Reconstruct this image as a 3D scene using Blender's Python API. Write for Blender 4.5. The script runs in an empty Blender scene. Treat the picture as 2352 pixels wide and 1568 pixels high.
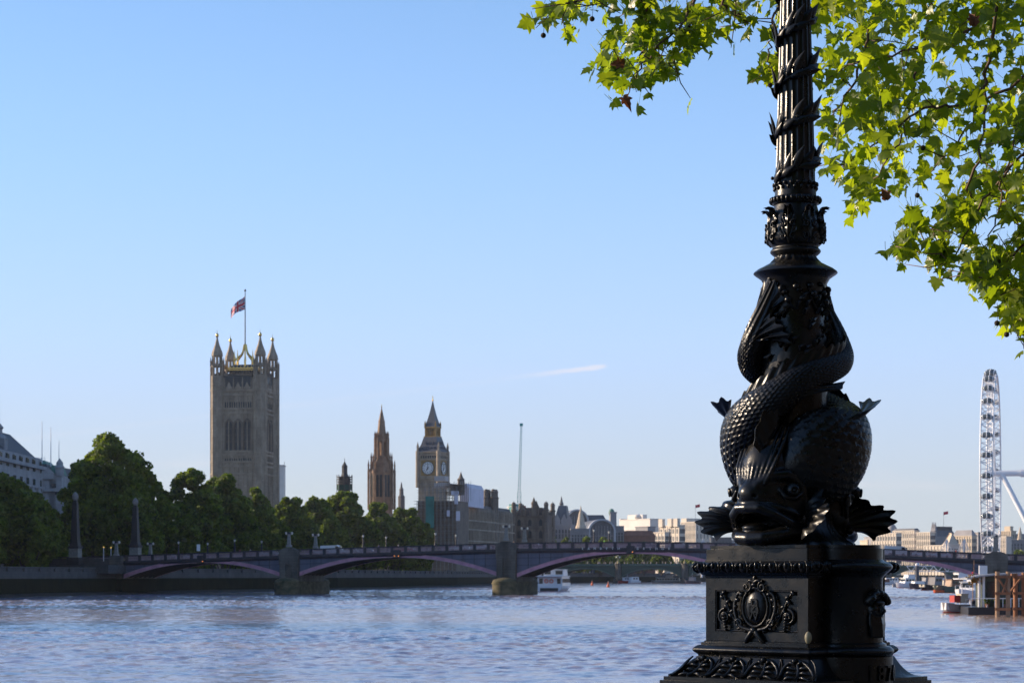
import bpy, math, random
import numpy as np
from mathutils import Vector, Matrix
rad = math.radians
SC = bpy.context.scene
COL = SC.collection
random.seed(7)
RNG = np.random.default_rng(11)

# ---------------------------------------------------------------- camera
FD, CX, YH, CAMZ = 4830.0, 1176.0, 1322.0, 4.0          # focal length, centre column, horizon row of the 2352 px wide photograph
cd = bpy.data.cameras.new('camera'); cam = bpy.data.objects.new('camera', cd); COL.objects.link(cam)
cam.location = (0, 0, CAMZ); cam.rotation_euler = (rad(90), 0, 0)
cd.sensor_width = 36; cd.lens = 36*FD/2352; cd.shift_x = 0; cd.shift_y = (YH-784)/2352
cd.clip_start = 0.5; cd.clip_end = 20000
cd.dof.use_dof = True; cd.dof.focus_distance = 12.0; cd.dof.aperture_fstop = 13
SC.camera = cam
# ---------------------------------------------------------------- light
SUN_EL, SUN_PHI = 17.0, 17.5                            # evening sun: from the left, a little beyond the picture plane
sun_dir = Vector((-math.cos(rad(SUN_PHI))*math.cos(rad(SUN_EL)), math.sin(rad(SUN_PHI))*math.cos(rad(SUN_EL)), math.sin(rad(SUN_EL))))
ld = bpy.data.lights.new('sun', 'SUN'); ld.energy = 5.0; ld.angle = rad(0.53); ld.color = (1.0, 0.80, 0.58)
sun = bpy.data.objects.new('sun', ld); COL.objects.link(sun)
sun.rotation_euler = sun_dir.to_track_quat('Z', 'Y').to_euler()
SC.view_settings.view_transform = 'Standard'; SC.view_settings.look = 'None'
SC.view_settings.exposure = 0.56; SC.view_settings.gamma = 1.0

def build_world():
    w = bpy.data.worlds.new('World'); SC.world = w; w.use_nodes = True
    nt = w.node_tree; nt.nodes.clear()
    N = lambda t, **k: _n(nt, t, **k)
    out = N('ShaderNodeOutputWorld'); bg = N('ShaderNodeBackground'); sky = N('ShaderNodeTexSky')
    sky.sky_type = 'NISHITA'; sky.sun_disc = False
    sky.sun_elevation = rad(SUN_EL); sky.sun_rotation = rad(270+SUN_PHI)
    sky.altitude = 2000; sky.air_density = 1.0; sky.dust_density = 0.0; sky.ozone_density = 3.0
    bg.inputs['Strength'].default_value = 0.15
    # thin cirrus and an old vapour trail, laid out on sky directions
    tc = N('ShaderNodeTexCoord'); sp = N('ShaderNodeSeparateXYZ')
    L = nt.links.new
    L(tc.outputs['Generated'], sp.inputs[0])
    def M(op, a, b=None, c=None):
        n = N('ShaderNodeMath'); n.operation = op
        for i, v in enumerate((a, b, c)):
            if v is None: continue
            if isinstance(v, (int, float)): n.inputs[i].default_value = v
            else: L(v, n.inputs[i])
        return n.outputs[0]
    u = M('DIVIDE', sp.outputs[0], M('MAXIMUM', sp.outputs[1], 0.05))
    v = M('DIVIDE', sp.outputs[2], M('MAXIMUM', sp.outputs[1], 0.05))
    def mr(val, a, b, c, d):
        n = N('ShaderNodeMapRange'); n.interpolation_type = 'SMOOTHSTEP'
        L(val, n.inputs[0])
        for i, x in enumerate((a, b, c, d)): n.inputs[i+1].default_value = x
        return n.outputs[0]
    cmb = N('ShaderNodeCombineXYZ'); L(u, cmb.inputs[0]); L(v, cmb.inputs[1])
    def noise(sx, sy, rot, detail=4):
        mp = N('ShaderNodeMapping'); mp.inputs['Scale'].default_value = (sx, sy, 1); mp.inputs['Rotation'].default_value = (0, 0, rot)
        L(cmb.outputs[0], mp.inputs[0]); n = N('ShaderNodeTexNoise'); n.inputs['Scale'].default_value = 1; n.inputs['Detail'].default_value = detail
        L(mp.outputs[0], n.inputs['Vector']); return n.outputs[0]
    # vapour trail
    u0, v0, u1, v1 = 4/FD, 455/FD, 220/FD, 482/FD
    du, dv = u1-u0, v1-v0; ln = math.hypot(du, dv); du /= ln; dv /= ln
    pu, pv = M('SUBTRACT', u, u0), M('SUBTRACT', v, v0)
    al = M('ADD', M('MULTIPLY', pu, du), M('MULTIPLY', pv, dv))
    ac = M('ADD', M('MULTIPLY', pu, -dv), M('MULTIPLY', pv, du))
    nz = noise(120, 900, -math.atan2(dv, du))
    acn = M('ABSOLUTE', M('ADD', ac, M('MULTIPLY', M('SUBTRACT', nz, 0.5), 0.0022)))
    trail = M('MULTIPLY', mr(acn, 0.0002, 0.0019, 1, 0), M('MULTIPLY', mr(al, -0.004, ln*0.85, 0.1, 1), mr(al, ln*0.93, ln*1.02, 1, 0)))
    trail = M('MULTIPLY', trail, 0.5)
    cir = M('MULTIPLY', mr(noise(9, 70, 0.06, 5), 0.55, 0.78, 0, 1), mr(v, 0.12, 0.02, 0, 0.22))
    tot = M('MINIMUM', M('ADD', trail, cir), 0.6)
    # milky summer air low in the sky
    rp = N('ShaderNodeValToRGB'); el = rp.color_ramp.elements
    while len(el) < 5: el.new(.5)
    for e_, (p_, c_) in zip(el, ((0, (2.55, 2.75, 3.05)), (.04, (2.72, 3.0, 3.4)), (.11, (2.45, 3.2, 4.65)), (.19, (2.0, 3.05, 4.9)), (.28, (1.65, 2.8, 4.9)))): e_.position = p_; e_.color = (c_[0]/5, c_[1]/5, c_[2]/5, 1)
    L(sp.outputs[2], rp.inputs[0]); vm = N('ShaderNodeVectorMath'); vm.operation = 'SCALE'; L(rp.outputs[0], vm.inputs[0]); vm.inputs['Scale'].default_value = 5
    hz = N('ShaderNodeMix'); hz.data_type = 'RGBA'; L(mr(sp.outputs[2], .03, .42, .92, 0), hz.inputs['Factor']); L(sky.outputs[0], hz.inputs[6]); L(vm.outputs[0], hz.inputs[7])
    mix = N('ShaderNodeMix'); mix.data_type = 'RGBA'
    L(tot, mix.inputs['Factor']); L(hz.outputs[2], mix.inputs[6]); mix.inputs[7].default_value = (4.4, 4.0, 4.1, 1)
    L(mix.outputs[2], bg.inputs['Color']); L(bg.outputs[0], out.inputs[0])

def _n(nt, t, **k):
    n = nt.nodes.new(t)
    for a, b in k.items(): setattr(n, a, b)
    return n
build_world()
# ---------------------------------------------------------------- helpers
def PX(x, Y): return (x-CX)/FD*Y                         # photo column, row -> metres at depth Y
def PZ(y, Y): return CAMZ+(YH-y)/FD*Y

class MB:
    """collects pieces of ONE mesh"""
    def __init__(s): s.V = []; s.F = []; s.n = 0; s.mi = []; s.uv = None
    def add(s, V, Fs, M=None, mi=0):
        V = np.asarray(V, float).reshape(-1, 3)
        if M is not None:
            A = np.array(M); V = V@A[:3, :3].T+A[:3, 3]
        for F in Fs:
            F = np.asarray(F, int)
            if F.size == 0: continue
            s.F.append(F+s.n); s.mi.append(np.full(len(F), mi))
        s.V.append(V); s.n += len(V); return s
    def build(s, name, mat=None, parent=None, smooth=None, link=True):
        me = bpy.data.meshes.new(name)
        V = np.concatenate(s.V) if s.V else np.zeros((0, 3))
        sizes = np.concatenate([np.full(len(F), F.shape[1]) for F in s.F]); loops = np.concatenate([F.ravel() for F in s.F])
        me.vertices.add(len(V)); me.vertices.foreach_set('co', V.ravel())
        me.loops.add(len(loops)); me.loops.foreach_set('vertex_index', loops)
        me.polygons.add(len(sizes)); st = np.concatenate(([0], np.cumsum(sizes)[:-1]))
        me.polygons.foreach_set('loop_start', st.astype(np.int32)); me.polygons.foreach_set('loop_total', sizes.astype(np.int32))
        mats = mat if isinstance(mat, (list, tuple)) else [mat]
        for m in mats: me.materials.append(m)
        if len(mats) > 1: me.polygons.foreach_set('material_index', np.concatenate(s.mi).astype(np.int32))
        me.polygons.foreach_set('use_smooth', np.full(len(sizes), smooth is not None))
        if s.uv is not None:
            l = me.uv_layers.new(name='UVMap'); l.data.foreach_set('uv', s.uv[loops].ravel())
        me.update(calc_edges=True); me.validate()
        if smooth is not None and smooth < 179: me.set_sharp_from_angle(angle=rad(smooth))
        o = bpy.data.objects.new(name, me)
        if parent is not None: o.parent = parent
        if link: COL.objects.link(o)
        return o
    # ---- shapes
    def box(s, c, d, rz=0, M=None, mi=0):
        x, y, z = np.array(d)/2.0
        V = np.array([(-x,-y,-z),(x,-y,-z),(x,y,-z),(-x,y,-z),(-x,-y,z),(x,-y,z),(x,y,z),(-x,y,z)])
        if rz: V = V@np.array(Matrix.Rotation(rz, 3, 'Z')).T
        return s.add(V+np.array(c), [[(0,3,2,1),(4,5,6,7),(0,1,5,4),(1,2,6,5),(2,3,7,6),(3,0,4,7)]], M, mi)
    def bar(s, a, b, w, M=None, mi=0, n=4):
        return s.tube([a, b], [w, w], n, M=M, mi=mi)
    def prism(s, poly, z0, z1, M=None, mi=0, top=None):
        P = np.asarray(poly, float); T = P if top is None else np.asarray(top, float); n = len(P)
        V = np.concatenate([np.c_[P, np.full(n, z0)], np.c_[T, np.full(n, z1)]])
        i = np.arange(n); j = (i+1) % n
        return s.add(V, [np.c_[i, j, j+n, i+n], [list(range(n))[::-1]], [list(range(n, 2*n))]], M, mi)
    def vprism(s, poly, y0, y1, M=None, mi=0):            # outline in x,z, extruded along y
        P = np.asarray(poly, float); n = len(P)
        V = np.concatenate([np.c_[P[:, 0], np.full(n, y0), P[:, 1]], np.c_[P[:, 0], np.full(n, y1), P[:, 1]]])
        i = np.arange(n); j = (i+1) % n
        return s.add(V, [np.c_[i, j, j+n, i+n], [list(range(n))[::-1]], [list(range(n, 2*n))]], M, mi)
    def lathe(s, prof, n=24, c=(0,0,0), M=None, mi=0, mod=None, phase=0.0, sq=False):
        P = np.asarray(prof, float); m = len(P); a = np.arange(n)*2*np.pi/n+phase
        R = np.repeat(P[:, :1], n, 1)
        if mod is not None: R = mod(R, a[None, :], P[:, 1:2])
        V = np.stack([R*np.cos(a), R*np.sin(a), np.repeat(P[:, 1:2], n, 1)], -1).reshape(-1, 3)+np.array(c)
        i, k = np.meshgrid(np.arange(m-1), np.arange(n), indexing='ij'); k2 = (k+1) % n
        F = np.stack([i*n+k, i*n+k2, (i+1)*n+k2, (i+1)*n+k], -1).reshape(-1, 4)
        return s.add(V, [F, [list(range(n))[::-1]], [list(range((m-1)*n, m*n))]], M, mi)
    def tube(s, pts, rs, n=8, M=None, mi=0, flat=1.0, up=None):
        P = np.asarray(pts, float); m = len(P); rs = np.broadcast_to(np.asarray(rs, float), (m,))
        T = np.gradient(P, axis=0); T /= np.linalg.norm(T, axis=1)[:, None]+1e-12
        u = np.array(up if up is not None else ((0,0,1) if abs(T[0][2]) < .9 else (1,0,0)), float)
        U = []
        for t in T:
            u = u-t*np.dot(u, t); u /= np.linalg.norm(u)+1e-12; U.append(u)
            if up is not None: u = np.array(up, float)
        U = np.array(U); W = np.cross(T, U); a = np.arange(n)*2*np.pi/n+(np.pi/4 if n == 4 else 0)
        V = (P[:, None]+rs[:, None, None]*(np.cos(a)[None, :, None]*U[:, None]*flat+np.sin(a)[None, :, None]*W[:, None])).reshape(-1, 3)
        i, k = np.meshgrid(np.arange(m-1), np.arange(n), indexing='ij'); k2 = (k+1) % n
        F = np.stack([i*n+k, i*n+k2, (i+1)*n+k2, (i+1)*n+k], -1).reshape(-1, 4)
        return s.add(V, [F, [list(range(n))[::-1]], [list(range((m-1)*n, m*n))]], M, mi)
    def ell(s, c, r, nu=12, nv=8, M=None, mi=0, R=None):
        a = np.arange(nu)*2*np.pi/nu; b = np.linspace(-np.pi/2, np.pi/2, nv+1)[1:-1]
        V = np.stack([np.outer(np.cos(b), np.cos(a)), np.outer(np.cos(b), np.sin(a)), np.repeat(np.sin(b)[:, None], nu, 1)], -1).reshape(-1, 3)
        V = np.concatenate([V, [(0,0,-1),(0,0,1)]])*np.broadcast_to(np.array(r, float), (3,))
        if R is not None: V = V@np.array(R)[:3, :3].T
        m = nv-1; i, k = np.meshgrid(np.arange(m-1), np.arange(nu), indexing='ij'); k2 = (k+1) % nu
        F = np.stack([i*nu+k, i*nu+k2, (i+1)*nu+k2, (i+1)*nu+k], -1).reshape(-1, 4); k = np.arange(nu); k2 = (k+1) % nu
        S, Nn = m*nu, m*nu+1
        return s.add(V+np.array(c), [F, np.c_[np.full(nu, S), k2, k], np.c_[np.full(nu, Nn), (m-1)*nu+k, (m-1)*nu+k2]], M, mi)
    def grid(s, G, M=None, mi=0, wrap=False):              # G: (a,b,3) surface
        a, b = G.shape[:2]; bb = b if wrap else b-1
        i, k = np.meshgrid(np.arange(a-1), np.arange(bb), indexing='ij'); k2 = (k+1) % b
        return s.add(G.reshape(-1, 3), [np.stack([i*b+k, i*b+k2, (i+1)*b+k2, (i+1)*b+k], -1).reshape(-1, 4)], M, mi)
    def spike(s, c, r, h, n=4, rz=0, M=None, mi=0):        # pyramid / cone
        a = np.arange(n)*2*np.pi/n+rz+(np.pi/4 if n == 4 else 0); q = r*(math.sqrt(2) if n == 4 else 1)
        V = [(c[0]+q*math.cos(x), c[1]+q*math.sin(x), c[2]) for x in a]+[(c[0], c[1], c[2]+h)]
        k = np.arange(n)
        return s.add(V, [np.c_[k, (k+1) % n, np.full(n, n)], [list(range(n))[::-1]]], M, mi)
    def frust(s, c, w0, w1, h, rz=0, M=None, mi=0):        # square frustum, full widths w0 -> w1
        q = np.array([(-.5,-.5),(.5,-.5),(.5,.5),(-.5,.5)])@np.array(Matrix.Rotation(rz, 2)).T
        return s.prism(q*w0+np.array(c[:2]), c[2], c[2]+h, M, mi, top=q*w1+np.array(c[:2]))

def tag(o, label=None, cat=None, group=None, kind=None):
    if label: o['label'] = label
    if cat: o['category'] = cat
    if group: o['group'] = group
    if kind: o['kind'] = kind
    return o
def thing(name, label, cat, loc=(0,0,0), rz=0, group=None):
    o = bpy.data.objects.new(name, None); o.empty_display_size = 0.2; COL.objects.link(o)
    o.location = loc; o.rotation_euler = (0, 0, rz)
    return tag(o, label, cat, group)
KIDS = {}
def dup(o, loc=None, rz=None, label=None, parent=None, scale=None):
    kids = list(o.children); c = o.copy(); COL.objects.link(c)
    if parent is not None: c.parent = parent
    if loc is not None: c.location = loc
    if rz is not None: c.rotation_euler = (0, 0, rz)
    if scale is not None: c.scale = scale
    if label: c['label'] = label
    for k in kids: dup(k, parent=c)
    return c
def inst(o, parent, loc, rz=0, scale=None):               # another copy of one part under the same thing
    c = o.copy(); COL.objects.link(c); c.parent = parent; c.location = loc; c.rotation_euler = (0, 0, rz)
    if scale is not None: c.scale = scale
    for k in o.children: inst(k, c, k.location, k.rotation_euler[2])
    return c
def spline(pts, n):
    """Catmull-Rom through the rows of pts"""
    P = np.asarray(pts, float); m = len(P); Q = np.vstack([2*P[0]-P[1], P, 2*P[-1]-P[-2]])
    t = np.linspace(0, m-1-1e-9, n); i = np.floor(t).astype(int); f = (t-i)[:, None]
    a, b, c, d = Q[i], Q[i+1], Q[i+2], Q[i+3]
    return .5*(2*b+(c-a)*f+(2*a-5*b+4*c-d)*f*f+(3*b-a-3*c+d)*f**3)

# ---- materials
def _ramp(nt, fac, stops):
    r = _n(nt, 'ShaderNodeValToRGB'); e = r.color_ramp.elements
    while len(e) < len(stops): e.new(0.5)
    for x, (p, c) in zip(e, stops): x.position = p; x.color = (*c, 1)
    nt.links.new(fac, r.inputs[0]); return r.outputs[0]
def mat(name, col, rough=.7, metal=0, var=.25, scale=3, bump=0, bscale=None, col2=None, spec=.5, stretch=(1,1,1), detail=5, coat=0):
    """painted / stone surface: base colour broken by object-space noise, optional bump"""
    m = bpy.data.materials.new(name); m.use_nodes = True; nt = m.node_tree; b = nt.nodes['Principled BSDF']; L = nt.links.new
    tc = _n(nt, 'ShaderNodeTexCoord'); mp = _n(nt, 'ShaderNodeMapping'); mp.inputs['Scale'].default_value = stretch; L(tc.outputs['Object'], mp.inputs[0])
    nz = _n(nt, 'ShaderNodeTexNoise'); nz.inputs['Scale'].default_value = scale; nz.inputs['Detail'].default_value = detail; nz.inputs['Roughness'].default_value = .62
    L(mp.outputs[0], nz.inputs['Vector'])
    lo = tuple(c*(1-var) for c in col); hi = tuple(min(1, c*(1+var)) for c in col) if col2 is None else col2
    L(_ramp(nt, nz.outputs[0], [(.32, lo), (.68, hi)]), b.inputs['Base Color'])
    b.inputs['Roughness'].default_value = rough; b.inputs['Metallic'].default_value = metal; b.inputs['Specular IOR Level'].default_value = spec
    if coat: b.inputs['Coat Weight'].default_value = coat
    if bump:
        n2 = _n(nt, 'ShaderNodeTexNoise'); n2.inputs['Scale'].default_value = bscale or scale*4; n2.inputs['Detail'].default_value = 4; L(mp.outputs[0], n2.inputs['Vector'])
        bp = _n(nt, 'ShaderNodeBump'); bp.inputs['Strength'].default_value = bump; bp.inputs['Distance'].default_value = .05
        L(n2.outputs[0], bp.inputs['Height']); L(bp.outputs[0], b.inputs['Normal'])
    return m
def masonry(name, col, course=0.6, block=1.2, rough=.85, var=.22, joint=.62, mortar=.04):
    """stone courses with joints, weather streaks"""
    m = mat(name, col, rough, var=var, scale=.35, detail=7, stretch=(1,1,.35)); nt = m.node_tree; b = nt.nodes['Principled BSDF']; L = nt.links.new
    src = b.inputs['Base Color'].links[0].from_socket
    tc = _n(nt, 'ShaderNodeTexCoord'); sp = _n(nt, 'ShaderNodeSeparateXYZ'); L(tc.outputs['Object'], sp.inputs[0])
    ad = _n(nt, 'ShaderNodeMath'); ad.operation = 'ADD'; L(sp.outputs[0], ad.inputs[0]); L(sp.outputs[1], ad.inputs[1])
    cb = _n(nt, 'ShaderNodeCombineXYZ'); L(ad.outputs[0], cb.inputs[0]); L(sp.outputs[2], cb.inputs[1])
    br = _n(nt, 'ShaderNodeTexBrick'); br.inputs['Scale'].default_value = 1; br.inputs['Brick Width'].default_value = block; br.inputs['Row Height'].default_value = course
    br.inputs['Mortar Size'].default_value = mortar; br.inputs['Color1'].default_value = (1,1,1,1); br.inputs['Color2'].default_value = (.82,.82,.82,1); br.inputs['Mortar'].default_value = (joint,)*3+(1,)
    L(cb.outputs[0], br.inputs['Vector'])
    mx = _n(nt, 'ShaderNodeMix'); mx.data_type = 'RGBA'; mx.blend_type = 'MULTIPLY'; mx.inputs['Factor'].default_value = 1
    L(src, mx.inputs[6]); L(br.outputs['Color'], mx.inputs[7]); L(mx.outputs[2], b.inputs['Base Color'])
    return m
def leafmat(name, c1, c2, trans=.4, gloss=.35, tcol=None, scale=.25, rnd=True):
    m = bpy.data.materials.new(name); m.use_nodes = True; nt = m.node_tree; L = nt.links.new; b = nt.nodes['Principled BSDF']; out = nt.nodes['Material Output']
    geo = _n(nt, 'ShaderNodeNewGeometry'); nz = _n(nt, 'ShaderNodeTexNoise'); nz.inputs['Scale'].default_value = scale
    tc = _n(nt, 'ShaderNodeTexCoord'); L(tc.outputs['Object'], nz.inputs['Vector'])
    ad = _n(nt, 'ShaderNodeMath'); ad.operation = 'MULTIPLY_ADD'; L(geo.outputs['Random Per Island'], ad.inputs[0]); ad.inputs[1].default_value = .7
    n5 = _n(nt, 'ShaderNodeMath'); n5.operation = 'MULTIPLY_ADD'; L(nz.outputs[0], n5.inputs[0]); n5.inputs[1].default_value = 1.4; n5.inputs[2].default_value = -.55
    L(n5.outputs[0], ad.inputs[2])
    c = _ramp(nt, ad.outputs[0], [(0, c1), (1, c2)]); L(c, b.inputs['Base Color']); b.inputs['Roughness'].default_value = gloss
    tr = _n(nt, 'ShaderNodeBsdfTranslucent'); mx = _n(nt, 'ShaderNodeMixShader'); mx.inputs[0].default_value = trans
    hs = _n(nt, 'ShaderNodeMix'); hs.data_type = 'RGBA'; hs.blend_type = 'MULTIPLY'; hs.inputs['Factor'].default_value = 1
    L(c, hs.inputs[6]); hs.inputs[7].default_value = (*(tcol or (1.6, 1.5, .5)), 1); L(hs.outputs[2], tr.inputs[0])
    L(b.outputs[0], mx.inputs[1]); L(tr.outputs[0], mx.inputs[2]); L(mx.outputs[0], out.inputs[0])
    return m
def emit(name, col, s):
    m = bpy.data.materials.new(name); m.use_nodes = True; b = m.node_tree.nodes['Principled BSDF']
    b.inputs['Base Color'].default_value = (*col, 1); b.inputs['Emission Color'].default_value = (*col, 1); b.inputs['Emission Strength'].default_value = s
    return m
def text_mb(txt, size, depth, font_shear=0):
    """mesh of some lettering, lying in x,z, facing -y, centred"""
    cu = bpy.data.curves.new('lettering', 'FONT'); cu.body = txt; cu.size = size; cu.extrude = depth/2; cu.align_x = 'CENTER'; cu.align_y = 'CENTER'
    o = bpy.data.objects.new('lettering', cu); COL.objects.link(o)
    bpy.context.view_layer.update()
    me = o.to_mesh(); V = np.array([v.co[:] for v in me.vertices]); Fs = [[list(p.vertices)] for p in me.polygons]
    o.to_mesh_clear(); bpy.data.objects.remove(o); bpy.data.curves.remove(cu)
    V = np.c_[V[:, 0], -V[:, 2], V[:, 1]]
    return V, Fs
# ---------------------------------------------------------------- signed-distance sculpting (heads, masks)
def smin(a, b, k):
    h = np.clip(.5+.5*(b-a)/k, 0, 1); return b+(a-b)*h-k*h*(1-h)
def d_ell(P, c, r):
    q = (P-np.array(c))/np.array(r); l = np.sqrt((q*q).sum(-1))+1e-9; g = np.sqrt(((q/np.array(r))**2).sum(-1))+1e-9
    return l*(l-1)/g
def d_cap(P, a, b, ra, rb):
    a = np.array(a, float); b = np.array(b, float); ab = b-a; t = np.clip(((P-a)@ab)/(ab@ab), 0, 1)
    return np.sqrt(((P-a-t[..., None]*ab)**2).sum(-1))-(ra+(rb-ra)*t)
def d_chain(P, pts, rs):
    d = None
    for i in range(len(pts)-1):
        e = d_cap(P, pts[i], pts[i+1], rs[i], rs[i+1]); d = e if d is None else np.minimum(d, e)
    return d
def surface_nets(fn, lo, hi, h):
    lo = np.array(lo, float); n = np.ceil((np.array(hi)-lo)/h).astype(int)+1
    ax = [lo[i]+h*np.arange(n[i]) for i in range(3)]
    f = fn(np.stack(np.meshgrid(*ax, indexing='ij'), -1)); s = f < 0
    acc = np.zeros(tuple(n-1)+(3,)); cnt = np.zeros(tuple(n-1))
    for d in range(3):
        o = [i for i in range(3) if i != d]
        A = [slice(None)]*3; B = [slice(None)]*3; A[d] = slice(0, -1); B[d] = slice(1, None)
        fa, fb = f[tuple(A)], f[tuple(B)]; cr = s[tuple(A)] != s[tuple(B)]; t = np.where(cr, fa/(fa-fb+1e-12), 0)
        for p in (0, 1):
            for q in (0, 1):
                sl = [slice(None)]*3; sl[o[0]] = slice(p, n[o[0]]-1+p); sl[o[1]] = slice(q, n[o[1]]-1+q); sl = tuple(sl)
                c = cr[sl]; cnt += c
                acc[..., d] += np.where(c, t[sl], 0); acc[..., o[0]] += np.where(c, p, 0); acc[..., o[1]] += np.where(c, q, 0)
    m = cnt > 0; idx = -np.ones(m.shape, int); idx[m] = np.arange(m.sum())
    base = np.stack(np.nonzero(m), -1); V = lo+h*(base+acc[m]/cnt[m][:, None]); Q = []
    for d in range(3):
        o = [(d+1) % 3, (d+2) % 3]; A = [slice(None)]*3; B = [slice(None)]*3; A[d] = slice(0, -1); B[d] = slice(1, None)
        cr = s[tuple(A)] != s[tuple(B)]; E = np.stack(np.nonzero(cr), -1)
        E = E[(E[:, o[0]] > 0) & (E[:, o[1]] > 0) & (E[:, o[0]] < n[o[0]]-1) & (E[:, o[1]] < n[o[1]]-1)]
        def g(p, q): X = E.copy(); X[:, o[0]] -= p; X[:, o[1]] -= q; return idx[X[:, 0], X[:, 1], X[:, 2]]
        q = np.c_[g(1, 1), g(0, 1), g(0, 0), g(1, 0)]; fl = ~s[E[:, 0], E[:, 1], E[:, 2]]; q[fl] = q[fl][:, ::-1]; Q.append(q)
    return V, np.concatenate(Q)

# ---------------------------------------------------------------- the cast-iron lamp post
def iron():
    m = bpy.data.materials.new('black_gloss_iron'); m.use_nodes = True; nt = m.node_tree; b = nt.nodes['Principled BSDF']; L = nt.links.new
    tc = _n(nt, 'ShaderNodeTexCoord')
    def nz(s, d=4):
        n = _n(nt, 'ShaderNodeTexNoise'); n.inputs['Scale'].default_value = s; n.inputs['Detail'].default_value = d; L(tc.outputs['Object'], n.inputs['Vector']); return n.outputs[0]
    L(_ramp(nt, nz(7, 6), [(.35, (.006, .0057, .0054)), (.62, (.0105, .0098, .009)), (.8, (.026, .021, .015))]), b.inputs['Base Color'])
    L(_ramp(nt, nz(11, 5), [(.3, (.19,)*3), (.7, (.42,)*3)]), b.inputs['Roughness'])
    b.inputs['Specular IOR Level'].default_value = .38
    bp = _n(nt, 'ShaderNodeBump'); bp.inputs['Strength'].default_value = .22; bp.inputs['Distance'].default_value = .004
    L(nz(75, 3), bp.inputs['Height']); L(bp.outputs[0], b.inputs['Normal'])
    return m
IRON = iron()
RUST = mat('rust', (.16, .05, .02), .9, var=.4, scale=60)
BRASS = mat('plaque_ivory', (.42, .36, .22), .5, var=.1)
GRANITE = mat('red_granite', (.17, .07, .05), .55, var=.5, scale=60, detail=3)
LZ = lambda y: (2745-y)/701.0
LAMP_Z0 = CAMZ+(2302-2745)/701.0
lamp = thing('lamp_post', 'tall glossy black cast iron lamp post with two scaly fish coiled round its foot', 'lamp post', (1.6175, 12.0, LAMP_Z0), rad(-45))

def sqprof(mb, prof, rc=.012, M=None):
    """mouldings run round a square plan: prof = (half width, z)"""
    G = []
    for h, z in prof:
        r = min(rc, h*.3); ring = []
        for k, (sx, sy) in enumerate(((1,-1),(1,1),(-1,1),(-1,-1))):
            for j in range(4):
                a = -math.pi/2+k*math.pi/2+j*math.pi/6
                ring.append((sx*(h-r)+r*math.cos(a), sy*(h-r)+r*math.sin(a), z))
        G.append(ring)
    G = np.array(G); n = G.shape[1]; mb.grid(G, M, wrap=True); mb.add(G[-1], [[list(range(n))]], M); mb.add(G[0], [[list(range(n))[::-1]]], M)
def arc(r0, z0, r1, z1, bulge, n=8):
    t = np.linspace(0, 1, n); x = r0+(r1-r0)*t; z = z0+(z1-z0)*t; L_ = math.hypot(r1-r0, z1-z0)+1e-9
    b = bulge*np.sin(np.pi*t); return [(a+b_*(z1-z0)/L_, c-b_*(r1-r0)/L_) for a, c, b_ in zip(x, z, b)]
# plinth, cavetto, torus
m = MB(); sqprof(m, [(.552, 0), (.552, LZ(2717)), (.536, LZ(2716)), (.536, LZ(2702)), (.515, LZ(2701))]); part_plinth = m.build('plinth', IRON, lamp, smooth=35)
cav = [(.515-.113*(t**.55 if t > 0 else 0), LZ(2701)+(LZ(2621)-LZ(2701))*t**1.25) for t in np.linspace(0, 1, 12)]
m = MB(); sqprof(m, cav); m.build('flared_base', IRON, lamp, smooth=35)
m = MB(); sqprof(m, [(.395, LZ(2621))]+arc(.398, LZ(2613), .398, LZ(2577), .022, 9)+[(.385, LZ(2576)), (.385, LZ(2566)), (.372, LZ(2565)), (.372, LZ(2560)), (.362, LZ(2557))]); m.build('torus_moulding', IRON, lamp, smooth=35)
# die with recessed front panel
m = MB(); sqprof(m, [(.345, LZ(2559)), (.345, LZ(2308))], .006)
zb, zt = LZ(2559), LZ(2308)
def frame_face(m, rot):
    M = Matrix.Rotation(rot, 4, 'Z')
    y = -.353
    for (x0, x1, z0, z1) in ((-.361, -.293, zb, zt), (.293, .361, zb, zt), (-.293, .293, zb, LZ(2521)), (-.293, .293, LZ(2357), zt)):
        m.box(((x0+x1)/2, y, (z0+z1)/2), (x1-x0, .0165, z1-z0), M=M)
    for a, b in (((-.289, LZ(2517)), (.289, LZ(2517))), ((-.289, LZ(2361)), (.289, LZ(2361))), ((-.289, LZ(2521)), (-.289, LZ(2357))), ((.289, LZ(2521)), (.289, LZ(2357)))):
        m.bar((a[0], -.352, a[1]), (b[0], -.352, b[1]), .006, M=M, n=8)
for r in (0, math.pi, -math.pi/2): frame_face(m, r)
die = m.build('pedestal_die', IRON, lamp, smooth=35)
# cornice and blocking
ov = arc(.375, LZ(2300), .372, LZ(2250), .012, 4)
m = MB(); sqprof(m, [(.362, LZ(2310)), (.368, LZ(2309)), (.371, LZ(2300)), (.384, LZ(2296)), (.386, LZ(2291))]+arc(.388, LZ(2290), .376, LZ(2246), .031, 10)+[(.370, LZ(2244)), (.370, LZ(2239)), (.363, LZ(2238)), (.363, LZ(2196)), (.360, LZ(2195)), (.347, LZ(2194)), (.347, LZ(2182))]); m.build('cornice', IRON, lamp, smooth=35)
# bowed drum on the pavement face
m = MB(); dz = [(.259, LZ(2722)), (.259, LZ(2614))]+[(.25, LZ(2613))]+arc(.245, LZ(2611), .245, LZ(2577), .02, 8)+[(.225, LZ(2575)), (.222, LZ(2566)), (.203, LZ(2560)), (.203, LZ(2310)), (.212, LZ(2302)), (.225, LZ(2293))]+arc(.228, LZ(2290), .22, LZ(2246), .035, 8)+[(.212, LZ(2243)), (.204, LZ(2238)), (.204, LZ(2196)), (.190, LZ(2194)), (.190, LZ(2182))]
m.lathe(dz, 48, (.352, 0, 0)); drum = m.build('bowed_front', IRON, lamp, smooth=40)
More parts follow.
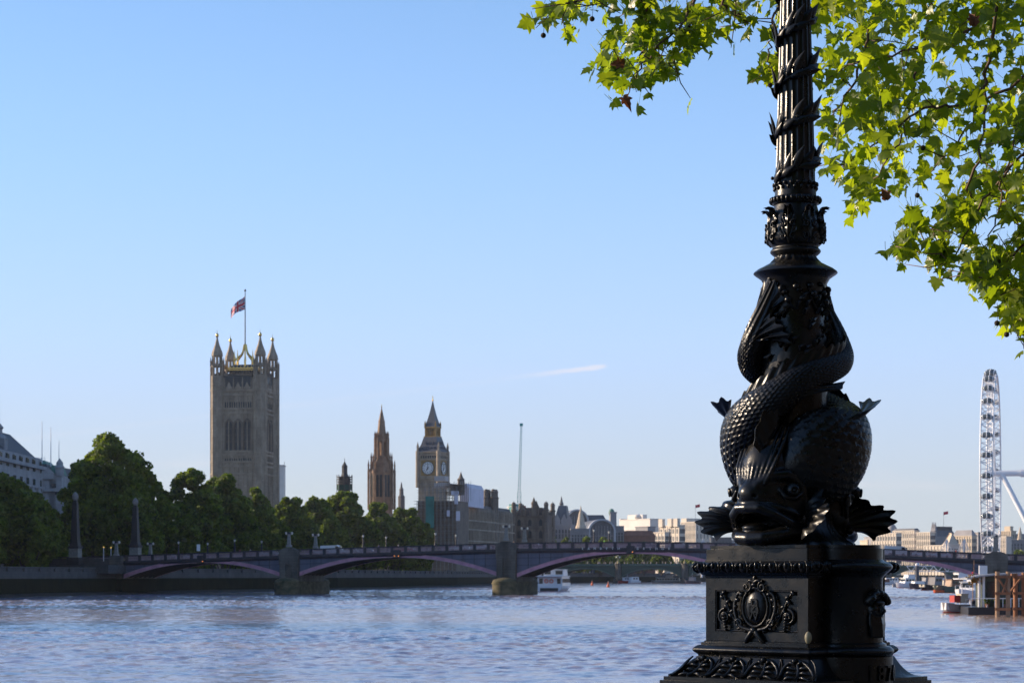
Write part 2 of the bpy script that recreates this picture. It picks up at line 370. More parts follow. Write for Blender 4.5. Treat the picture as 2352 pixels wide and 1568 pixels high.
# the date in raised figures round the band
for i, ch in enumerate('1870'):
    V, Fs = text_mb(ch, .125, .016); a = rad(90-24+16*i)
    mm = MB(); mm.add(V*np.array([.8, 1, 1.0]), Fs, Matrix.Translation((.352, 0, LZ(2690)+.013)) @ Matrix.Rotation(a, 4, 'Z') @ Matrix.Translation((0, -.263, 0)))
    mm.build('date_figure', IRON, drum)
# bearded mask on the bow
def mask_sdf(P):                                          # x = out of the wall, y = across, z = up
    d = d_ell(P, (.02, 0, .14), (.075, .085, .115))
    d = smin(d, d_ell(P, (.078, 0, .185), (.03, .06, .02)), .02)
    d = smin(d, d_cap(P, (.08, 0, .17), (.115, 0, .125), .012, .02), .012)
    d = smin(d, d_chain(P, [(.06, -.06, .1), (.098, 0, .105), (.06, .06, .1)], [.012, .016, .012]), .012)
    for s in (-1, 1):
        d = smin(d, d_ell(P, (.06, s*.05, .13), (.03, .028, .03)), .02)
        d = np.maximum(d, -d_ell(P, (.092, s*.035, .16), (.014, .02, .012)))
        d = smin(d, d_ell(P, (.078, s*.035, .158), (.014, .014, .012)), .006)
    rng = np.random.default_rng(3)
    for k in range(16):                                   # curls of hair
        a = -1.7+3.4*k/15; d = smin(d, d_ell(P, (.045+.03*rng.random(), .1*math.sin(a), .2+.06*math.cos(a)), (.04, .028, .028)), .01)
    for k in range(9):                                    # hanging locks of beard
        y = -.075+.15*k/8; d = smin(d, d_chain(P, [(.07-abs(y)*.3, y, .09), (.085-abs(y)*.4, y*1.05, .02), (.098-abs(y)*.5, y*.9, -.07)], [.018, .02, .012]), .008)
    return d
V, Q = surface_nets(mask_sdf, (-.06, -.2, -.16), (.17, .2, .36), .007)
MASK = MB().add(V*.72, [Q], Matrix.Translation((.352+.17, 0, LZ(2500)))).build('bearded_mask', IRON, lamp, smooth=180)

# ornament helpers on a face lying in x,z (front at -y)
def scroll(m, c, r, turns, y, sgn=1, a0=0, w=.009):
    t = np.linspace(0, 1, 26); a = a0+sgn*t*turns*2*math.pi; q = r*(1-.86*t)
    m.tube(np.c_[c[0]+q*np.cos(a), np.full(26, y)-.012*t, c[1]+q*np.sin(a)], w*(1-.45*t), 8, up=(0, 1, 0))
def cartouche(M):
    m = MB(); y = -.362; zc = LZ(2424)
    m.ell((0, y+.012, zc), (.078, .034, .1), 24, 14, M=M)
    a = np.linspace(0, 2*np.pi, 41); m.tube(np.c_[.088*np.cos(a), np.full(41, y-.004), zc+.108*np.sin(a)], .009, 8, M=M, up=(0, 1, 0))
    o = MB()
    for s in (-1, 1):
        o.tube(spline([(s*.02, y-.01, zc-.13), (s*.1, y-.012, zc-.105), (s*.142, y-.008, zc-.02), (s*.135, y-.004, zc+.055), (s*.105, y-.008, zc+.085)], 22), np.linspace(.013, .009, 22), 8, up=(0, 1, 0))
        for k in range(7):                                # scalloped edge of the shield
            b = -1.1+k*.32; o.ell((s*(.142*math.cos(b)), y-.006, zc-.02+.125*math.sin(b)), (.018, .012, .014), 8, 6)
        scroll(o, (s*.055, zc+.112), .034, 1.4, y-.008, s, math.pi/2)
        scroll(o, (s*.118, zc-.09), .032, 1.3, y-.01, -s, -math.pi/2)
        o.tube(spline([(0, y-.014, zc-.12), (s*.028, y-.02, zc-.155), (s*.062, y-.012, zc-.195), (s*.05, y-.006, zc-.205)], 14), [.015, .016, .017, .017, .017, .016, .016, .015, .014, .013, .012, .010, .008, .004], 8, up=(0, 1, 0), flat=.8)
        o.tube(spline([(0, y-.01, zc+.14), (s*.03, y-.014, zc+.15), (s*.05, y-.01, zc+.135)], 10), np.linspace(.012, .006, 10), 8, up=(0, 1, 0))
        # side foliage: a wavy stem with leaf curls and a whorled volute
        o.tube(spline([(s*.15, y+.01, zc-.08), (s*.19, y+.004, zc-.02), (s*.225, y+.006, zc+.05), (s*.25, y+.01, zc+.085)], 16), np.linspace(.009, .005, 16), 8, up=(0, 1, 0))
        for k in range(6):
            f = k/5; o.ell((s*(.17+.075*f)+(.012 if k % 2 else -.012), y+.002, zc-.05+.13*f), (.02, .009, .011), 8, 6, R=Matrix.Rotation(s*(.7 if k % 2 else -.6), 3, 'Y'))
        scroll(o, (s*.225, zc-.055), .045, 1.7, y+.004, -s, math.pi/2, .01)
        for k in range(6): o.ell((s*(.222-.003*k), y-.004, zc-.045-.017*k), (.024-.0028*k, .016, .0085), 10, 6)
    o.ell((0, y-.008, zc+.155), (.012, .014, .03), 10, 8); o.ell((0, y-.014, zc+.125), (.02, .014, .014), 10, 8); o.ell((0, y-.02, zc-.128), (.024, .016, .018), 10, 8)
    m2 = MB(); m2.add(np.concatenate(o.V), o.F and [f for f in o.F if f.shape[1] == 4]+[f for f in o.F if f.shape[1] == 3]+[f for f in o.F if f.shape[1] > 4], M)
    c = m.build('cartouche', IRON, lamp, smooth=60); m2.build('scrollwork', IRON, c, smooth=60)
    for ch, dx, dz_, sz in (('M', 0, -.012, .1), ('B', .008, .004, .115), ('W', 0, -.048, .08)):   # interlaced monogram
        V, Fs = text_mb(ch, sz, .012); mm = MB(); mm.add(V, Fs, M @ Matrix.Translation((dx, y-.022, zc+dz_))); mm.build('monogram_letter', IRON, c)
cartouche(Matrix.Identity(4)); cartouche(Matrix.Rotation(-math.pi/2, 4, 'Z'))
# acanthus leaves on the flared base, egg leaves on the cornice
def cavp(t, out=0):                                       # point on the flare, t from foot to top
    h = .515-.113*t**.55; z = LZ(2701)+(LZ(2621)-LZ(2701))*t**1.25; return -h-out, z
def acanthus(o, xc):
    def pt(x, t, out=.004):
        y, z = cavp(min(max(t, .001), 1), out); return (xc*(1-.17*t)+x, y, z)
    a = np.linspace(-.15, math.pi+.15, 17)
    o.tube([pt(.116*math.cos(q), .1+.84*math.sin(q), .006) for q in a], .0115, 8)
    o.tube([pt(.012*math.sin(3*t), t, .01) for t in np.linspace(.04, .9, 9)], np.linspace(.014, .009, 9), 8)
    o.ell(pt(0, .93, .02), (.018, .02, .017), 8, 6)
    for s in (-1, 1):
        for k, (t0, x1, t1) in enumerate(((.74, .05, .84), (.58, .078, .6), (.4, .082, .36), (.2, .085, .08))):
            P = [pt(s*.008, t0, .006), pt(s*x1*.6, (t0+t1)/2+.08, .018), pt(s*x1, t1, .004)]
            o.tube(spline(P, 8), [.004, .007, .009, .010, .010, .008, .006, .003], 7)
    for s in (-1, 1):
        o.tube(spline([pt(s*.124, .03), pt(s*.126, .4), pt(s*.118, .8), pt(s*.1, .99)], 10), np.linspace(.01, .004, 10), 6)
for rot in (0, -math.pi/2):
    M = Matrix.Rotation(rot, 4, 'Z')
    for k in range(4):
        o = MB(); acanthus(o, -.384+.256*k); mm = MB(); [mm.add(np.zeros((0, 3)), [])]
        mm.V = [np.concatenate(o.V)@np.array(M)[:3, :3].T]; mm.F = o.F; mm.mi = o.mi; mm.n = o.n; mm.build('acanthus_leaf', IRON, lamp, smooth=60)
o = MB()
for rot in (0, -math.pi/2, math.pi, math.pi/2):
    M = Matrix.Rotation(rot, 4, 'Z')
    for k in range(8):
        x = -.36+.103*k
        o.ell((x, -.405, LZ(2268)), (.03, .02, .032), 10, 8, M=M)
        for s in (-1, 1):
            o.tube(spline([(x+s*.008, -.398, LZ(2246)), (x+s*.04, -.422, LZ(2258)), (x+s*.043, -.42, LZ(2276)), (x+s*.02, -.402, LZ(2290))], 9), [.004, .006, .007, .008, .008, .008, .007, .006, .004], 6, M=M)
        o.ell((x, -.428, LZ(2262)), (.012, .01, .02), 8, 6, M=M)
o.build('egg_leaf_band', IRON, lamp, smooth=60)
# small oval plate at the arris
m = MB(); m.ell((.366, -.366, LZ(2538)), (.02, .02, .034), 16, 10); m.build('oval_plate', BRASS, lamp, smooth=60)

# core under the fish and the leafy foot
ZP = LZ(2181)
fol = lambda R, a, z: R*(1+.045*np.cos(a*18)*np.clip((R-.17)/.15, 0, 1))
m = MB(); m.lathe([(.33, ZP), (.325, ZP+.012), (.29, ZP+.03), (.25, ZP+.06), (.22, ZP+.1), (.2, ZP+.2), (.19, LZ(1900)), (.185, LZ(1750)), (.18, LZ(1600)), (.19, LZ(1470)), (.19, LZ(1400)), (.178, LZ(1340)), (.168, LZ(1290)), (.168, LZ(1220)), (.17, LZ(1170))], 96, mod=fol); coreM = m
# neck, disc, waist, vase, bead ring
flu = lambda R, a, z: R*(1+np.where((z > LZ(1054)) & (z < LZ(1027)), .06, 0)*np.cos(a*20+40*(z-LZ(1050))))
pr = [(.166, LZ(1185)), (.172, LZ(1150)), (.182, LZ(1133)), (.192, LZ(1122)), (.194, LZ(1118)), (.213, LZ(1108)), (.232, LZ(1099)), (.239, LZ(1094)), (.235, LZ(1089)), (.214, LZ(1078)), (.185, LZ(1068)), (.17, LZ(1062)), (.15, LZ(1055)), (.133, LZ(1047)), (.121, LZ(1037)), (.117, LZ(1027)), (.125, LZ(1023))]+arc(.13, LZ(1020), .13, LZ(995), .014, 7)+[(.13, LZ(990))]
pr += [(.136, LZ(985)), (.15, LZ(974)), (.157, LZ(960)), (.158, LZ(940)), (.15, LZ(900)), (.138, LZ(860)), (.128, LZ(840)), (.122, LZ(824)), (.128, LZ(820))]+[(.132, LZ(817)), (.136, LZ(803)), (.130, LZ(792)), (.118, LZ(788)), (.116, LZ(755)), (.115, LZ(738))]
m = MB(); m.lathe(pr, 80, mod=flu); m.build('collar', IRON, lamp, smooth=50)
m = MB()
for k in range(30):
    a = k*2*math.pi/30; m.ell((.139*math.cos(a), .139*math.sin(a), LZ(804)), (.012, .012, .018), 8, 6)
m.build('bead_ring', IRON, lamp, smooth=60); m = MB()
for k in range(20):
    a = k*2*math.pi/20; m.ell((.119*math.cos(a), .119*math.sin(a), LZ(757)), (.01, .01, .013), 8, 6); m.ell((.121*math.cos(a+.15), .121*math.sin(a+.15), LZ(741)), (.012, .012, .012), 8, 6)
m.build('bud_ring', IRON, lamp, smooth=60)
# acanthus leaves of the vase
def vase_leaf(a):
    nt_, nx = 26, 15; t = np.linspace(0, 1, nt_); x = np.linspace(-1, 1, nx)
    z = LZ(985)+(LZ(838)-LZ(985))*np.minimum(t*1.04, 1.0)-np.maximum(0, t-.92)*.18
    r = np.interp(t, [0, .12, .35, .7, .85, .95, 1], [.135, .163, .168, .152, .152, .172, .187])
    w = .062*(.62+.25*np.sin(np.pi*np.clip(t*1.1, 0, 1)))*(1-.28*np.abs(np.sin(t*np.pi*3.0+.35))**3)*np.interp(t, [0, .82, 1], [1, .8, .28])
    T, X = np.meshgrid(t, x, indexing='ij')
    R = r[:, None]+.013*np.exp(-(X/.16)**2)+.006*np.cos((X*1.6-T*5*np.sign(X)*.6)*9)*(np.abs(X) > .16)-.012*X**2*(T < .8)+.01*np.abs(X)**3
    A = a+X*w[:, None]/.155
    G = np.stack([R*np.cos(A), R*np.sin(A), z[:, None]+.01*np.abs(X)], -1); B = G.copy(); B[..., :2] *= .93
    o = MB(); o.grid(G[::-1]); o.grid(B)
    for e in ((G[:, 0], B[:, 0]), (B[:, -1], G[:, -1]), (B[-1], G[-1])): o.grid(np.stack(e))
    for s in (-1, 1):                                     # curled side lobes
        for tt in (.18, .5):
            i = int(tt*25); aa = a+s*w[i]/.155*.86; sc = MB(); rr = r[i]+.006
            q = np.linspace(0, 1, 16); an = s*q*5.5+1.2; rad_ = .022*(1-.8*q)
            u = aa+rad_*np.cos(an)/.16; o.tube(np.c_[(rr+.004*q)*np.cos(u), (rr+.004*q)*np.sin(u), z[i]+rad_*np.sin(an)], .006*(1-.5*q), 6)
    return o
for k in range(8): vase_leaf(k*math.pi/4+math.pi/8).build('vase_leaf', IRON, lamp, smooth=70)
# fluted shaft, spiral garland, plain top with globe
zt = LZ(-900)
shf = lambda R, a, z: R*(1-.055*np.abs(np.cos(a*10))**.6*np.clip((z-LZ(735))/.02, 0, 1)*(z < zt-.1))
zs = [LZ(738), LZ(732), LZ(700)]+[LZ(y) for y in range(600, -900, -100)]+[zt]
m = MB(); m.lathe([(.1135-.0275*(z-LZ(738))/(LZ(0)-LZ(738))*(1 if z < LZ(-400) else .6), z) for z in zs], 160, mod=shf); shaft = m.build('fluted_shaft', IRON, lamp, smooth=50)
def blade(o, p, out, along, side, ln, wd):
    p = np.array(p); q = np.linspace(0, 1, 8); d = along*.85+side*.55; d /= np.linalg.norm(d); fl = out/np.linalg.norm(out); h_ = math.hypot(p[0], p[1])
    P = p+np.outer(q*ln, d); e = np.hypot(P[:, 0], P[:, 1]); P[:, :2] *= ((h_+.012+.030*q**2*np.linalg.norm(out))/e)[:, None]
    o.tube(P, wd*np.array([.25, .7, 1, 1.05, .95, .7, .4, .05]), 8, flat=.4, up=tuple(out))
o = MB(); pitch = .268; z0 = LZ(728); nturn = 8.5; st = []
for i in range(int(nturn*26)):
    q = i/26; a = -2.2+q*2*math.pi; z = z0+q*pitch; r = .1135-.0275*(z-LZ(738))/(LZ(0)-LZ(738))
    out = np.array([math.cos(a), math.sin(a), 0]); tg = np.array([-math.sin(a), math.cos(a), 0])*.92+np.array([0, 0, .38]); sd = np.cross(out, tg)
    p = out*r+np.array([0, 0, z]); st.append(p+out*.006)
    if i % 5 != 4:
        h = (i*7919 % 13)/13
        blade(o, p, out*(.6+h*1.1), tg*.8+np.array([0, 0, .5]), sd*(1 if i % 2 else -1)*(.5+.6*h), .10+.045*h, .024)
        if i % 8 == 0: o.ell(p+out*.02+sd*.02, .011, 8, 6)
o.tube(st, .011, 6); o.build('leaf_garland', IRON, shaft, smooth=60)
m = MB(); m.lathe([(.07, zt-.02), (.11, zt), (.13, zt+.03), (.08, zt+.07), (.07, zt+.2), (.14, zt+.24), (.16, zt+.3), (.1, zt+.33)], 32); cap = m.build('lantern_holder', IRON, lamp, smooth=50)
m = MB(); m.ell((0, 0, zt+.55), .25, 24, 16); m.build('lamp_globe', mat('opal_glass', (.75, .75, .72), .15, var=.03), lamp, smooth=180)
m = MB(); m.lathe([(.2, zt+.72), (.16, zt+.8), (.05, zt+.86), (.05, zt+.95), (.1, zt+.98), (.02, zt+1.1)], 24); m.build('crown_finial', IRON, lamp, smooth=50)

# ---------------------------------------------------------------- the two fish
def head_sdf(P):                                          # x across, -y outwards, z above the pedestal
    Pm = P.copy(); Pm[..., 0] = np.abs(P[..., 0]); Q = P*np.array([1, -1, 1]); Qm = Pm*np.array([1, -1, 1])
    d = d_ell(Q, (0, .22, .36), (.165, .185, .27))
    d = smin(d, d_ell(Qm, (.125, .2, .21), (.1, .13, .15)), .05)
    d = smin(d, d_ell(Q, (0, .33, .25), (.12, .12, .12)), .06)
    d = smin(d, d_ell(Q, (0, .405, .285), (.062, .06, .055)), .035)
    d = smin(d, d_ell(Qm, (.05, .41, .262), (.03, .03, .026)), .02)
    d = np.maximum(d, -d_ell(Qm, (.052, .438, .268), (.013, .02, .012)))
    # upper lip, an arched thick rim; lower lip
    up = d_chain(Qm, [(0, .435, .2), (.07, .425, .2), (.14, .38, .165), (.2, .29, .11), (.235, .2, .085)], [.032, .03, .028, .026, .02])
    lo = d_chain(Qm, [(0, .415, .03), (.08, .4, .035), (.15, .34, .05), (.2, .27, .068), (.232, .2, .078)], [.04, .038, .033, .027, .02])
    d = smin(d, d_ell(Q, (0, .24, .07), (.2, .15, .065)), .03)
    d = -smin(-d, d_ell(Q, (0, .40, .118), (.165, .19, .052)), .015)
    d = smin(d, up, .014); d = smin(d, lo, .018)
    d = smin(d, d_ell(Q, (-.01, .35, .09), (.075, .08, .03)), .012)      # tongue
    # brows, cheek folds, forehead streaks
    d = smin(d, d_chain(Qm, [(.05, .415, .325), (.1, .36, .375), (.165, .28, .385), (.205, .21, .33), (.215, .2, .25)], [.02, .028, .032, .028, .018]), .018)
    d = smin(d, d_chain(Qm, [(.235, .16, .36), (.255, .14, .26), (.24, .16, .16)], [.012, .02, .014]), .012)
    d = smin(d, d_chain(Qm, [(.08, .41, .22), (.16, .345, .2), (.22, .25, .16)], [.012, .016, .01]), .012)
    for k in range(5):
        x = .012+.026*k; d = smin(d, d_chain(Qm, [(x*.8, .425-.2*x, .33), (x*1.1, .395-.3*x, .43), (x*1.2, .32-.25*x, .56), (x*1.0, .2, .68)], [.008, .0135, .0125, .006]), .006)
    d = -smin(-d, d_ell(Qm, (.205, .3, .305), (.045, .05, .045)), .012)
    d = smin(d, d_chain(Qm, [(.15, .345, .3), (.185, .33, .258), (.215, .28, .252), (.225, .235, .28)], [.01, .013, .013, .01]), .01)
    return d
V, Q = surface_nets(head_sdf, (-.31, -.52, -.04), (.31, .08, .74), .0068)
FISH = []
fish = thing('fish', None, None); fish.parent = lamp; fish.location = (0, 0, ZP+.005)
for k in ('label', 'category'):
    if k in fish: del fish[k]
head = MB().add(V, [Q]).build('fish_head', IRON, fish, smooth=180)
for s in (-1, 1):
    c = np.array([s*.203, -.285, .3]); n = np.array([s*.72, -.66, -.1]); n /= np.linalg.norm(n); m = MB(); m.ell(c, .04, 20, 14)
    R = Vector(n).to_track_quat('Z', 'Y').to_matrix().to_4x4(); M = Matrix.Translation(Vector(c+n*.036)) @ R
    m.lathe([(.024, -.006), (.027, .004), (.022, .009), (.014, .006), (.009, .002), (.009, .008), (.004, .011)], 20, M=M); m.build('fish_eye', IRON, fish, smooth=60)
# body: a swept tube with overlapping scales
KEY = np.array([(0, .15, .42, .15), (35, .165, .43, .165), (70, .205, .475, .178), (105, .256, .54, .170), (135, .281, .632, .141), (180, .272, .775, .108), (225, .245, .915, .084), (270, .24, .985, .074), (300, .252, 1.035, .07), (318, .256, 1.10, .07), (330, .236, 1.20, .066), (340, .205, 1.31, .056), (348, .178, 1.41, .046), (354, .162, 1.48, .036)], float)
NL, NA = 620, 150
K = spline(KEY, NL); ph = np.radians(K[:, 0])
Pc = np.c_[K[:, 1]*np.sin(ph), -K[:, 1]*np.cos(ph), K[:, 2]]; rr = K[:, 3]
s_ = np.r_[0, np.cumsum(np.linalg.norm(np.diff(Pc, axis=0), axis=1))]
T = np.gradient(Pc, axis=0); T /= np.linalg.norm(T, axis=1)[:, None]; O = np.c_[np.sin(ph), -np.cos(ph), 0*ph]; O -= T*(O*T).sum(1)[:, None]; O /= np.linalg.norm(O, axis=1)[:, None]; Bn = np.cross(T, O)
uu = np.r_[0, np.cumsum(np.diff(s_)/(.17*rr[:-1]+.006))]; va = np.linspace(0, 1, NA, endpoint=False)
U, A = np.meshgrid(uu, va, indexing='ij'); NV = 28
best = np.full(U.shape, 99.); hh = np.zeros(U.shape)
for dk in (-1, 0, 1):
    k = np.floor(U)+dk; b = (A*NV+.5*(k % 2)) % 1-.5; tip = k+.72*(1-(2*b)**2)+.1*((np.floor(A*NV+.5*(k % 2))*37+k*17) % 5)/5
    ok = (U <= tip) & (k < best); hh = np.where(ok, 1-(tip-U)*.62, hh); best = np.where(ok, k, best)
amp = (.007+.02*rr)[:, None]*np.clip((K[:, 0][:, None]-40)/40, 0, 1)*np.clip((338-K[:, 0][:, None])/25, 0, 1)
an = A*2*np.pi; Rf = rr[:, None]+amp*(hh-.35)+.0045*np.cos(an*11)*np.clip((K[:, 0][:, None]-316)/20, 0, 1)
VS = np.interp(K[:, 0], [0, 30, 65, 100, 140, 190], [1.0, 1.12, 1.45, 1.5, 1.22, 1.0])[:, None]
G = Pc[:, None]+Rf[..., None]*(np.cos(an)[..., None]*O[:, None]+(VS*np.sin(an))[..., None]*Bn[:, None])
m = MB(); m.grid(G, wrap=True); m.add(G[-1], [[list(range(NA))]]); body = m.build('fish_body', IRON, fish, smooth=45)
# fins
def fan(o, base, ends, th=.012, ridge=.006, nl=14, per=5, curl=(0, 0, 0), jag=.12):
    E = spline(ends, per*(len(ends)-1)+1); B = spline(base, len(E)); ne = len(E); q = np.linspace(0, 1, nl); ph_ = np.arange(ne)*2*np.pi/per
    L_ = 1-jag*(.5-.5*np.cos(ph_)); G = B[:, None]+(E-B)[:, None]*(q[None]*L_[:, None])[..., None]+np.array(curl)[None, None]*(np.sin(np.pi*q)*.5)[None, :, None]
    N = np.cross(np.gradient(G, axis=0), np.gradient(G, axis=1)); N /= np.linalg.norm(N, axis=2)[..., None]+1e-9
    h = (ridge*np.cos(ph_)[:, None]*np.sin(np.pi*np.clip(q*.9+.08, 0, 1))[None])[..., None]; tt = (th*(1-.75*q)*1.0)[None, :, None]*np.sin(np.pi*(np.arange(ne)+.6)/(ne+.2))[:, None, None]**.4
    F_, K_ = G+N*(h+tt/2), G+N*(h-tt/2); o.grid(F_); o.grid(K_[::-1]); o.grid(np.stack([K_[:, -1], F_[:, -1]])); o.grid(np.stack([F_[0], K_[0]])); o.grid(np.stack([K_[-1], F_[-1]]))
for s in (-1, 1):
    o = MB()
    fan(o, [(s*.225, -.2, .07), (s*.23, -.2, .12), (s*.22, -.2, .2)], [(s*.30, -.34, .02), (s*.40, -.36, .07), (s*.46, -.345, .13), (s*.47, -.31, .19), (s*.42, -.26, .22), (s*.36, -.2, .25), (s*.31, -.15, .31)] , curl=(0, -.05, .03), per=6, ridge=.008, jag=.16)
    o.build('pectoral_fin', IRON, fish, smooth=60)
def at_body(deg, ang, out):                               # point on the body: angle 0 = outwards, 90 = up side
    i = int(np.argmin(abs(K[:, 0]-deg))); a = rad(ang); return Pc[i]+(rr[i]+out)*(math.cos(a)*O[i]+float(VS[i, 0])*math.sin(a)*Bn[i])
up = 1 if Bn[NL//2][2] > 0 else -1
o = MB(); dg = np.arange(150, 322, 14); fan(o, [at_body(d, up*75, -.012) for d in dg], [at_body(d+16, up*82, .028+.042*math.sin(math.pi*(d-140)/190)) for d in dg], th=.014, per=5, ridge=.005, jag=.25); o.build('dorsal_fin', IRON, fish, smooth=60)
o = MB(); fan(o, [at_body(d, -up*62, -.01) for d in (205, 215, 225, 238)], [at_body(228, -up*60, .03), at_body(246, -up*55, .05), at_body(262, -up*50, .07), at_body(270, -up*40, .045)], th=.02, per=6, ridge=.003, jag=.05); o.build('anal_fin', IRON, fish, smooth=60)
o = MB(); fan(o, [at_body(d, up*50, -.01) for d in (100, 112, 124, 136)], [at_body(112, up*48, .05), at_body(126, up*44, .085), at_body(140, up*42, .115), at_body(152, up*48, .08), at_body(156, up*55, .03)], th=.018, per=5, ridge=.004, jag=.18); o.build('dorsal_spike', IRON, fish, smooth=60)
# crest fin behind the head
o = MB(); fan(o, [(.03, -.36, .5), (.06, -.34, .58), (.1, -.3, .66)], [(.02, -.41, .55), (.03, -.405, .64), (.06, -.37, .74), (.12, -.31, .8)], th=.02, per=6, ridge=.004); o.build('crest_fin', IRON, fish, smooth=60)
# tail: one lobe climbs the column, one fans across the front
pe = Pc[-1]; aE = ph[-1]
def cyl(deg, r, z): return (r*math.sin(rad(deg)), -r*math.cos(rad(deg)), z)
o = MB(); fan(o, [cyl(322, .285, 1.08), cyl(326, .29, 1.12), cyl(333, .27, 1.17)], [cyl(358, .225, 1.30), cyl(368, .232, 1.275), cyl(380, .236, 1.225), cyl(390, .232, 1.17), cyl(394, .225, 1.12)], th=.03, per=7, ridge=.009, nl=20, curl=(0, -.03, .02), jag=.1)
fan(o, [cyl(330, .262, 1.22), cyl(338, .25, 1.26), cyl(346, .225, 1.3)], [cyl(334, .196, 1.5), cyl(346, .19, 1.51), cyl(360, .188, 1.49), cyl(372, .186, 1.44), cyl(380, .185, 1.38)], th=.03, per=7, ridge=.008, nl=20, jag=.08); o.build('tail_fin', IRON, fish, smooth=60)
fish2 = dup(fish, rz=math.pi, parent=lamp)
m = MB(); p = at_body(196, up*30, .006); m.ell(p, (.006, .006, .005), 8, 6); m.build('rust_spot', RUST, fish, smooth=60)
# flower and leaf relief cast with the neck
o = coreM
for k in range(14):
    a = k*2*math.pi/14
    for j in range(3):
        h = ((k*5+j*3) % 7)/7; rj = .178+.012*h; z = LZ(1150)-.035*j-.03*h; p = np.array([rj*math.cos(a+.1*j), rj*math.sin(a+.1*j), z]); o.ell(p, (.02, .02, .013+.01*h), 8, 6)
for k in range(8):
    a = k*math.pi/4+.3; o.tube(spline([(.176*math.cos(a+u), .176*math.sin(a+u), LZ(1165)-.11*math.sin(math.pi*q)-.02*q) for q, u in ((0, 0), (.3, .2), (.6, .45), (1, .75))], 12), .007, 6)
for k in range(150):
    a = RNG.random()*6.28; z = LZ(1200+RNG.random()*310); r = np.interp(z, [LZ(1510), LZ(1440), LZ(1340), LZ(1180)], [.185, .19, .178, .168]); out = np.array([math.cos(a), math.sin(a), 0]); o.tube([out*r+np.array([0, 0, z]), out*(r+.02)+np.array([0, 0, z+.02]), out*(r+.012)+np.array([-out[1]*.03, out[0]*.03, z+.035])], [.012, .014, .002], 6)
o.build('core', IRON, lamp, smooth=60)
# ---------------------------------------------------------------- setting: water, banks
def water_mat():
    m = bpy.data.materials.new('silty_sky_tinted_water'); m.use_nodes = True; nt = m.node_tree; b = nt.nodes['Principled BSDF']; L = nt.links.new
    tc = _n(nt, 'ShaderNodeTexCoord')
    def nz(sx, sy, d=3, r=.5):
        mp = _n(nt, 'ShaderNodeMapping'); mp.inputs['Scale'].default_value = (sx, sy, 1); L(tc.outputs['Object'], mp.inputs[0])
        n = _n(nt, 'ShaderNodeTexNoise'); n.inputs['Scale'].default_value = 1; n.inputs['Detail'].default_value = d; n.inputs['Roughness'].default_value = r; L(mp.outputs[0], n.inputs['Vector']); return n.outputs[0]
    silt_sky_tint = nz(.004, .032, 5, .65)
    fl_ = _n(nt, 'ShaderNodeMath'); fl_.operation = 'MULTIPLY_ADD'; L(nz(.55, .5, 4, .6), fl_.inputs[0]); fl_.inputs[1].default_value = .75; of_ = _n(nt, 'ShaderNodeMath'); of_.operation = 'SUBTRACT'; L(silt_sky_tint, of_.inputs[0]); of_.inputs[1].default_value = .375; L(of_.outputs[0], fl_.inputs[2]); silt_sky_tint = fl_.outputs[0]  # fine blue and brown flecks tinted in for wave tops
    sx_ = _n(nt, 'ShaderNodeSeparateXYZ'); L(tc.outputs['Object'], sx_.inputs[0])
    def mth(op, a, b=None, c=None):
        n = _n(nt, 'ShaderNodeMath'); n.operation = op
        for i, v in enumerate((a, b, c)):
            if v is None: continue
            if isinstance(v, (int, float)): n.inputs[i].default_value = v
            else: L(v, n.inputs[i])
        return n.outputs[0]
    def sst(v, a, b, c, d):
        n = _n(nt, 'ShaderNodeMapRange'); n.interpolation_type = 'SMOOTHSTEP'; L(v, n.inputs[0])
        for i, x in enumerate((a, b, c, d)): n.inputs[i+1].default_value = x
        return n.outputs[0]
    lane = mth('ABSOLUTE', mth('ADD', mth('MULTIPLY_ADD', sx_.outputs[0], .12, -158), mth('ADD', sx_.outputs[1], mth('MULTIPLY', mth('SUBTRACT', nz(.03, .05, 3), .5), 26))))   # a current lane tinted blue for the higher sky it reflects
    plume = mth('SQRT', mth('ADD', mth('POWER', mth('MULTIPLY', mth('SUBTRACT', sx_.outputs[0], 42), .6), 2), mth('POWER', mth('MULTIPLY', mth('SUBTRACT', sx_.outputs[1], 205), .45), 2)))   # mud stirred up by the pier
    silt_sky_tint = mth('ADD', silt_sky_tint, mth('ADD', sst(lane, 3, 17, -.2, 0), sst(plume, 4, 34, .17, 0)))
    L(_ramp(nt, silt_sky_tint, [(.34, (.06, .13, .26)), (.47, (.26, .25, .35)), (.70, (.42, .29, .21))]), b.inputs['Base Color'])  # blue and lavender stops paint in reflected sky; the brown is mud
    b.inputs['IOR'].default_value = 1.33; b.inputs['Specular IOR Level'].default_value = .5; b.inputs['Roughness'].default_value = .12
    bp = _n(nt, 'ShaderNodeBump'); bp.inputs['Strength'].default_value = .55; bp.inputs['Distance'].default_value = .06
    ad = _n(nt, 'ShaderNodeMath'); ad.operation = 'MULTIPLY_ADD'; L(nz(3.1, 4.4, 3), ad.inputs[0]); ad.inputs[1].default_value = .5; L(nz(.9, 1.5, 3), ad.inputs[2])
    L(ad.outputs[0], bp.inputs['Height']); L(bp.outputs[0], b.inputs['Normal'])
    return m
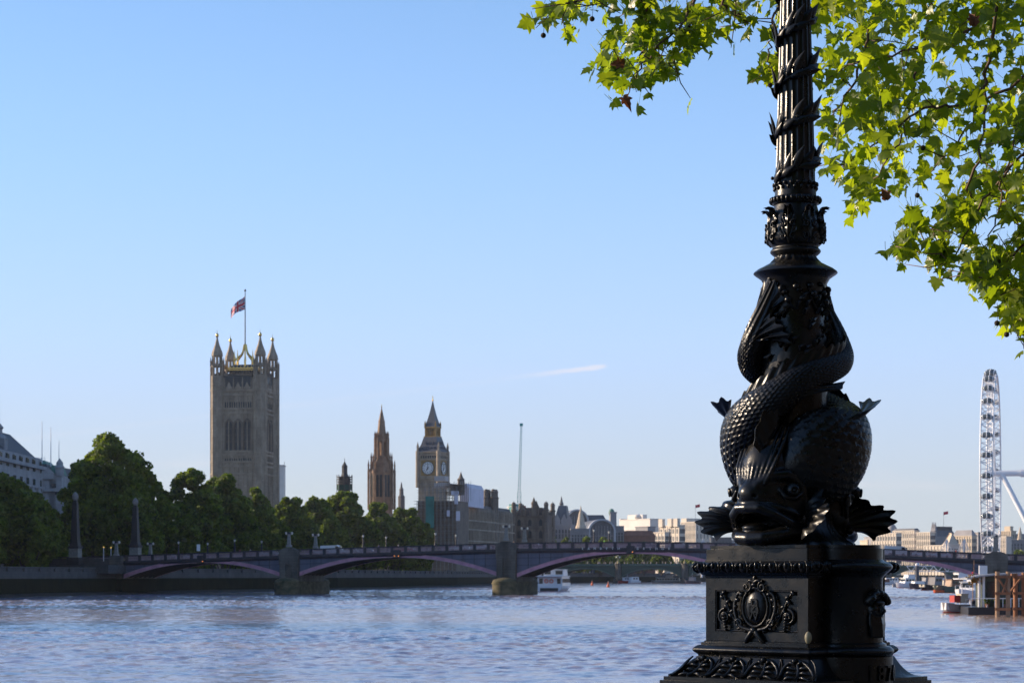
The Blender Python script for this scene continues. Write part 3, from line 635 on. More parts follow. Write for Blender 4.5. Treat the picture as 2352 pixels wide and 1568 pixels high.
def build_water():
    rng = np.random.default_rng(5); M_ = water_mat()
    ys = [64.]
    while ys[-1] < 900: ys.append(ys[-1]+max(.19, .0032*(ys[-1]-20)))
    ys = np.array(ys); k = np.linspace(-.36, .36, 760)
    Y, K = np.meshgrid(ys, k, indexing='ij'); X = K*Y
    Z = np.zeros_like(X)
    def vnoise(x, y, seed):
        r = np.random.default_rng(seed); g = r.random((256, 256)); xi = np.floor(x).astype(int); yi = np.floor(y).astype(int); fx = x-xi; fy = y-yi; fx = fx*fx*(3-2*fx); fy = fy*fy*(3-2*fy)
        q = lambda a, b: g[a % 256, b % 256]
        return (q(xi, yi)*(1-fx)+q(xi+1, yi)*fx)*(1-fy)+(q(xi, yi+1)*(1-fx)+q(xi+1, yi+1)*fx)*fy-.5
    chop = .55+1.25*np.clip(vnoise(X*.006+3, Y*.028+X*.004, 1)+.5, 0, 1)**1.5
    for lam, amp, ang in [(4, .02, .3), (1.9, .04, -.4), (1.0, .045, .5), (.6, .04, -.6), (.4, .032, .2), (.26, .02, -.3)]:
        c, s = math.cos(ang), math.sin(ang); Z += (1.6+np.clip((Y-100)/170, 0, 2.2))*amp*chop*vnoise((X*c-Y*s)/lam*.55, (X*s+Y*c)/lam*1.15, int(lam*10))
    Z *= np.clip((Y-62)/10, 0, 1)*np.clip((1000-Y)/400, .3, 1)*np.clip((np.minimum(K+.36, .36-K))/.02, 0, 1)
    m = MB(); m.grid(np.stack([X, Y, Z], -1)); a, b = X.shape
    # the rest of the river and the far reaches, one sheet around the rippled stretch
    def q(*P): m.add(np.array(P), [[(0, 1, 2, 3)]])
    y0, y1, kk = ys[0], ys[-1], .36
    q((-3000, -900, 0), (3000, -900, 0), (kk*y0, y0, 0), (-kk*y0, y0, 0)); q((3000, -900, 0), (3000, 9000, 0), (kk*y1, y1, 0), (kk*y0, y0, 0))
    q((3000, 9000, 0), (-3000, 9000, 0), (-kk*y1, y1, 0), (kk*y1, y1, 0)); q((-3000, 9000, 0), (-3000, -900, 0), (-kk*y0, y0, 0), (-kk*y1, y1, 0))
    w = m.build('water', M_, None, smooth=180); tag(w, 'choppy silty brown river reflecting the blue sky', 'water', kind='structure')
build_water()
EARTH = mat('dark_earth', (.05, .05, .04), .95, var=.4, scale=.2)
ASPH = mat('asphalt', (.06, .06, .06), .9, var=.25, scale=2)
PAVE = masonry('paving_stone', (.26, .25, .23), .6, .6)
EMB = masonry('embankment_granite', (.075, .072, .072), .55, 1.3, var=.3, mortar=.03)
WEED = mat('weedy_stone', (.010, .013, .006), .9, spec=.1, var=.45, scale=.6, stretch=(1, 1, .5), bump=.6, bscale=3)
# left bank: wall line following the river (world x, y), land behind it
BANK = [(-120, 200), (-108, 300), (-96, 392), (-87, 470), (-51, 600), (-22, 800), (-4, 1000), (26, 1180), (52, 1300), (110, 1420), (240, 1560), (520, 1660), (1100, 1750), (3000, 1800)]
m = MB(); poly = BANK+[(3000, 9000), (-3000, 9000), (-3000, 200)]
m.prism(poly, -2, 4.6); tag(m.build('ground', EARTH), 'dark earth and lawns of the far bank behind the river wall', 'ground', kind='structure')
def bank_wall(name, pts, z0, z1, th, M_, label, panels=0):
    m = MB(); P = np.array(pts, float)
    for i in range(len(P)-1):
        a, b = P[i], P[i+1]; d = (b-a)/np.linalg.norm(b-a); nrm = np.array([d[1], -d[0]])
        q = [a+nrm*th, b+nrm*th, b-nrm*.3, a-nrm*.3]; m.prism(q, z0, z1)
    return m.build(name, M_)
w = tag(thing('embankment_wall', 'long grey granite river wall along the left bank, weed-dark at its foot', 'river wall'), None)
for n_, z0, z1, th, M_ in (('weedy_footing', -1.5, 3.5, 1.1, WEED), ('wall_face', 3.4, 4.9, .9, EMB), ('wall_face', 4.8, 5.55, .55, EMB), ('coping', 5.5, 5.8, .8, EMB)):
    o = bank_wall(n_, BANK[:10], z0, z1, th, M_, None); o.parent = w
o = MB()
for i in range(9):
    a, b = np.array(BANK[i]), np.array(BANK[i+1]); L_ = np.linalg.norm(b-a); d = (b-a)/L_; nr = np.array([d[1], -d[0]])
    for k in range(int(L_/9)):
        p = a+d*(k*9+4); o.box((*(p+nr*.7), 5.1), (.5, 1.4, 1.3), math.atan2(d[1], d[0])+math.pi/2)
o.build('wall_pier', EMB, w)['kind'] = 'stuff'
mud = MB(); P = np.array(BANK[:8]); off = []
for i in range(len(P)):
    d = P[min(i+1, len(P)-1)]-P[max(i-1, 0)]; d = d/np.linalg.norm(d); off.append(P[i]+np.array([d[1], -d[0]])*(9+3*math.sin(i*2.1)))
mud.add(np.r_[np.c_[P, np.full(len(P), .75)], np.c_[off, np.full(len(P), -.25)]], [[(i, i+len(P), i+len(P)+1, i+1) for i in range(len(P)-1)]]); tag(mud.build('foreshore', mat('river_mud', (.028, .025, .02), .8, spec=.2, var=.5, scale=.4, bump=.5)), 'strip of dark wet foreshore at the foot of the left river wall', 'foreshore', kind='structure')
# near bank: the pavement the lamp stands on, its wall and the granite pier under the lamp
ca, sa = math.cos(rad(-45)), math.sin(rad(-45))
n1 = np.array([sa, -ca]); n2 = np.array([ca, sa]); C0 = np.array([1.6175, 12.0])     # along the wall towards us, towards the pavement
GZ = 2.05
m = MB(); e0 = C0-n2*.1
m.prism([C0-n1*400-n2*.3, C0+n1*400-n2*.3, C0+n1*400+n2*500, C0-n1*400+n2*500], -3, GZ); tag(m.build('pavement', PAVE), 'pale riverside pavement the lamp post and plane tree stand on', 'pavement', kind='structure')
m = MB(); m.prism([C0-n1*400+n2*.28, C0-n1*.78+n2*.28, C0-n1*.78-n2*.33, C0-n1*400-n2*.33], -3, 2.86); m.prism([C0+n1*.78+n2*.28, C0+n1*400+n2*.28, C0+n1*400-n2*.33, C0+n1*.78-n2*.33], -3, 2.86)
pw = m.build('parapet_wall', EMB); tag(pw, 'low granite parapet wall running either side of the lamp pedestal', 'parapet')
m = MB(); R_ = Matrix.Translation((C0[0], C0[1], 0)) @ Matrix.Rotation(rad(-45), 4, 'Z')
sqprof(m, [(.62, -1.5), (.62, LAMP_Z0-.16), (.60, LAMP_Z0-.14), (.545, LAMP_Z0-.12), (.545, LAMP_Z0-.012)], .02, R_)
gp = m.build('granite_pier', GRANITE, None, smooth=35); tag(gp, 'red granite block directly beneath the black lamp post', 'pedestal')
# ---------------------------------------------------------------- plane tree over the pavement
BARK = mat('plane_bark', (.16, .13, .10), .85, var=.4, scale=6, bump=.4)
TWIG = mat('twig_bark', (.13, .075, .05), .7, var=.3, scale=20)
LEAF = leafmat('plane_leaf', (.06, .11, .010), (.25, .31, .026), trans=.6, gloss=.33, tcol=(2.3, 2.2, .55), scale=.8)
DEAD = leafmat('dead_leaf', (.13, .045, .02), (.2, .08, .03), trans=.25, gloss=.7, tcol=(1.2, .9, .6))
BALL = mat('seed_ball_brown', (.05, .035, .02), .9, scale=90, bump=.6)
tree = thing('plane_tree', 'plane tree with bright lobed leaves hanging over the lamp post', 'tree', (8.6, 17.2, GZ))
TO = np.array(tree.location)
def wp(x, y, Y): return np.array([PX(x, Y), Y, PZ(y, Y)])-TO
m = MB(); a = np.arange(7)
tr = [(0, 0, -.1), (.05, 0, .8), (.1, -.05, 2.6), (-.1, -.1, 4.6), (-.5, -.2, 6.2)]
m.tube(spline(tr, 24), np.interp(np.linspace(0, 1, 24), [0, .06, .2, 1], [.75, .55, .45, .34]), 20); m.build('trunk', BARK, tree, smooth=180)
limbs = [[(-.5, -.2, 6.0), (-1.8, -.8, 7.2), (-4.2, -1.6, 7.9), (-6.6, -2.1, 7.7), (-7.9, -2.3, 7.3)], [(-.4, -.1, 5.6), (-1.6, -.2, 6.9), (-3.2, -.9, 7.6), (-4.6, -1.3, 7.4)], [(-.5, -.2, 6.1), (-.2, .8, 8.4), (.6, 1.4, 10.5)], [(-.3, -.2, 5.8), (1.2, -.6, 7.8), (3, -1, 9.4)], [(-.5, -.2, 6.1), (-1.2, -1.2, 8.6), (-2.2, -1.6, 10.6)], [(-.2, -.1, 5.0), (-1.4, -.8, 5.9), (-2.6, -1.3, 6.2), (-3.4, -1.6, 5.8)]]
for L_ in limbs:
    m = MB(); m.tube(spline(L_, 20), np.linspace(.2, .022, 20), 12); m.build('limb', BARK, tree, smooth=180)
TW = [([(1640, -260), (1600, -20), (1562, 60), (1500, 115), (1462, 175), (1448, 215)], 15.0), ([(1505, -250), (1485, 0), (1488, 80), (1460, 140), (1380, 158)], 15.3), ([(1560, -250), (1400, -40), (1330, 2), (1275, 14)], 14.8), ([(1700, -240), (1660, 0), (1690, 30), (1722, 55)], 14.7), ([(1660, -200), (1590, 10), (1580, 100), (1520, 150)], 15.4),
      ([(1830, -200), (1790, -20), (1772, 90), (1765, 180)], 15.6), ([(2420, -140), (2240, 55), (2100, 110), (1960, 150), (1905, 165)], 15.2), ([(2330, -180), (2272, 120), (2262, 210), (2250, 330), (2225, 425), (2238, 485), (2192, 590), (2150, 586), (2060, 566)], 14.4), ([(2500, 110), (2250, 230), (2130, 250), (2010, 330), (1925, 388)], 14.9),
      ([(2480, 300), (2352, 350), (2240, 485), (2160, 520), (2085, 508)], 14.6), ([(2500, 440), (2352, 555), (2300, 618), (2240, 640)], 14.2), ([(2480, 500), (2360, 640), (2335, 700), (2316, 735)], 14.3), ([(2450, -80), (2380, 150), (2330, 330), (2290, 480), (2262, 600)], 15.0), ([(2180, -200), (2140, 0), (2100, 190), (2080, 300), (2020, 400), (1985, 440)], 15.5), ([(2050, -200), (2010, 20), (1960, 190), (1915, 260), (1905, 300)], 16.0), ([(2400, -40), (2290, 70), (2240, 250), (2180, 350), (2110, 410)], 15.8), ([(2520, 380), (2400, 470), (2340, 520)], 14.6)]
m = MB(); tips = []; ctips = []; rq = np.random.default_rng(77)
LP = np.concatenate([spline(L_, 24)[3:] for L_ in limbs])
for q in LP:                                              # side branches along the limbs, above the view
    for _ in range(2):
        d = rq.normal(0, 1, 3); d[2] = abs(d[2])*.7+.1; d /= np.linalg.norm(d); e = q+d*rq.uniform(.7, 1.7); w = e+TO
        if PZ(-90, w[1]) < w[2] or w[0]/w[1] > .27:
            mid = (q+e)/2+rq.normal(0, .08, 3); m.tube(spline([q, mid, e], 8), np.linspace(.022, .005, 8), 5); ctips += [mid, e, e, (mid+e)/2]
for pts, Y in TW:                                         # each hanging twig springs from its nearest limb
    p0 = wp(pts[0][0], pts[0][1], Y+.35*math.sin(pts[0][0])); q = LP[np.argmin(((LP-p0)**2).sum(1))]; m.tube(spline([q, (q*.6+p0*.4)+np.array([0, 0, .15]), p0], 10), np.linspace(.03, .014, 10), 6)
for pts, Y in TW:
    r = np.random.default_rng(int(pts[0][0])); P = spline([wp(x, y, Y+.35*math.sin(i*1.7+pts[0][0])) for i, (x, y) in enumerate(pts)], 30)
    P += r.normal(0, .012, P.shape)
    m.tube(P, np.linspace(.014, .0035, 30), 6)
    for k in range(7, 29):
        if r.random() < .5:
            q = P[k]; d = r.normal(0, 1, 3); d[2] = d[2]*.5-.2; d /= np.linalg.norm(d); ln = .12+.25*r.random(); e = q+d*ln; m.tube([q, (q+e)/2+r.normal(0, .02, 3), e], [.005, .004, .0025], 5); tips.append(e); tips.append((q+e)/2)
    tips += list(P[6::2])
    tips += [P[-1]+r.normal(0, .06, 3) for _ in range(9)]
m.build('twigs', TWIG, tree, smooth=180)['kind'] = 'stuff'
# palmate leaf: right half outline, mirrored
H = np.array([(0, .05), (.15, -.04), (.34, 0), (.58, .10), (.50, .17), (.44, .25), (.56, .33), (.70, .52), (.52, .51), (.40, .49), (.33, .58), (.30, .72), (.2, .76), (.12, .88), (0, 1.08)])
O_ = np.concatenate([H, (H[1:-1]*[-1, 1])[::-1]]); n = len(O_)
def leaf_template(fold, droop, twist):
    V = np.c_[np.r_[O_, [[0, .36]]], np.zeros(n+1)]
    V[:, 2] = fold*np.abs(V[:, 0])-droop*(V[:, 1]-.3)**2-twist*V[:, 0]**2+.05*np.sin(V[:, 0]*9)*np.abs(V[:, 0])
    return V
LF = np.array([(i, (i+1) % n, n) for i in range(n)])
TEM = [leaf_template(.25, .35, .5), leaf_template(.1, .2, .25), leaf_template(.4, .5, .2), leaf_template(-.15, .3, .6)]
def inside(poly, x, y):
    c = False; j = len(poly)-1
    for i in range(len(poly)):
        xi, yi = poly[i]; xj, yj = poly[j]
        if (yi > y) != (yj > y) and x < (xj-xi)*(y-yi)/(yj-yi)+xi: c = not c
        j = i
    return c
REG = [([(1245, 10), (1290, 45), (1400, 50), (1405, 70), (1350, 125), (1340, 150), (1345, 172), (1420, 190), (1432, 232), (1478, 238), (1505, 225), (1495, 175), (1560, 165), (1600, 128), (1650, 78), (1735, 72), (1730, -260), (1400, -260)], 560, 14.3, 16.6),
       ([(1765, -200), (1752, 60), (1760, 120), (1752, 200), (1800, 200), (1840, -200)], 70, 15.2, 16.6),
       ([(1850, -260), (1860, 165), (1895, 190), (1885, 300), (1910, 350), (1905, 395), (1915, 432), (1950, 425), (1965, 470), (2000, 430), (2090, 445), (2170, 425), (2165, 480), (2215, 520), (2260, 500), (2352, 520), (2700, 620), (2800, -260)], 3000, 13.6, 17.6),
       ([(2480, 560), (2352, 560), (2290, 580), (2210, 610), (2225, 665), (2290, 690), (2310, 745), (2335, 740), (2480, 760)], 210, 13.9, 15.0), ([(2050, 540), (2105, 535), (2110, 590), (2060, 600)], 36, 14.2, 14.6), ([(2130, 560), (2200, 560), (2205, 605), (2130, 600)], 34, 14.2, 14.6), ([(2080, 490), (2105, 480), (2110, 525), (2075, 520)], 12, 14.5, 14.8), ([(2150, 470), (2230, 440), (2230, 545), (2165, 540)], 70, 14.2, 14.9), ([(2200, 590), (2290, 560), (2300, 640), (2230, 660)], 50, 14.0, 14.8), ([(2290, 690), (2352, 640), (2352, 770), (2312, 762)], 60, 14.0, 14.8), ([(1950, 430), (2010, 420), (1990, 482), (1960, 485)], 26, 14.6, 15.4)]
rg = np.random.default_rng(21); pos = []
for poly, cnt, Y0, Y1 in REG:
    xs = [p[0] for p in poly]; ys = [p[1] for p in poly]; k = 0
    cl = []                                               # leaves gather in sprays
    while len(cl) < max(3, cnt//6):
        x, y = rg.uniform(min(xs), max(xs)), rg.uniform(min(ys), max(ys))
        if inside(poly, x, y): cl.append((x, y, rg.uniform(Y0, Y1)))
    while k < cnt:
        cx, cy, cY = cl[rg.integers(len(cl))]; x, y = cx+rg.normal(0, 26), cy+rg.normal(0, 22)
        if inside(poly, x, y+10): pos.append(wp(x, y, cY+rg.normal(0, .18))); k += 1
for t in tips:
    if rg.random() < .7: pos.append(t+rg.normal(0, .03, 3))
for t in ctips:                                           # the rest of the crown, above and beyond the frame
    for _ in range(5):
        p = t+rg.normal(0, .16, 3); w = p+TO
        if PZ(-50, w[1]) < w[2] or w[0]/w[1] > .26: pos.append(p)
pos = np.array(pos); N_ = len(pos)
tip = np.c_[rg.normal(-.15, .7, N_), rg.normal(-.1, .6, N_), -rg.uniform(.15, 1.1, N_)]; tip /= np.linalg.norm(tip, axis=1)[:, None]
nr = np.c_[rg.normal(-.25, .6, N_), rg.normal(-.2, .6, N_), rg.normal(.55, .5, N_)]; nr -= tip*(nr*tip).sum(1)[:, None]; nr /= np.linalg.norm(nr, axis=1)[:, None]; sx = np.cross(tip, nr)
sz = rg.uniform(.055, .125, N_)
m = MB()
for q in range(4):
    I = np.arange(N_) % 4 == q; T_ = TEM[q]
    V = pos[I][:, None]+sz[I][:, None, None]*(T_[None, :, 0:1]*sx[I][:, None]+T_[None, :, 1:2]*tip[I][:, None]+T_[None, :, 2:3]*nr[I][:, None])
    k = I.sum(); F = (LF[None]+(np.arange(k)*(n+1))[:, None, None]).reshape(-1, 3); m.add(V, [F])
    st = pos[I]; b = st-tip[I]*.07+np.array([0, 0, .03]); w_ = sx[I]*.0018
    m.add(np.stack([st-w_, st+w_, b+w_, b-w_], 1), [np.arange(4*k).reshape(k, 4)])
m.build('crown', LEAF, tree, smooth=180)['kind'] = 'stuff'
for x, y, Y in ((1434, 150, 14.6), (1430, 222, 14.6), (2237, 60, 14.0), (2036, 460, 15.4)):
    mm = MB(); p = wp(x, y, Y); mm.add(TEM[2]*np.array([.6, 1, 1.5])*.11*np.array([1, -1, 1]), [LF], Matrix.Translation(p) @ Matrix.Rotation(rad(80), 4, 'X') @ Matrix.Rotation(x, 4, 'Z') @ Matrix.Rotation(math.pi, 4, 'Z')); mm.tube([p, p+np.array([.01, 0, .09])], .0025, 5); mm.build('withered_leaf', DEAD, tree, smooth=180)
for x, y, Y in ((1360, 44, 14.8), (1248, 82, 14.8), (1580, 60, 14.8), (1769, 196, 15.5), (1862, 205, 15.2), (2107, 449, 15.2), (2290, 742, 14.3), (2312, 768, 14.3), (2296, 600, 14.2), (2120, 340, 14.5)):
    mm = MB(); p = wp(x, y, Y); mm.ell(p, .019, 12, 8); mm.tube([p, p+np.array([.006, 0, .07]), p+np.array([.0, 0, .14])], .0018, 5); mm.build('seed_ball', BALL, tree, smooth=180)

# ---------------------------------------------------------------- trees at a distance
CROWN = leafmat('far_foliage', (.018, .041, .007), (.165, .225, .027), trans=.5, gloss=.6, scale=.12, tcol=(1.6, 1.6, .5))
CROWN2 = leafmat('far_foliage_light', (.05, .09, .015), (.20, .25, .036), trans=.35, gloss=.6, scale=.12, tcol=(1.5, 1.5, .5))
TRUNK = mat('trunk_bark', (.07, .055, .045), .9, var=.3, scale=2)
def crown_mb(r, rx, ry, z0, z1, nl=26, per=340, cs=.75, deep=.2):
    """lobes on an egg-shaped crown, each covered in ragged leaf clumps"""
    lob = []
    for k in range(nl):
        a = r.uniform(0, 6.283); v = r.uniform(-1, 1); f = r.uniform(.72, .95) if k > 10 else r.uniform(.1, .5); s = math.sqrt(1-v*v)
        wz = 1-.35*max(0, v)
        lob.append((np.array([rx*f*s*math.cos(a)*wz, ry*f*s*math.sin(a)*wz, (z0+z1)/2+(z1-z0)/2*v*f*1.05]), (r.uniform(.36, .5) if k < 11 else r.uniform(.10, .22))*min(rx, (z1-z0)/2)))
    C = np.array([l[0] for l in lob]); Rr = np.array([l[1] for l in lob]); PP = []; NN = []
    for c, q in lob:
        d = r.normal(0, 1, (per, 3)); d /= np.linalg.norm(d, axis=1)[:, None]; f = np.where(r.random(per) < deep, r.uniform(.3, .9, per), r.uniform(.8, 1.22, per)); P = c+d*q*f[:, None]*np.array([1, 1, .82])
        ins = ((np.linalg.norm((P[:, None]-C[None])/np.array([1, 1, .82]), axis=2)/Rr[None]) < .72).any(1); ok = ~ins | (r.random(per) < .3); PP.append(P[ok]); NN.append(d[ok])
    P = np.concatenate(PP); Nn = np.concatenate(NN)+r.normal(0, .95, (sum(map(len, PP)), 3)); Nn /= np.linalg.norm(Nn, axis=1)[:, None]
    t = np.cross(Nn, r.normal(0, 1, Nn.shape)); t /= np.linalg.norm(t, axis=1)[:, None]; b = np.cross(Nn, t); k = len(P); s = cs*r.uniform(.55, 1.25, k)
    an = np.arange(6)*math.pi/3; rr = r.uniform(.45, 1.1, (k, 6)); V = P[:, None]+(s[:, None]*rr)[..., None]*(np.cos(an)[None, :, None]*t[:, None]+np.sin(an)[None, :, None]*b[:, None])+Nn[:, None]*r.normal(0, .12, (k, 6, 1))*s[:, None, None]
    m = MB(); m.add(V, [np.arange(6*k).reshape(k, 6)]); return m
def make_tree(name, label, loc, rx, ry, z0, z1, seed, nl=26, per=340, cs=.75, M_=None, group=None, trunk=True):
    r = np.random.default_rng(seed); t = thing(name, label, 'tree', loc, 0, group)
    if trunk:
        m = MB(); m.tube(spline([(0, 0, -.3), (.1, .1, z0*.5), (-.2, 0, z0*1.05), (0, .2, (z0+z1)/2)], 14), np.linspace(.7, .25, 14)*min(1, rx/6), 9)
        for k in range(5):
            a = k*1.3+seed; m.tube(spline([(0, 0, z0*.8), (rx*.25*math.cos(a), ry*.25*math.sin(a), z0*1.1), (rx*.55*math.cos(a), ry*.55*math.sin(a), z0+(z1-z0)*.35)], 8), np.linspace(.3, .08, 8)*min(1, rx/6), 6)
        m.build('trunk', TRUNK, t, smooth=180)
    crown_mb(r, rx, ry, z0, z1, nl, per, cs).build('crown', M_ or CROWN, t)
    return t
GRD = 4.6
LB = [  # x, top row, depth, half width px, words
 (258, 996, 505, 96, 'tallest round dark tree on the left bank, above the two obelisks'), (185, 1062, 520, 62, 'dark tree filling the left shoulder of the tallest tree'), (335, 1072, 515, 58, 'dark tree filling the right shoulder of the tallest tree'),
 (432, 1066, 560, 72, 'broad dark tree standing left of the tall square tower'), (512, 1082, 600, 62, 'dark tree at the left foot of the tall square tower'), (580, 1112, 640, 56, 'lower dark tree in front of the tall square tower'),
 (662, 1130, 700, 52, 'dark tree at the right foot of the tall square tower'), (728, 1134, 740, 50, 'dark tree between the square tower and the scaffolded dark turret'), (792, 1124, 770, 60, 'dark tree just below the small dark scaffolded turret'), (868, 1150, 810, 50, 'dark tree below the slender brown spire'), (930, 1158, 850, 46, 'dark tree below and left of the clock tower'), (972, 1196, 880, 32, 'last low tree of the row, against the scaffolded palace end'),
 (18, 1086, 436, 86, 'near dark tree at the left edge of the view, hiding the stone offices'), (72, 1124, 446, 60, 'near dark tree left of the first obelisk'), (-60, 1110, 425, 80, 'near dark tree cut by the left edge of the view')]
for i, (x, y, Y, w, lb) in enumerate(LB):
    rx = w/FD*Y*1.12; z1 = PZ(y, Y)-GRD; make_tree('bank_tree', lb, (PX(x, Y), Y, GRD), rx, rx*.9, z1*.06, z1*.97, 100+i, nl=100, per=260, cs=.52 if Y < 600 else .62, group='trees along the left bank')
UN = [(300, 1165, 492, 50), (390, 1160, 540, 55), (470, 1158, 585, 55), (545, 1165, 620, 55), (620, 1180, 660, 50), (690, 1190, 700, 50), (755, 1190, 735, 50), (830, 1200, 775, 50), (905, 1210, 815, 46), (955, 1232, 850, 36), (215, 1150, 495, 50), (60, 1190, 425, 60), (-40, 1190, 412, 60), (118, 1205, 470, 34)]
UNL = ['low tree behind the right obelisk', 'low tree beyond the left arch of the bridge', 'low tree below the broad tree left of the square tower', 'low tree below the left foot of the square tower', 'low tree behind the first bridge pier', 'low tree right of the first bridge pier', 'low tree under the scaffolded turret, behind the second arch', 'low tree behind the white van on the bridge', 'low tree under the slender spire', 'low tree beside the scaffolded palace end', 'low tree between the two obelisks', 'low tree by the river wall at the left edge', 'low tree cut by the left edge, by the river wall', 'low tree beside the left obelisk']
for i, (x, y, Y, w) in enumerate(UN):
    rx = w/FD*Y*1.25; z1 = PZ(y, Y)-GRD; make_tree('bank_tree', UNL[i], (PX(x, Y), Y, GRD), rx, rx*.8, .8, z1, 300+i, nl=64, per=230, cs=.55, group='trees along the left bank', trunk=True)
# trees along the embankment far up river
FT = [(1300, 1236, 1330, 26, 'pale green tree above the bridge, right of the palace end'), (1345, 1232, 1345, 30, 'pale green tree below the vaulted station roofs'), (1390, 1234, 1350, 26, 'pale green tree just right of the twin bridge lamps'), (1270, 1232, 1300, 14, 'dark small tree against the palace end'), (1480, 1245, 1360, 20, 'small tree between the white block and the beige offices'), (1425, 1245, 1365, 16, 'small dark tree below the white block'), (2340, 1262, 1300, 22, 'small green tree at the right edge beyond the bridge'),
      (1380, 1272, 1290, 34, 'dark tree behind the green bridge, left of its first lamps'), (1450, 1272, 1295, 36, 'dark tree behind the green bridge, right of its first lamps'), (1520, 1270, 1300, 36, 'dark tree seen under the third arch'), (1590, 1272, 1305, 34, 'pale topped tree seen under the right of the third arch'), (1320, 1280, 1285, 30, 'dark tree under the left of the third arch')]
for i, (x, y, Y, w, lb) in enumerate(FT):
    rx = w/FD*Y; z1 = PZ(y, Y)-GRD; make_tree('embankment_tree', lb, (PX(x, Y), Y, GRD), rx, rx, 1.5, z1, 500+i, nl=36, per=90, cs=1.1, M_=CROWN2 if i < 7 or i == 10 else CROWN, group='trees along the far embankment')
# street trees behind the viewer, along this bank
proto = None
for k, s in enumerate((-6, -15, -25, -36)):
    p = C0-n1*s*1.0+n2*9; p = C0+n1*(-s)+n2*(8+k % 2)
    if proto is None: proto = make_tree('street_tree', 'leafy street tree on the pavement behind the viewer', (p[0], p[1], GZ), 6, 6, 4, 15, 900, nl=24, per=260, cs=.7, group='street trees behind the viewer')
    else: dup(proto, (p[0], p[1], GZ), k*1.1)
AMBER = emit('amber_signal', (1.0, .32, .06), .7)
# ---------------------------------------------------------------- the five-arch road bridge
NAVY = mat('dark_navy_paint', (.022, .022, .032), .5, var=.3, scale=1.5)
SLATE = mat('slate_blue_paint', (.085, .095, .14), .55, var=.22, scale=.5, stretch=(1, 1, .25))
PINK = mat('faded_pink_paint', (.46, .22, .29), .55, var=.25, scale=.6)
PINKG = mat('dusty_pink_paint', (.33, .23, .25), .6, var=.25, scale=1)
SOFF = mat('sooty_steel', (.035, .032, .035), .7, var=.3)
PIER = masonry('stained_pier_granite', (.115, .105, .09), .6, 1.4, var=.5, mortar=.03)
MOSS = mat('mossy_granite', (.035, .042, .014), .85, col2=(.15, .12, .065), scale=.55, stretch=(1, 1, 1.6), bump=.4, bscale=4)
STONE_D = mat('grey_stone', (.22, .21, .19), .8, var=.25, scale=2)
PALE = mat('pale_lantern_glass', (.62, .60, .52), .3, var=.1)
BA = rad(-12); BX, BY = -1.1, 445.0
bridge = thing('road_bridge', 'low five-arched road bridge with pink arch ribs, slate spandrels and dark parapets', 'bridge', (BX, BY, 0), BA)
BM = Matrix.Translation((BX, BY, 0)) @ Matrix.Rotation(BA, 4, 'Z')
def bw(t, y, z): return BM @ Vector((t, y, z))
TT = np.array([-150, -120, -88, -48, 0, 22, 45, 80, 101, 140, 200.]); TZ = np.array([7.6, 7.9, 8.45, 9.75, 11.0, 11.2, 10.95, 9.5, 8.5, 7.2, 6.6])
def top(t):
    t = np.asarray(t, float); k = np.linspace(-150, 200, 701); zz = np.interp(k, TT, TZ); w = np.ones(41)/41; zs = np.convolve(np.pad(zz, 20, mode='edge'), w, 'valid'); return np.interp(t, k, zs)
PIERS = [-48, 0, 53, 101]; PW = 2.2
ARCH = [(-86.2, -50.2, 3.5, 3.9, 6.9), (-45.8, -2.2, 4.0, 4.0, 8.0), (2.2, 50.8, 3.7, 3.6, 8.75), (55.2, 98.8, 3.6, 3.1, 7.35), (103.2, 139, 2.9, 2.6, 5.6)]
def arch_z(a, t):                                          # intrados
    t0, t1, z0, z1, zc = a; u = (t-t0)/(t1-t0); return z0+(z1-z0)*u+(zc-(z0+z1)/2)*(1-np.abs(2*u-1)**2.05)
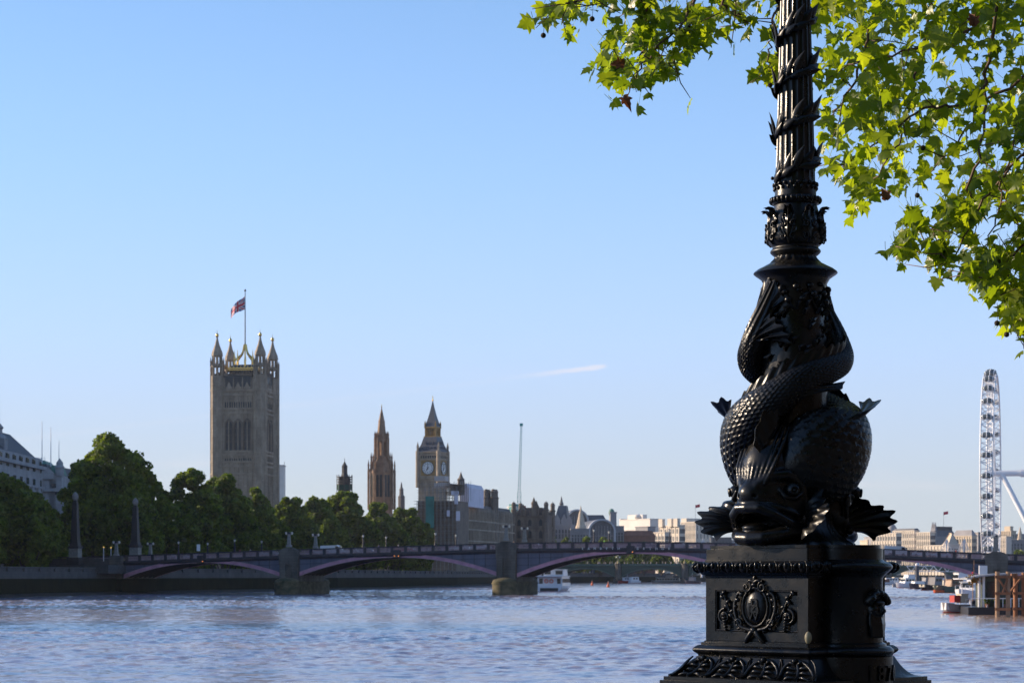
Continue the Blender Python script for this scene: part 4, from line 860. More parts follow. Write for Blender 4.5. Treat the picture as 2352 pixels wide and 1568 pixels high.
for i, a in enumerate(ARCH):
    t = np.linspace(a[0], a[1], 41); zi = arch_z(a, t); th = .86-.18*np.sin(np.pi*(t-a[0])/(a[1]-a[0])); zd = top(t)-1.62-.55
    for y0, y1, nm in ((-.16, .45, 'arch_rib'), (17.55, 18.16, 'arch_rib')):
        m = MB(); G = np.stack([np.c_[t, np.full(41, y), z] for y, z in ((y0, zi), (y0, zi+th), (y1, zi+th), (y1, zi), (y0, zi))]); m.grid(G); rb = m.build(nm, PINK, bridge, smooth=30)
        if y0 < 0:
            m = MB()
            for q in (0, 1):                               # flange lines along the rib
                z = zi+(0 if q == 0 else th); m.grid(np.stack([np.c_[t, np.full(41, y), z+dz] for y, dz in ((-.24, -.05), (-.24, .05), (-.15, .05), (-.15, -.05), (-.24, -.05))]))
            m.build('rib_flange', PINKG, rb, smooth=30)
    m = MB()
    for k in range(7):                                     # inner ribs and the road trough above them
        y = .8+2.75*k; G = np.stack([np.c_[t, np.full(41, yy), z] for yy, z in ((y-.2, zi+.05), (y-.2, zi+th), (y+.2, zi+th), (y+.2, zi+.05), (y-.2, zi+.05))]); m.grid(G)
    m.grid(np.stack([np.c_[t, np.full(41, .4), zi+th-.02], np.c_[t, np.full(41, 17.6), zi+th-.02]])); o = m.build('inner_ribs', SOFF, bridge); o['kind'] = 'stuff'
    for y0, y1 in ((.02, .38), (17.62, 17.98)):
        m = MB(); m.grid(np.stack([np.c_[t, np.full(41, y), z] for y, z in ((y0, zi+th), (y0, zd+.02), (y1, zd+.02), (y1, zi+th), (y0, zi+th))])); sp = m.build('spandrel', SLATE, bridge)
        if y0 < 1:
            m = MB(); n_ = int((a[1]-a[0])/2.4)
            for k in range(1, n_):
                tt = a[0]+(a[1]-a[0])*k/n_; z0 = float(arch_z(a, tt))+.7; z1 = float(top(tt))-2.17
                if z1-z0 > .5: m.box((tt, -.03, (z0+z1)/2), (.09, .1, z1-z0))
            for lev in (3.2, 4.7):
                for s0, s1 in ((a[0], (a[0]+a[1])/2), ((a[0]+a[1])/2, a[1])):
                    q = np.linspace(s0, s1, 60); ok = arch_z(a, q)+.75 < top(q)-lev
                    if ok.sum() > 3: qq = q[ok]; m.grid(np.stack([np.c_[qq, np.full(len(qq), y), top(qq)-lev+dz] for y, dz in ((-.06, -.04), (-.06, .04), (.03, .04), (.03, -.04), (-.06, -.04))]))
            m.build('spandrel_stiffener', NAVY, sp)['kind'] = 'stuff'
    if i < 4:                                              # keystone box with navigation lights over the crown
        tc_ = (a[0]+a[1])/2; zc = a[4]; m = MB(); m.box((tc_, -.28, zc+.75), (1.7, .45, 1.6)); m.box((tc_, -.4, zc+1.2), (1.2, .5, .7)); kb = m.build('keystone_box', NAVY, bridge)
        for s in (-.45, .45):
            if i in (1,) or s > 0: m = MB(); m.ell((tc_+s, -.62, zc+.28), (.11, .08, .11), 10, 8); m.build('navigation_light', AMBER, kb)
# deck, cornice, road
tl = np.linspace(-120, 141, 120); tz = top(tl)
def strip(name, prof, M_, mi=None):                        # cross section (y, below parapet top) swept along the bridge
    m = MB(); m.grid(np.stack([np.c_[tl, np.full(120, y), tz+z] for y, z in prof+[prof[0]]])); return m.build(name, M_, bridge)
strip('road_deck', [(.5, -1.62), (.5, -2.1), (17.5, -2.1), (17.5, -1.62), (15.4, -1.2), (15.4, -1.35), (2.6, -1.35), (2.6, -1.2)][::-1], ASPH)
for s in (0, 1):
    f = (lambda P: P) if not s else (lambda P: [(18-y, z) for y, z in P])
    strip('cornice', f([(-.5, -1.62), (-.5, -1.78), (-.32, -1.9), (-.2, -2.2), (.5, -2.2), (.5, -1.62)]), NAVY); strip('parapet_plinth', f([(-.3, -1.62), (-.3, -1.28), (.25, -1.28), (.25, -1.62)]), NAVY)
    strip('parapet_rail', f([(-.34, -.24), (-.34, 0), (.28, 0), (.28, -.24)]), NAVY)
    pt = [k for k in np.arange(-85.5, 140, 3.02) if min(abs(k-p) for p in PIERS) > 3.4]
    p0 = MB().box((0, 0, -.76), (.62, .5, 1.06)).build('parapet_post', NAVY, bridge); yy = 17.97 if s else -.03
    p0.location = (pt[0], yy, float(top(pt[0])))
    for k in pt[1:]: inst(p0, bridge, (k, yy, float(top(k))))
    m = MB(); bars = [k for k in np.arange(-85, 140, .25) if min(abs(k-p) for p in PIERS) > 2.6]
    for k in bars: m.box((k, yy, float(top(k))-.76), (.12, .1, 1.05))
    for lv in (-.52, -1.0):
        m.grid(np.stack([np.c_[tl, np.full(120, yy+y), tz+lv+z] for y, z in ((-.04, -.05), (-.04, .05), (.04, .05), (.04, -.05), (-.04, -.05))]))
    m.build('balustrade_grille', PINKG, bridge)['kind'] = 'stuff'
# bridge name in white letters on the cornice fascia
V, Fs = text_mb('LAMBETH', .62, .06); tc_ = 26.5
WHITE = mat('white_paint', (.75, .75, .74), .5, var=.08)
for word, t0, t1 in (('LAMBETH', 16.4, 24.0), ('BRIDGE', 28.0, 34.6)):
    for k, ch in enumerate(word):
        V, Fs = text_mb(ch, .72, .06); m = MB(); tt = t0+(t1-t0)*k/(len(word)-1); m.add(V, Fs, Matrix.Translation((tt, -.37, float(top(tt))-1.44))); m.build('name_letter', WHITE, bridge)
# piers
def pier(t, full=True):
    z = float(top(t)); g = MB(); g.box((t, 9, (z+1.2)/2-1.3), (4.2, 19.2, z-1.0))
    for y, s in ((-.55, -1), (18.55, 1)):
        g.box((t-1.35, y, (z-2)/2+1.1), (1.35, 1.0, z-4.2)); g.box((t+1.35, y, (z-2)/2+1.1), (1.35, 1.0, z-4.2)); g.box((t, y+.2, z-1.2), (4.6, 1.4, .5)); g.box((t, y+.1, z-2.35), (4.4, 1.1, 1.8))
        g.vprism([(t-2.2, z-.95), (t+2.2, z-.95), (t+2.2, z-.2), (t+1.6, z+.05), (t+.8, z+.35), (t-.8, z+.35), (t-1.6, z+.05), (t-2.2, z-.2)], y-.5, y+.6)
    p = g.build('pier_shaft', PIER, bridge)
    f = MB(); R = 2.62; a = np.linspace(math.pi, 2*math.pi, 19); lo = [(t+R*math.cos(q), -2.0+R*math.sin(q)*1.25) for q in a]; hi = [(t-R*math.cos(q), 20.0-R*math.sin(q)*1.25) for q in a]
    f.prism(lo+hi, -2.5, 2.85); f.prism([(t+(x-t)*1.05, 9+(y-9)*1.01) for x, y in lo+hi], 2.3, 2.6)
    for y in (-2.0, 20.0):
        f.ell((t, y, 2.8), (R, R*1.25, .85), 28, 10)
    f.build('pier_footing', MOSS, bridge, smooth=40)
for t in PIERS: pier(t)
# abutment on the left bank
m = MB(); m.prism([(-130, -1.2), (-86.2, -1.2), (-86.2, 19.2), (-130, 19.2)], 3.3, 6.3); m.box((-87.6, -.9, 5.9), (2.8, 1.2, 5.1)); m.box((-87.6, 19, 5.9), (2.8, 1.2, 5.1)); m.build('abutment', PIER, bridge); m = MB(); m.prism([(-130, -1.35), (-86.1, -1.35), (-86.1, 19.3), (-130, 19.3)], -2, 3.4); m.build('abutment_footing', WEED, bridge)
m = MB(); m.prism([(139, -1.2), (200, -1.2), (200, 19.2), (139, 19.2)], -2, 5.0); m.build('abutment', PIER, bridge)
m = MB(); m.box((-104, -.6, 6.9), (33, .5, 1.5)); m.box((-104, -.6, 7.75), (33.4, .7, .22)); m.build('approach_wall', EMB, bridge)
# twin-armed lamp columns on the pier heads
def column_lamp(loc, label):
    c = thing('column_lamp', label, 'lamp post', loc, BA, 'stone lamp columns on the bridge piers')
    m = MB(); m.frust((0, 0, 0), 1.1, .95, .5); m.frust((0, 0, .5), .72, .5, 2.15); m.box((0, 0, 2.72), (.72, .72, .16)); m.build('column', STONE_D, c)
    m = MB(); m.box((0, 0, 3.0), (.5, .42, .42)); m.tube([(-.62, 0, 2.98), (0, 0, 3.08), (.62, 0, 2.98)], .05, 6); m.build('lamp_arm', NAVY, c)
    for s in (-.66, .66):
        m = MB(); m.frust((s, 0, 2.72), .24, .36, .42); m.spike((s, 0, 3.14), .2, .16); m.build('lantern', PALE, c)
    return c
CL0 = None
for t, y, lb in ((-87.6, -.9, 'stone lamp column at the left end of the bridge'), (-87.6, 19, 'far stone lamp column at the left end, right of the obelisk'), (-48, -.6, 'near twin-armed lamp column on the first bridge pier'), (-48, 18.6, 'far twin-armed lamp column on the first bridge pier'), (0, -.6, 'near twin-armed lamp column on the middle pier, before the palace'), (0, 18.6, 'far twin-armed lamp column on the middle pier, before the pavilion'), (101, -.6, 'near lamp column on the last pier, before the big wheel'), (101, 18.6, 'far lamp column on the last pier, beside the big wheel')):
    p = bw(t, y, float(top(t))+(.5 if t > -80 else -.1))
    if CL0 is None: CL0 = column_lamp(p, lb)
    else: dup(CL0, p, BA, lb)
# slim banded lanterns along the parapets
def bridge_lantern(loc, label):
    c = thing('bridge_lantern', label, 'street lamp', loc, BA, 'slim lantern posts along the bridge parapet')
    m = MB(); m.lathe([(.26, 0), (.26, .35), (.15, .42), (.13, .9), (.2, .93), (.2, 1.05), (.13, 1.08), (.12, 1.5), (.19, 1.53), (.19, 1.65), (.11, 1.68), (.1, 2.05), (.16, 2.1), (.1, 2.15)], 10); m.build('post', NAVY, c)
    m = MB(); m.lathe([(.12, 2.12), (.24, 2.5), (.2, 2.62)], 8); m.build('lantern', PALE, c, smooth=20); m = MB(); m.lathe([(.25, 2.61), (.13, 2.74), (.05, 2.8), (.05, 2.95), (.01, 3.0)], 8); m.build('lantern_cap', NAVY, c)
    return c
def t_at(xpix, y):                                         # bridge coordinate whose point shows in this photo column
    k = (xpix-CX)/FD; c, s = math.cos(BA), math.sin(BA); ox, oy = BX-y*s, BY+y*c
    return (k*oy-ox)/(c-k*s)
BL0 = None
for x, y, lb in ((410, 0, 'near parapet, first from the left end of the bridge'), (539, 0, 'near parapet, second from the left end of the bridge'), (477, 18, 'far parapet, first from the left end'), (601, 18, 'far parapet, just left of the first pier'), (834, 0, 'near parapet, over the left half of the second arch'), (887, 18, 'far parapet, under the slender spire'), (1000, 0, 'near parapet, at the left corner of the palace'), (1047, 18, 'far parapet, against the palace wall'), (1364, 0, 'near parapet, below the first vaulted station roof'), (1399, 18, 'far parapet, below the second vaulted station roof'), (1538, 0, 'near parapet, before the beige offices')):
    t = t_at(x, y); p = bw(t, y, float(top(t))-.05); lb = 'slim banded lantern post on the '+lb
    if BL0 is None: BL0 = bridge_lantern(p, lb)
    else: dup(BL0, p, BA, lb)
# ---------------------------------------------------------------- cars on the bridge
GLASS = mat('dark_glass', (.02, .025, .03), .08, var=.1)
TYRE = mat('tyre_rubber', (.02, .02, .02), .8)
CHROME = mat('bright_lamp_glass', (.8, .8, .78), .1, var=.05)
TAIL = mat('red_lamp_glass', (.5, .02, .02), .2, var=.05)
def car(label, loc, rz, col, kind='car', rough=.25):
    M_ = mat('car_paint', col, rough, var=.04, coat=.6)
    c = thing('parked_car' if False else kind.replace(' ', '_'), label, kind, loc, rz)
    if kind == 'van': L_, H_, P = 5.2, 2.05, [(-2.6, .35), (2.55, .35), (2.6, .95), (2.1, 1.15), (1.55, 1.9), (1.2, 2.05), (-2.5, 2.05), (-2.6, 1.9)]
    else: L_, H_, P = 4.4, 1.46, [(-2.15, .35), (2.15, .32), (2.2, .62), (2.05, .78), (1.15, .95), (.45, 1.38), (-.2, 1.46), (-1.1, 1.42), (-1.75, 1.0), (-2.15, .92), (-2.2, .6)]
    m = MB(); P = np.array(P); Pi = P*np.array([.985, 1])+np.array([0, .0]); n = len(P)
    ins = np.where(P[:, 1] > 1.0, .18, 0.04)
    Vv = np.concatenate([np.c_[P[:, 0], -.88+ins, P[:, 1]], np.c_[P[:, 0], .88-ins, P[:, 1]]]); i = np.arange(n); j = (i+1) % n
    m.add(Vv, [np.c_[i, j, j+n, i+n], [list(range(n))[::-1]], [list(range(n, 2*n))]]); m.build('body', M_, c)
    g = MB()
    if kind == 'van': g.vprism([(.9, 1.2), (1.85, 1.2), (1.45, 1.85), (.9, 1.85)], -.885, .885); g.box((1.83, 0, 1.52), (.3, 1.3, .55))
    else:
        g.vprism([(-1.35, .98), (.85, .98), (.35, 1.33), (-1.0, 1.35)], -.82, .82); g.add(np.array([(1.1, -.62, .985), (1.1, .62, .985), (.5, .56, 1.37), (.5, -.56, 1.37)])+np.array([.02, 0, .01]), [[(0, 1, 2, 3)]]); g.add(np.array([(-1.72, -.62, 1.03), (-1.72, .62, 1.03), (-1.16, .56, 1.4), (-1.16, -.56, 1.4)])+np.array([-.02, 0, .01]), [[(3, 2, 1, 0)]])
    g.build('window_glass', GLASS, c)
    for x in (-1.35, 1.35):
        for y in (-.78, .78):
            w = MB(); w.lathe([(.05, -.1), (.3, -.11), (.33, -.06), (.33, .06), (.3, .11), (.05, .1)], 16, M=Matrix.Translation((x, y, .33)) @ Matrix.Rotation(math.pi/2, 4, 'X')); w.build('wheel', TYRE, c, smooth=30)
    for s in (-.6, .6):
        w = MB(); w.ell((L_/2-.03, s, .68), (.07, .2, .1), 10, 6); w.build('headlight', CHROME, c, smooth=60); w = MB(); w.ell((-L_/2+.03, s, .78), (.06, .17, .1), 10, 6); w.build('tail_light', TAIL, c, smooth=60)
    return c
for x, y, d, col, kind, lb in ((764, 5, 1, (.55, .56, .58), 'van', 'white van over the left side of the second arch'), (737, 5, 1, (.35, .35, .36), 'car', 'silver car following behind the white van'), (835, 8.5, -1, (.16, .17, .19), 'car', 'grey car on the second arch, left of its crown'), (806, 8.5, -1, (.5, .5, .5), 'car', 'pale car close behind the grey car'), (1227, 5, 1, (.03, .035, .05), 'car', 'dark car just right of the middle pier'), (1487, 5, 1, (.05, .06, .12), 'car', 'dark blue car at the crown of the middle arch'), (930, 5, 1, (.4, .05, .04), 'car', 'red car near the crown of the second arch'), (1056, 8.5, -1, (.45, .46, .48), 'car', 'silver car in front of the palace wall'), (1105, 5, 1, (.5, .5, .52), 'car', 'white car just left of the middle pier'), (1560, 5, 1, (.3, .3, .32), 'car', 'grey car right of the middle arch crown'), (445, 5, 1, (.3, .32, .36), 'car', 'grey car over the right part of the first arch'), (385, 8.5, -1, (.2, .2, .22), 'car', 'dark car over the left part of the first arch'), (2060, 5, 1, (.55, .55, .57), 'van', 'white van right of the lamp post on the bridge'), (2120, 5, 1, (.5, .5, .52), 'car', 'white car over the fourth arch'), (2160, 8.5, -1, (.4, .42, .5), 'car', 'pale blue car over the fourth arch'), (620, 5, 1, (.3, .3, .3), 'car', 'grey car just left of the first pier')):
    t = t_at(x, y); p = bw(t, y, float(top(t))-1.34); dz = float(top(t+1)-top(t-1))/2
    c = car(lb, p, BA+(0 if d > 0 else math.pi), col, kind); c.rotation_euler[1] = -math.atan(dz)*d
# the white car on the approach at the left end
car('white car on the approach road at the foot of the left obelisk', (PX(208, 470), 470, PZ(1298, 470)), rad(170), (.7, .7, .7))
m = MB(); m.prism([(-150, 462), (-86, 448), (-84, 480), (-150, 492)], 4.5, PZ(1298, 470)); tag(m.build('approach_road', ASPH), 'approach road running onto the left end of the bridge', 'road', kind='structure')
# ---------------------------------------------------------------- people on the near pavement of the bridge
SKIN = mat('skin', (.45, .27, .19), .6, var=.1); HAIR = mat('dark_hair', (.03, .02, .015), .6)
def person(label, loc, rz, top_c, leg_c):
    o = thing('person', label, 'person', loc, rz); st = .22
    V = [(0, 0, .95), (0, 0, 1.15), (0, 0, 1.38), (0, 0, 1.5), (0, .01, 1.62), (.09, 0, .9), (.1, st*.5, .5), (.1, st*.6, .08), (.1, st*.6+.12, .04), (-.09, 0, .9), (-.1, -st*.3, .5), (-.1, -st*1.2, .12), (-.1, -st*1.2+.12, .06), (.19, 0, 1.4), (.25, -.06, 1.12), (.25, .06, .9), (-.19, 0, 1.4), (-.25, .08, 1.12), (-.24, .16, .92)]
    E = [(0, 1), (1, 2), (2, 3), (3, 4), (0, 5), (5, 6), (6, 7), (7, 8), (0, 9), (9, 10), (10, 11), (11, 12), (2, 13), (13, 14), (14, 15), (2, 16), (16, 17), (17, 18)]
    Rr = [.15, .14, .15, .06, .1, .1, .07, .05, .04, .1, .07, .05, .04, .07, .045, .035, .07, .045, .035]
    me = bpy.data.meshes.new('body'); me.from_pydata(V, E, []); b = bpy.data.objects.new('body', me); COL.objects.link(b); b.parent = o
    md = b.modifiers.new('skin', 'SKIN'); 
    for v, q in zip(me.skin_vertices[0].data, Rr): v.radius = (q, q*.8)
    me.skin_vertices[0].data[0].use_root = True; b.modifiers.new('sub', 'SUBSURF').levels = 1
    me.materials.append(SKIN)
    m = MB(); m.tube([(0, 0, .93), (0, 0, 1.1), (0, 0, 1.3), (0, 0, 1.43), (0, 0, 1.5)], [.17, .165, .19, .2, .09], 12, flat=.72, up=(0, 1, 0)); m.tube([(.19, 0, 1.42), (.26, -.06, 1.12)], [.085, .065], 8); m.tube([(-.19, 0, 1.42), (-.26, .08, 1.12)], [.085, .065], 8); m.build('jacket', mat('jacket_cloth', top_c, .85, scale=12), o, smooth=60)
    m = MB(); m.tube([(0, 0, .98), (.09, 0, .88), (.1, st*.5, .5), (.1, st*.6, .1)], [.15, .115, .085, .07], 8); m.tube([(0, 0, .98), (-.09, 0, .88), (-.1, -st*.3, .5), (-.1, -st*1.2, .14)], [.15, .115, .085, .07], 8); m.build('trousers', mat('trouser_cloth', leg_c, .85, scale=12), o, smooth=60)
    m = MB(); m.ell((0, -.015, 1.69), (.105, .115, .1), 12, 8); m.build('hair', HAIR, o, smooth=60)
    return o
for i, (x, a, b, lb) in enumerate(((551, (.3, .08, .05), (.03, .03, .05), 'person in a red top left of the first pier'), (575, (.4, .36, .3), (.04, .04, .06), 'person in a cream top walking left of the first pier'), (870, (.05, .07, .2), (.1, .1, .1), 'person in a blue jacket walking left of the second arch crown'), (915, (.5, .45, .4), (.05, .05, .05), 'person in a pale top at the second arch crown'), (1388, (.35, .75, .1), (.03, .03, .04), 'person in a lime green top left of the bridge name'), (1180, (.4, .2, .1), (.04, .04, .05), 'person in an orange brown top by the middle pier'), (2196, (.5, .06, .05), (.05, .05, .05), 'person in a red top before the big wheel'))):
    t = t_at(x, 1.4); person(lb, bw(t, 1.4, float(top(t))-1.2), BA+(math.pi/2 if i % 2 else -math.pi/2), a, b)
# ---------------------------------------------------------------- the palace
GOTH = masonry('honey_gothic_stone', (.34, .275, .205), .8, 1.6, var=.3, joint=.75)
GOTHD = masonry('sooty_gothic_stone', (.165, .13, .10), .8, 1.6, var=.35, joint=.75)
GOTHR = mat('reddish_gothic_stone', (.27, .175, .115), .85, var=.3, scale=.4)
WIN = mat('leaded_window', (.016, .022, .026), .4, var=.5, scale=.8)
SLATER = mat('dark_roof_slate', (.045, .047, .055), .6, var=.25, scale=1)
GOLD = mat('gilding', (.75, .48, .14), .28, metal=1, var=.2, scale=2)
IRONR = mat('cast_iron_roof', (.06, .065, .08), .45, var=.25, scale=1)
DARKM = mat('dark_steel', (.03, .03, .033), .6)
PR = rad(-9.5)
def pinnacle(m, c, w, h, M=None, n=4):
    m.frust((c[0], c[1], c[2]), w, w*.9, h*.45, M=M); m.spike((c[0], c[1], c[2]+h*.45), w*.55, h*.55, n, M=M)
    m.frust((c[0], c[1], c[2]+h*.42), w*1.2, w*1.2, h*.05, M=M)
def strips(m, w, d, z0, z1, step, proud=.35, wd=.35, faces=(0, 1, 2, 3)):
    """buttress strips on the faces of a block w x d centred on the origin"""
    for f in faces:
        L_ = w if f % 2 == 0 else d; o = (d if f % 2 == 0 else w)/2
        for k in range(int(L_/step)+1):
            x = -L_/2+k*L_/int(L_/step); R = Matrix.Rotation(f*math.pi/2, 4, 'Z'); m.box((x, -o-proud/2, (z0+z1)/2), (wd, proud, z1-z0), M=R)
def bands(m, w, d, zs, h=.5, proud=.3):
    for z in zs: m.box((0, 0, z), (w+2*proud, d+2*proud, h))
def windows(parent, name, M_, w, d, rows, nx, ny, ww, wh, faces=(0, 1, 2, 3), inset=.02, mul=True, limit=100, lancet=False):
    """one window object per opening, frame-coloured mullions inside its own mesh"""
    proto = {}
    cnt = 0; rest = MB(); c0 = None
    for f in faces:
        L_ = w if f % 2 == 0 else d; o = (d if f % 2 == 0 else w)/2; n_ = nx if f % 2 == 0 else ny
        for z in rows:
            for k in range(n_):
                x = -L_/2+(k+.5)*L_/n_; p = Matrix.Rotation(f*math.pi/2, 4, 'Z') @ Vector((x, -o-inset, z))
                if cnt < limit:
                    if c0 is None:
                        q = MB()
                        if lancet: q.vprism([(-ww/2, -wh/2), (ww/2, -wh/2), (ww/2, wh*.25), (ww*.3, wh*.42), (0, wh/2), (-ww*.3, wh*.42), (-ww/2, wh*.25)], -.06, .1)
                        else: q.box((0, 0, 0), (ww, .16, wh))
                        c0 = q.build(name, M_, parent); c0.location = p; c0.rotation_euler = (0, 0, f*math.pi/2)
                    else: inst(c0, parent, p, f*math.pi/2)
                else: rest.box((0, 0, 0), (ww, .16, wh), M=Matrix.Translation(p) @ Matrix.Rotation(f*math.pi/2, 4, 'Z'))
                cnt += 1
    if rest.n: rest.build(name, M_, parent)['kind'] = 'stuff'

# ---- the great square tower
YV = 905.0; sV = YV/FD
vt = thing('square_tower', 'huge square gothic stone tower with four turrets and a flagstaff', 'tower', (PX(563, YV+10), YV+10, GRD), PR)
vz = lambda y: PZ(y, YV)-GRD
W_ = 20.6
m = MB(); m.box((0, 0, vz(866)/2), (W_, W_, vz(866)))
strips(m, W_, W_, 8, vz(900), 2.06, .4, .45)
bands(m, W_, W_, [vz(y) for y in (896, 906, 938, 948, 1036, 1044, 1060, 1070, 1088)], .8, .55)
vt_b = m.build('tower_body', GOTH, vt)
m = MB()                                                   # tracery gables below the parapet
for f in range(4):
    R = Matrix.Rotation(f*math.pi/2, 4, 'Z')
    for k in range(3):
        x = -4.0+4.0*k; z = vz(893); m.vprism([(x-1.5, z), (x+1.5, z), (x+1.5, z+.8), (x+.9, z+1.1), (x+.4, z+2.4), (x, z+3.0), (x-.4, z+2.4), (x-.9, z+1.1), (x-1.5, z+.8)], -W_/2-.35, -W_/2-.05, M=R)
        for s in (-1.9, 1.9): pinnacle(m, (x+s, -W_/2-.2, z), .38, 5.5, M=R)
m.build('traceried_gable', GOTH, vt)['kind'] = 'stuff'
m = MB()
for f in range(4): m.box((0, -W_/2-.02, (vz(863)+vz(892))/2), (12.4, .3, vz(863)-vz(892)), M=Matrix.Rotation(f*math.pi/2, 4, 'Z'))
m.build('belfry_louvre', WIN, vt)
q = MB()
for f in range(4):                                         # three tall arched windows a side
    R = Matrix.Rotation(f*math.pi/2, 4, 'Z')
    for k in range(3):
        x = -4.0+4.0*k; z0, z1 = vz(1034), vz(966); m = MB(); hw = 1.4
        m.vprism([(x-hw, z0), (x+hw, z0), (x+hw, z1-1.6), (x+hw*.75, z1-.6), (x, z1), (x-hw*.75, z1-.6), (x-hw, z1-1.6)], -W_/2-.1, -W_/2+.2, M=R); wv = m.build('tall_window', WIN, vt)
        m = MB(); m.box((x, -W_/2-.14, (z0+z1)/2-.5), (.16, .1, z1-z0-1), M=R)
        for zz in (.3, .52, .74): m.box((x, -W_/2-.14, z0+(z1-z0)*zz), (2*hw, .1, .2), M=R)
        m.build('mullion', GOTHD, wv)
        for s in (-1, 1):
            q.vprism([(x+s*hw, z0), (x+s*(hw+.55), z0), (x+s*(hw+.55), z1-.8), (x+s*.3, z1+1.0), (x, z1+.9), (x, z1), (x+s*hw*.75, z1-.6), (x+s*hw, z1-1.6)], -W_/2-.5, -W_/2, M=R)
q.build('window_surround', GOTHD, vt)['kind'] = 'stuff'
for y0, y1 in ((923, 937), (1052, 1062)):
    o = MB()
    for f in range(4):
        for k in range(12): o.box((-5.6+k*1.02, -W_/2-.1, (vz(y0)+vz(y1))/2), (.5, .3, vz(y0)-vz(y1)), M=Matrix.Rotation(f*math.pi/2, 4, 'Z'))
    o.build('small_window', WIN, vt)['kind'] = 'stuff'
m = MB(); m.box((0, 0, vz(860)), (W_+.4, W_+.4, 1.0))
for f in range(4):
    R = Matrix.Rotation(f*math.pi/2, 4, 'Z')
    for k in range(11): m.box((-6+1.2*k, -W_/2+.1, vz(855)), (.6, .4, 1.4), M=R)
m.build('parapet', GOTHD, vt)
m = MB(); m.box((0, 0, vz(852)+.9), (13.5, 13.5, .25)); [m.box((x*6.6, y*6.6, vz(848)+.9), (13.2 if y else .25, .25 if y else 13.2, .35)) for x, y in ((0, 1), (0, -1), (1, 0), (-1, 0))]
for f in range(4):
    R = Matrix.Rotation(f*math.pi/2, 4, 'Z')
    for k in range(9): m.spike((-6.4+1.6*k, -6.6, vz(848)+.9), .22, 1.6, M=R)
m.build('gilt_cresting', GOLD, vt)
m = MB(); m.frust((0, 0, vz(852)), 12, 8.5, 3.4); m.build('iron_roof', IRONR, vt)
m = MB()                                                   # gilt crown carrying the flagstaff
for k in range(8):
    a = k*math.pi/4+.3; m.tube(spline([(4.6*math.cos(a), 4.6*math.sin(a), vz(842)), (4.2*math.cos(a), 4.2*math.sin(a), vz(822)), (1.4*math.cos(a), 1.4*math.sin(a), vz(806)), (.45*math.cos(a), .45*math.sin(a), vz(785))], 12), .3, 6); m.spike((4.6*math.cos(a), 4.6*math.sin(a), vz(826)), .4, 5.5)
    m.box((4.5*math.cos(a), 4.5*math.sin(a), vz(834)), (.7, .7, 3.2), a)
m.ell((0, 0, vz(790)), (.7, .7, 1.4), 10, 8); m.build('gilt_crown', GOLD, vt, smooth=40)
m = MB(); m.tube([(0, 0, vz(830)), (0, 0, vz(664))], [.34, .2], 10); m.ell((0, 0, vz(660)), (.5, .5, .6), 10, 8); m.build('flagstaff', mat('staff_paint', (.1, .13, .15), .5), vt, smooth=40)
for sx in (-1, 1):
    for sy in (-1, 1):
        x, y = sx*(W_/2-.7), sy*(W_/2-.7); m = MB(); c = (x, y, 0); R8 = math.pi/8; rt = 2.75
        m.lathe([(rt, 0), (rt, vz(862))], 8, c, phase=R8)
        for yy in (896, 938, 1036, 1060, 1088): m.lathe([(rt+.35, vz(yy)-.3), (rt+.35, vz(yy)+.3)], 8, c, phase=R8)
        for k in range(8):
            a = k*math.pi/4+R8; px, py = x+rt*math.cos(a), y+rt*math.sin(a)
            m.tube([(px, py, 10), (px, py, vz(838))], .3, 5); pinnacle(m, (px, py, vz(840)), .55, 4.2)
            for z0, z1, rr_ in ((vz(862), vz(843), 2.2), (vz(838), vz(818), 1.9)): m.tube([(x+rr_*math.cos(a), y+rr_*math.sin(a), z0), (x+rr_*math.cos(a), y+rr_*math.sin(a), z1)], .38, 5)
        m.lathe([(2.6, vz(842)), (2.75, vz(840)), (2.6, vz(838)), (2.3, vz(836)), (2.3, vz(834))], 8, c, phase=R8); m.lathe([(2.1, vz(818)), (2.5, vz(816)), (2.3, vz(808)), (1.7, vz(800)), (1.0, vz(790)), (.55, vz(780)), (.3, vz(772))], 8, c, phase=R8)
        t = m.build('corner_turret', GOTH, vt)
        m = MB(); m.ell((x, y, vz(769)), (.75, .75, .9), 10, 8); m.spike((x, y, vz(768)), .2, 2.6); m.build('gilt_finial', GOLD, t, smooth=40)
# the flag: a thing of its own, curling away to the left
fw, fh = 9.2, 5.6; nu, nv = 56, 34; U, Vv = np.meshgrid(np.linspace(0, 1, nu), np.linspace(0, 1, nv), indexing='ij')
G = np.stack([-(U*5.9), .9*np.sin(U*7+Vv*1.3)*U**.6+.25*np.sin(U*15)*U, (Vv-1)*fh*(1-.32*U)-U**1.1*5.8-.35*np.sin(U*6+1)], -1)
x = (np.linspace(0, 1, nu)[:-1]+.5/nu)[:, None]*2-1; y = ((np.linspace(0, 1, nv)[:-1]+.5/nv)[None]*2-1)
X, Y = np.broadcast_arrays(x*1.0, y*1.0); d1 = np.abs(Y-X)/1.414; d2 = np.abs(Y+X)/1.414; mi = np.zeros(X.shape, int); dd = np.minimum(d1, d2)
mi[dd < .2] = 1; mi[(dd < .08)] = 2; mi[(np.abs(X) < .2) | (np.abs(Y) < .32)] = 1; mi[(np.abs(X) < .12) | (np.abs(Y) < .2)] = 2
m = MB(); m.grid(G); m.mi = [mi.ravel()]
FB, FW, FR = (mat('flag_cloth', c, .9, var=.08) for c in ((.03, .05, .2), (.7, .68, .7), (.55, .03, .06)))
fl = m.build('flag', [FB, FW, FR], None, smooth=180); fl.location = vt.matrix_basis @ Vector((-.25, 0, vz(672))); fl.rotation_euler = (0, 0, rad(8)); tag(fl, 'red, white and blue union flag curling from the tall flagstaff', 'flag')

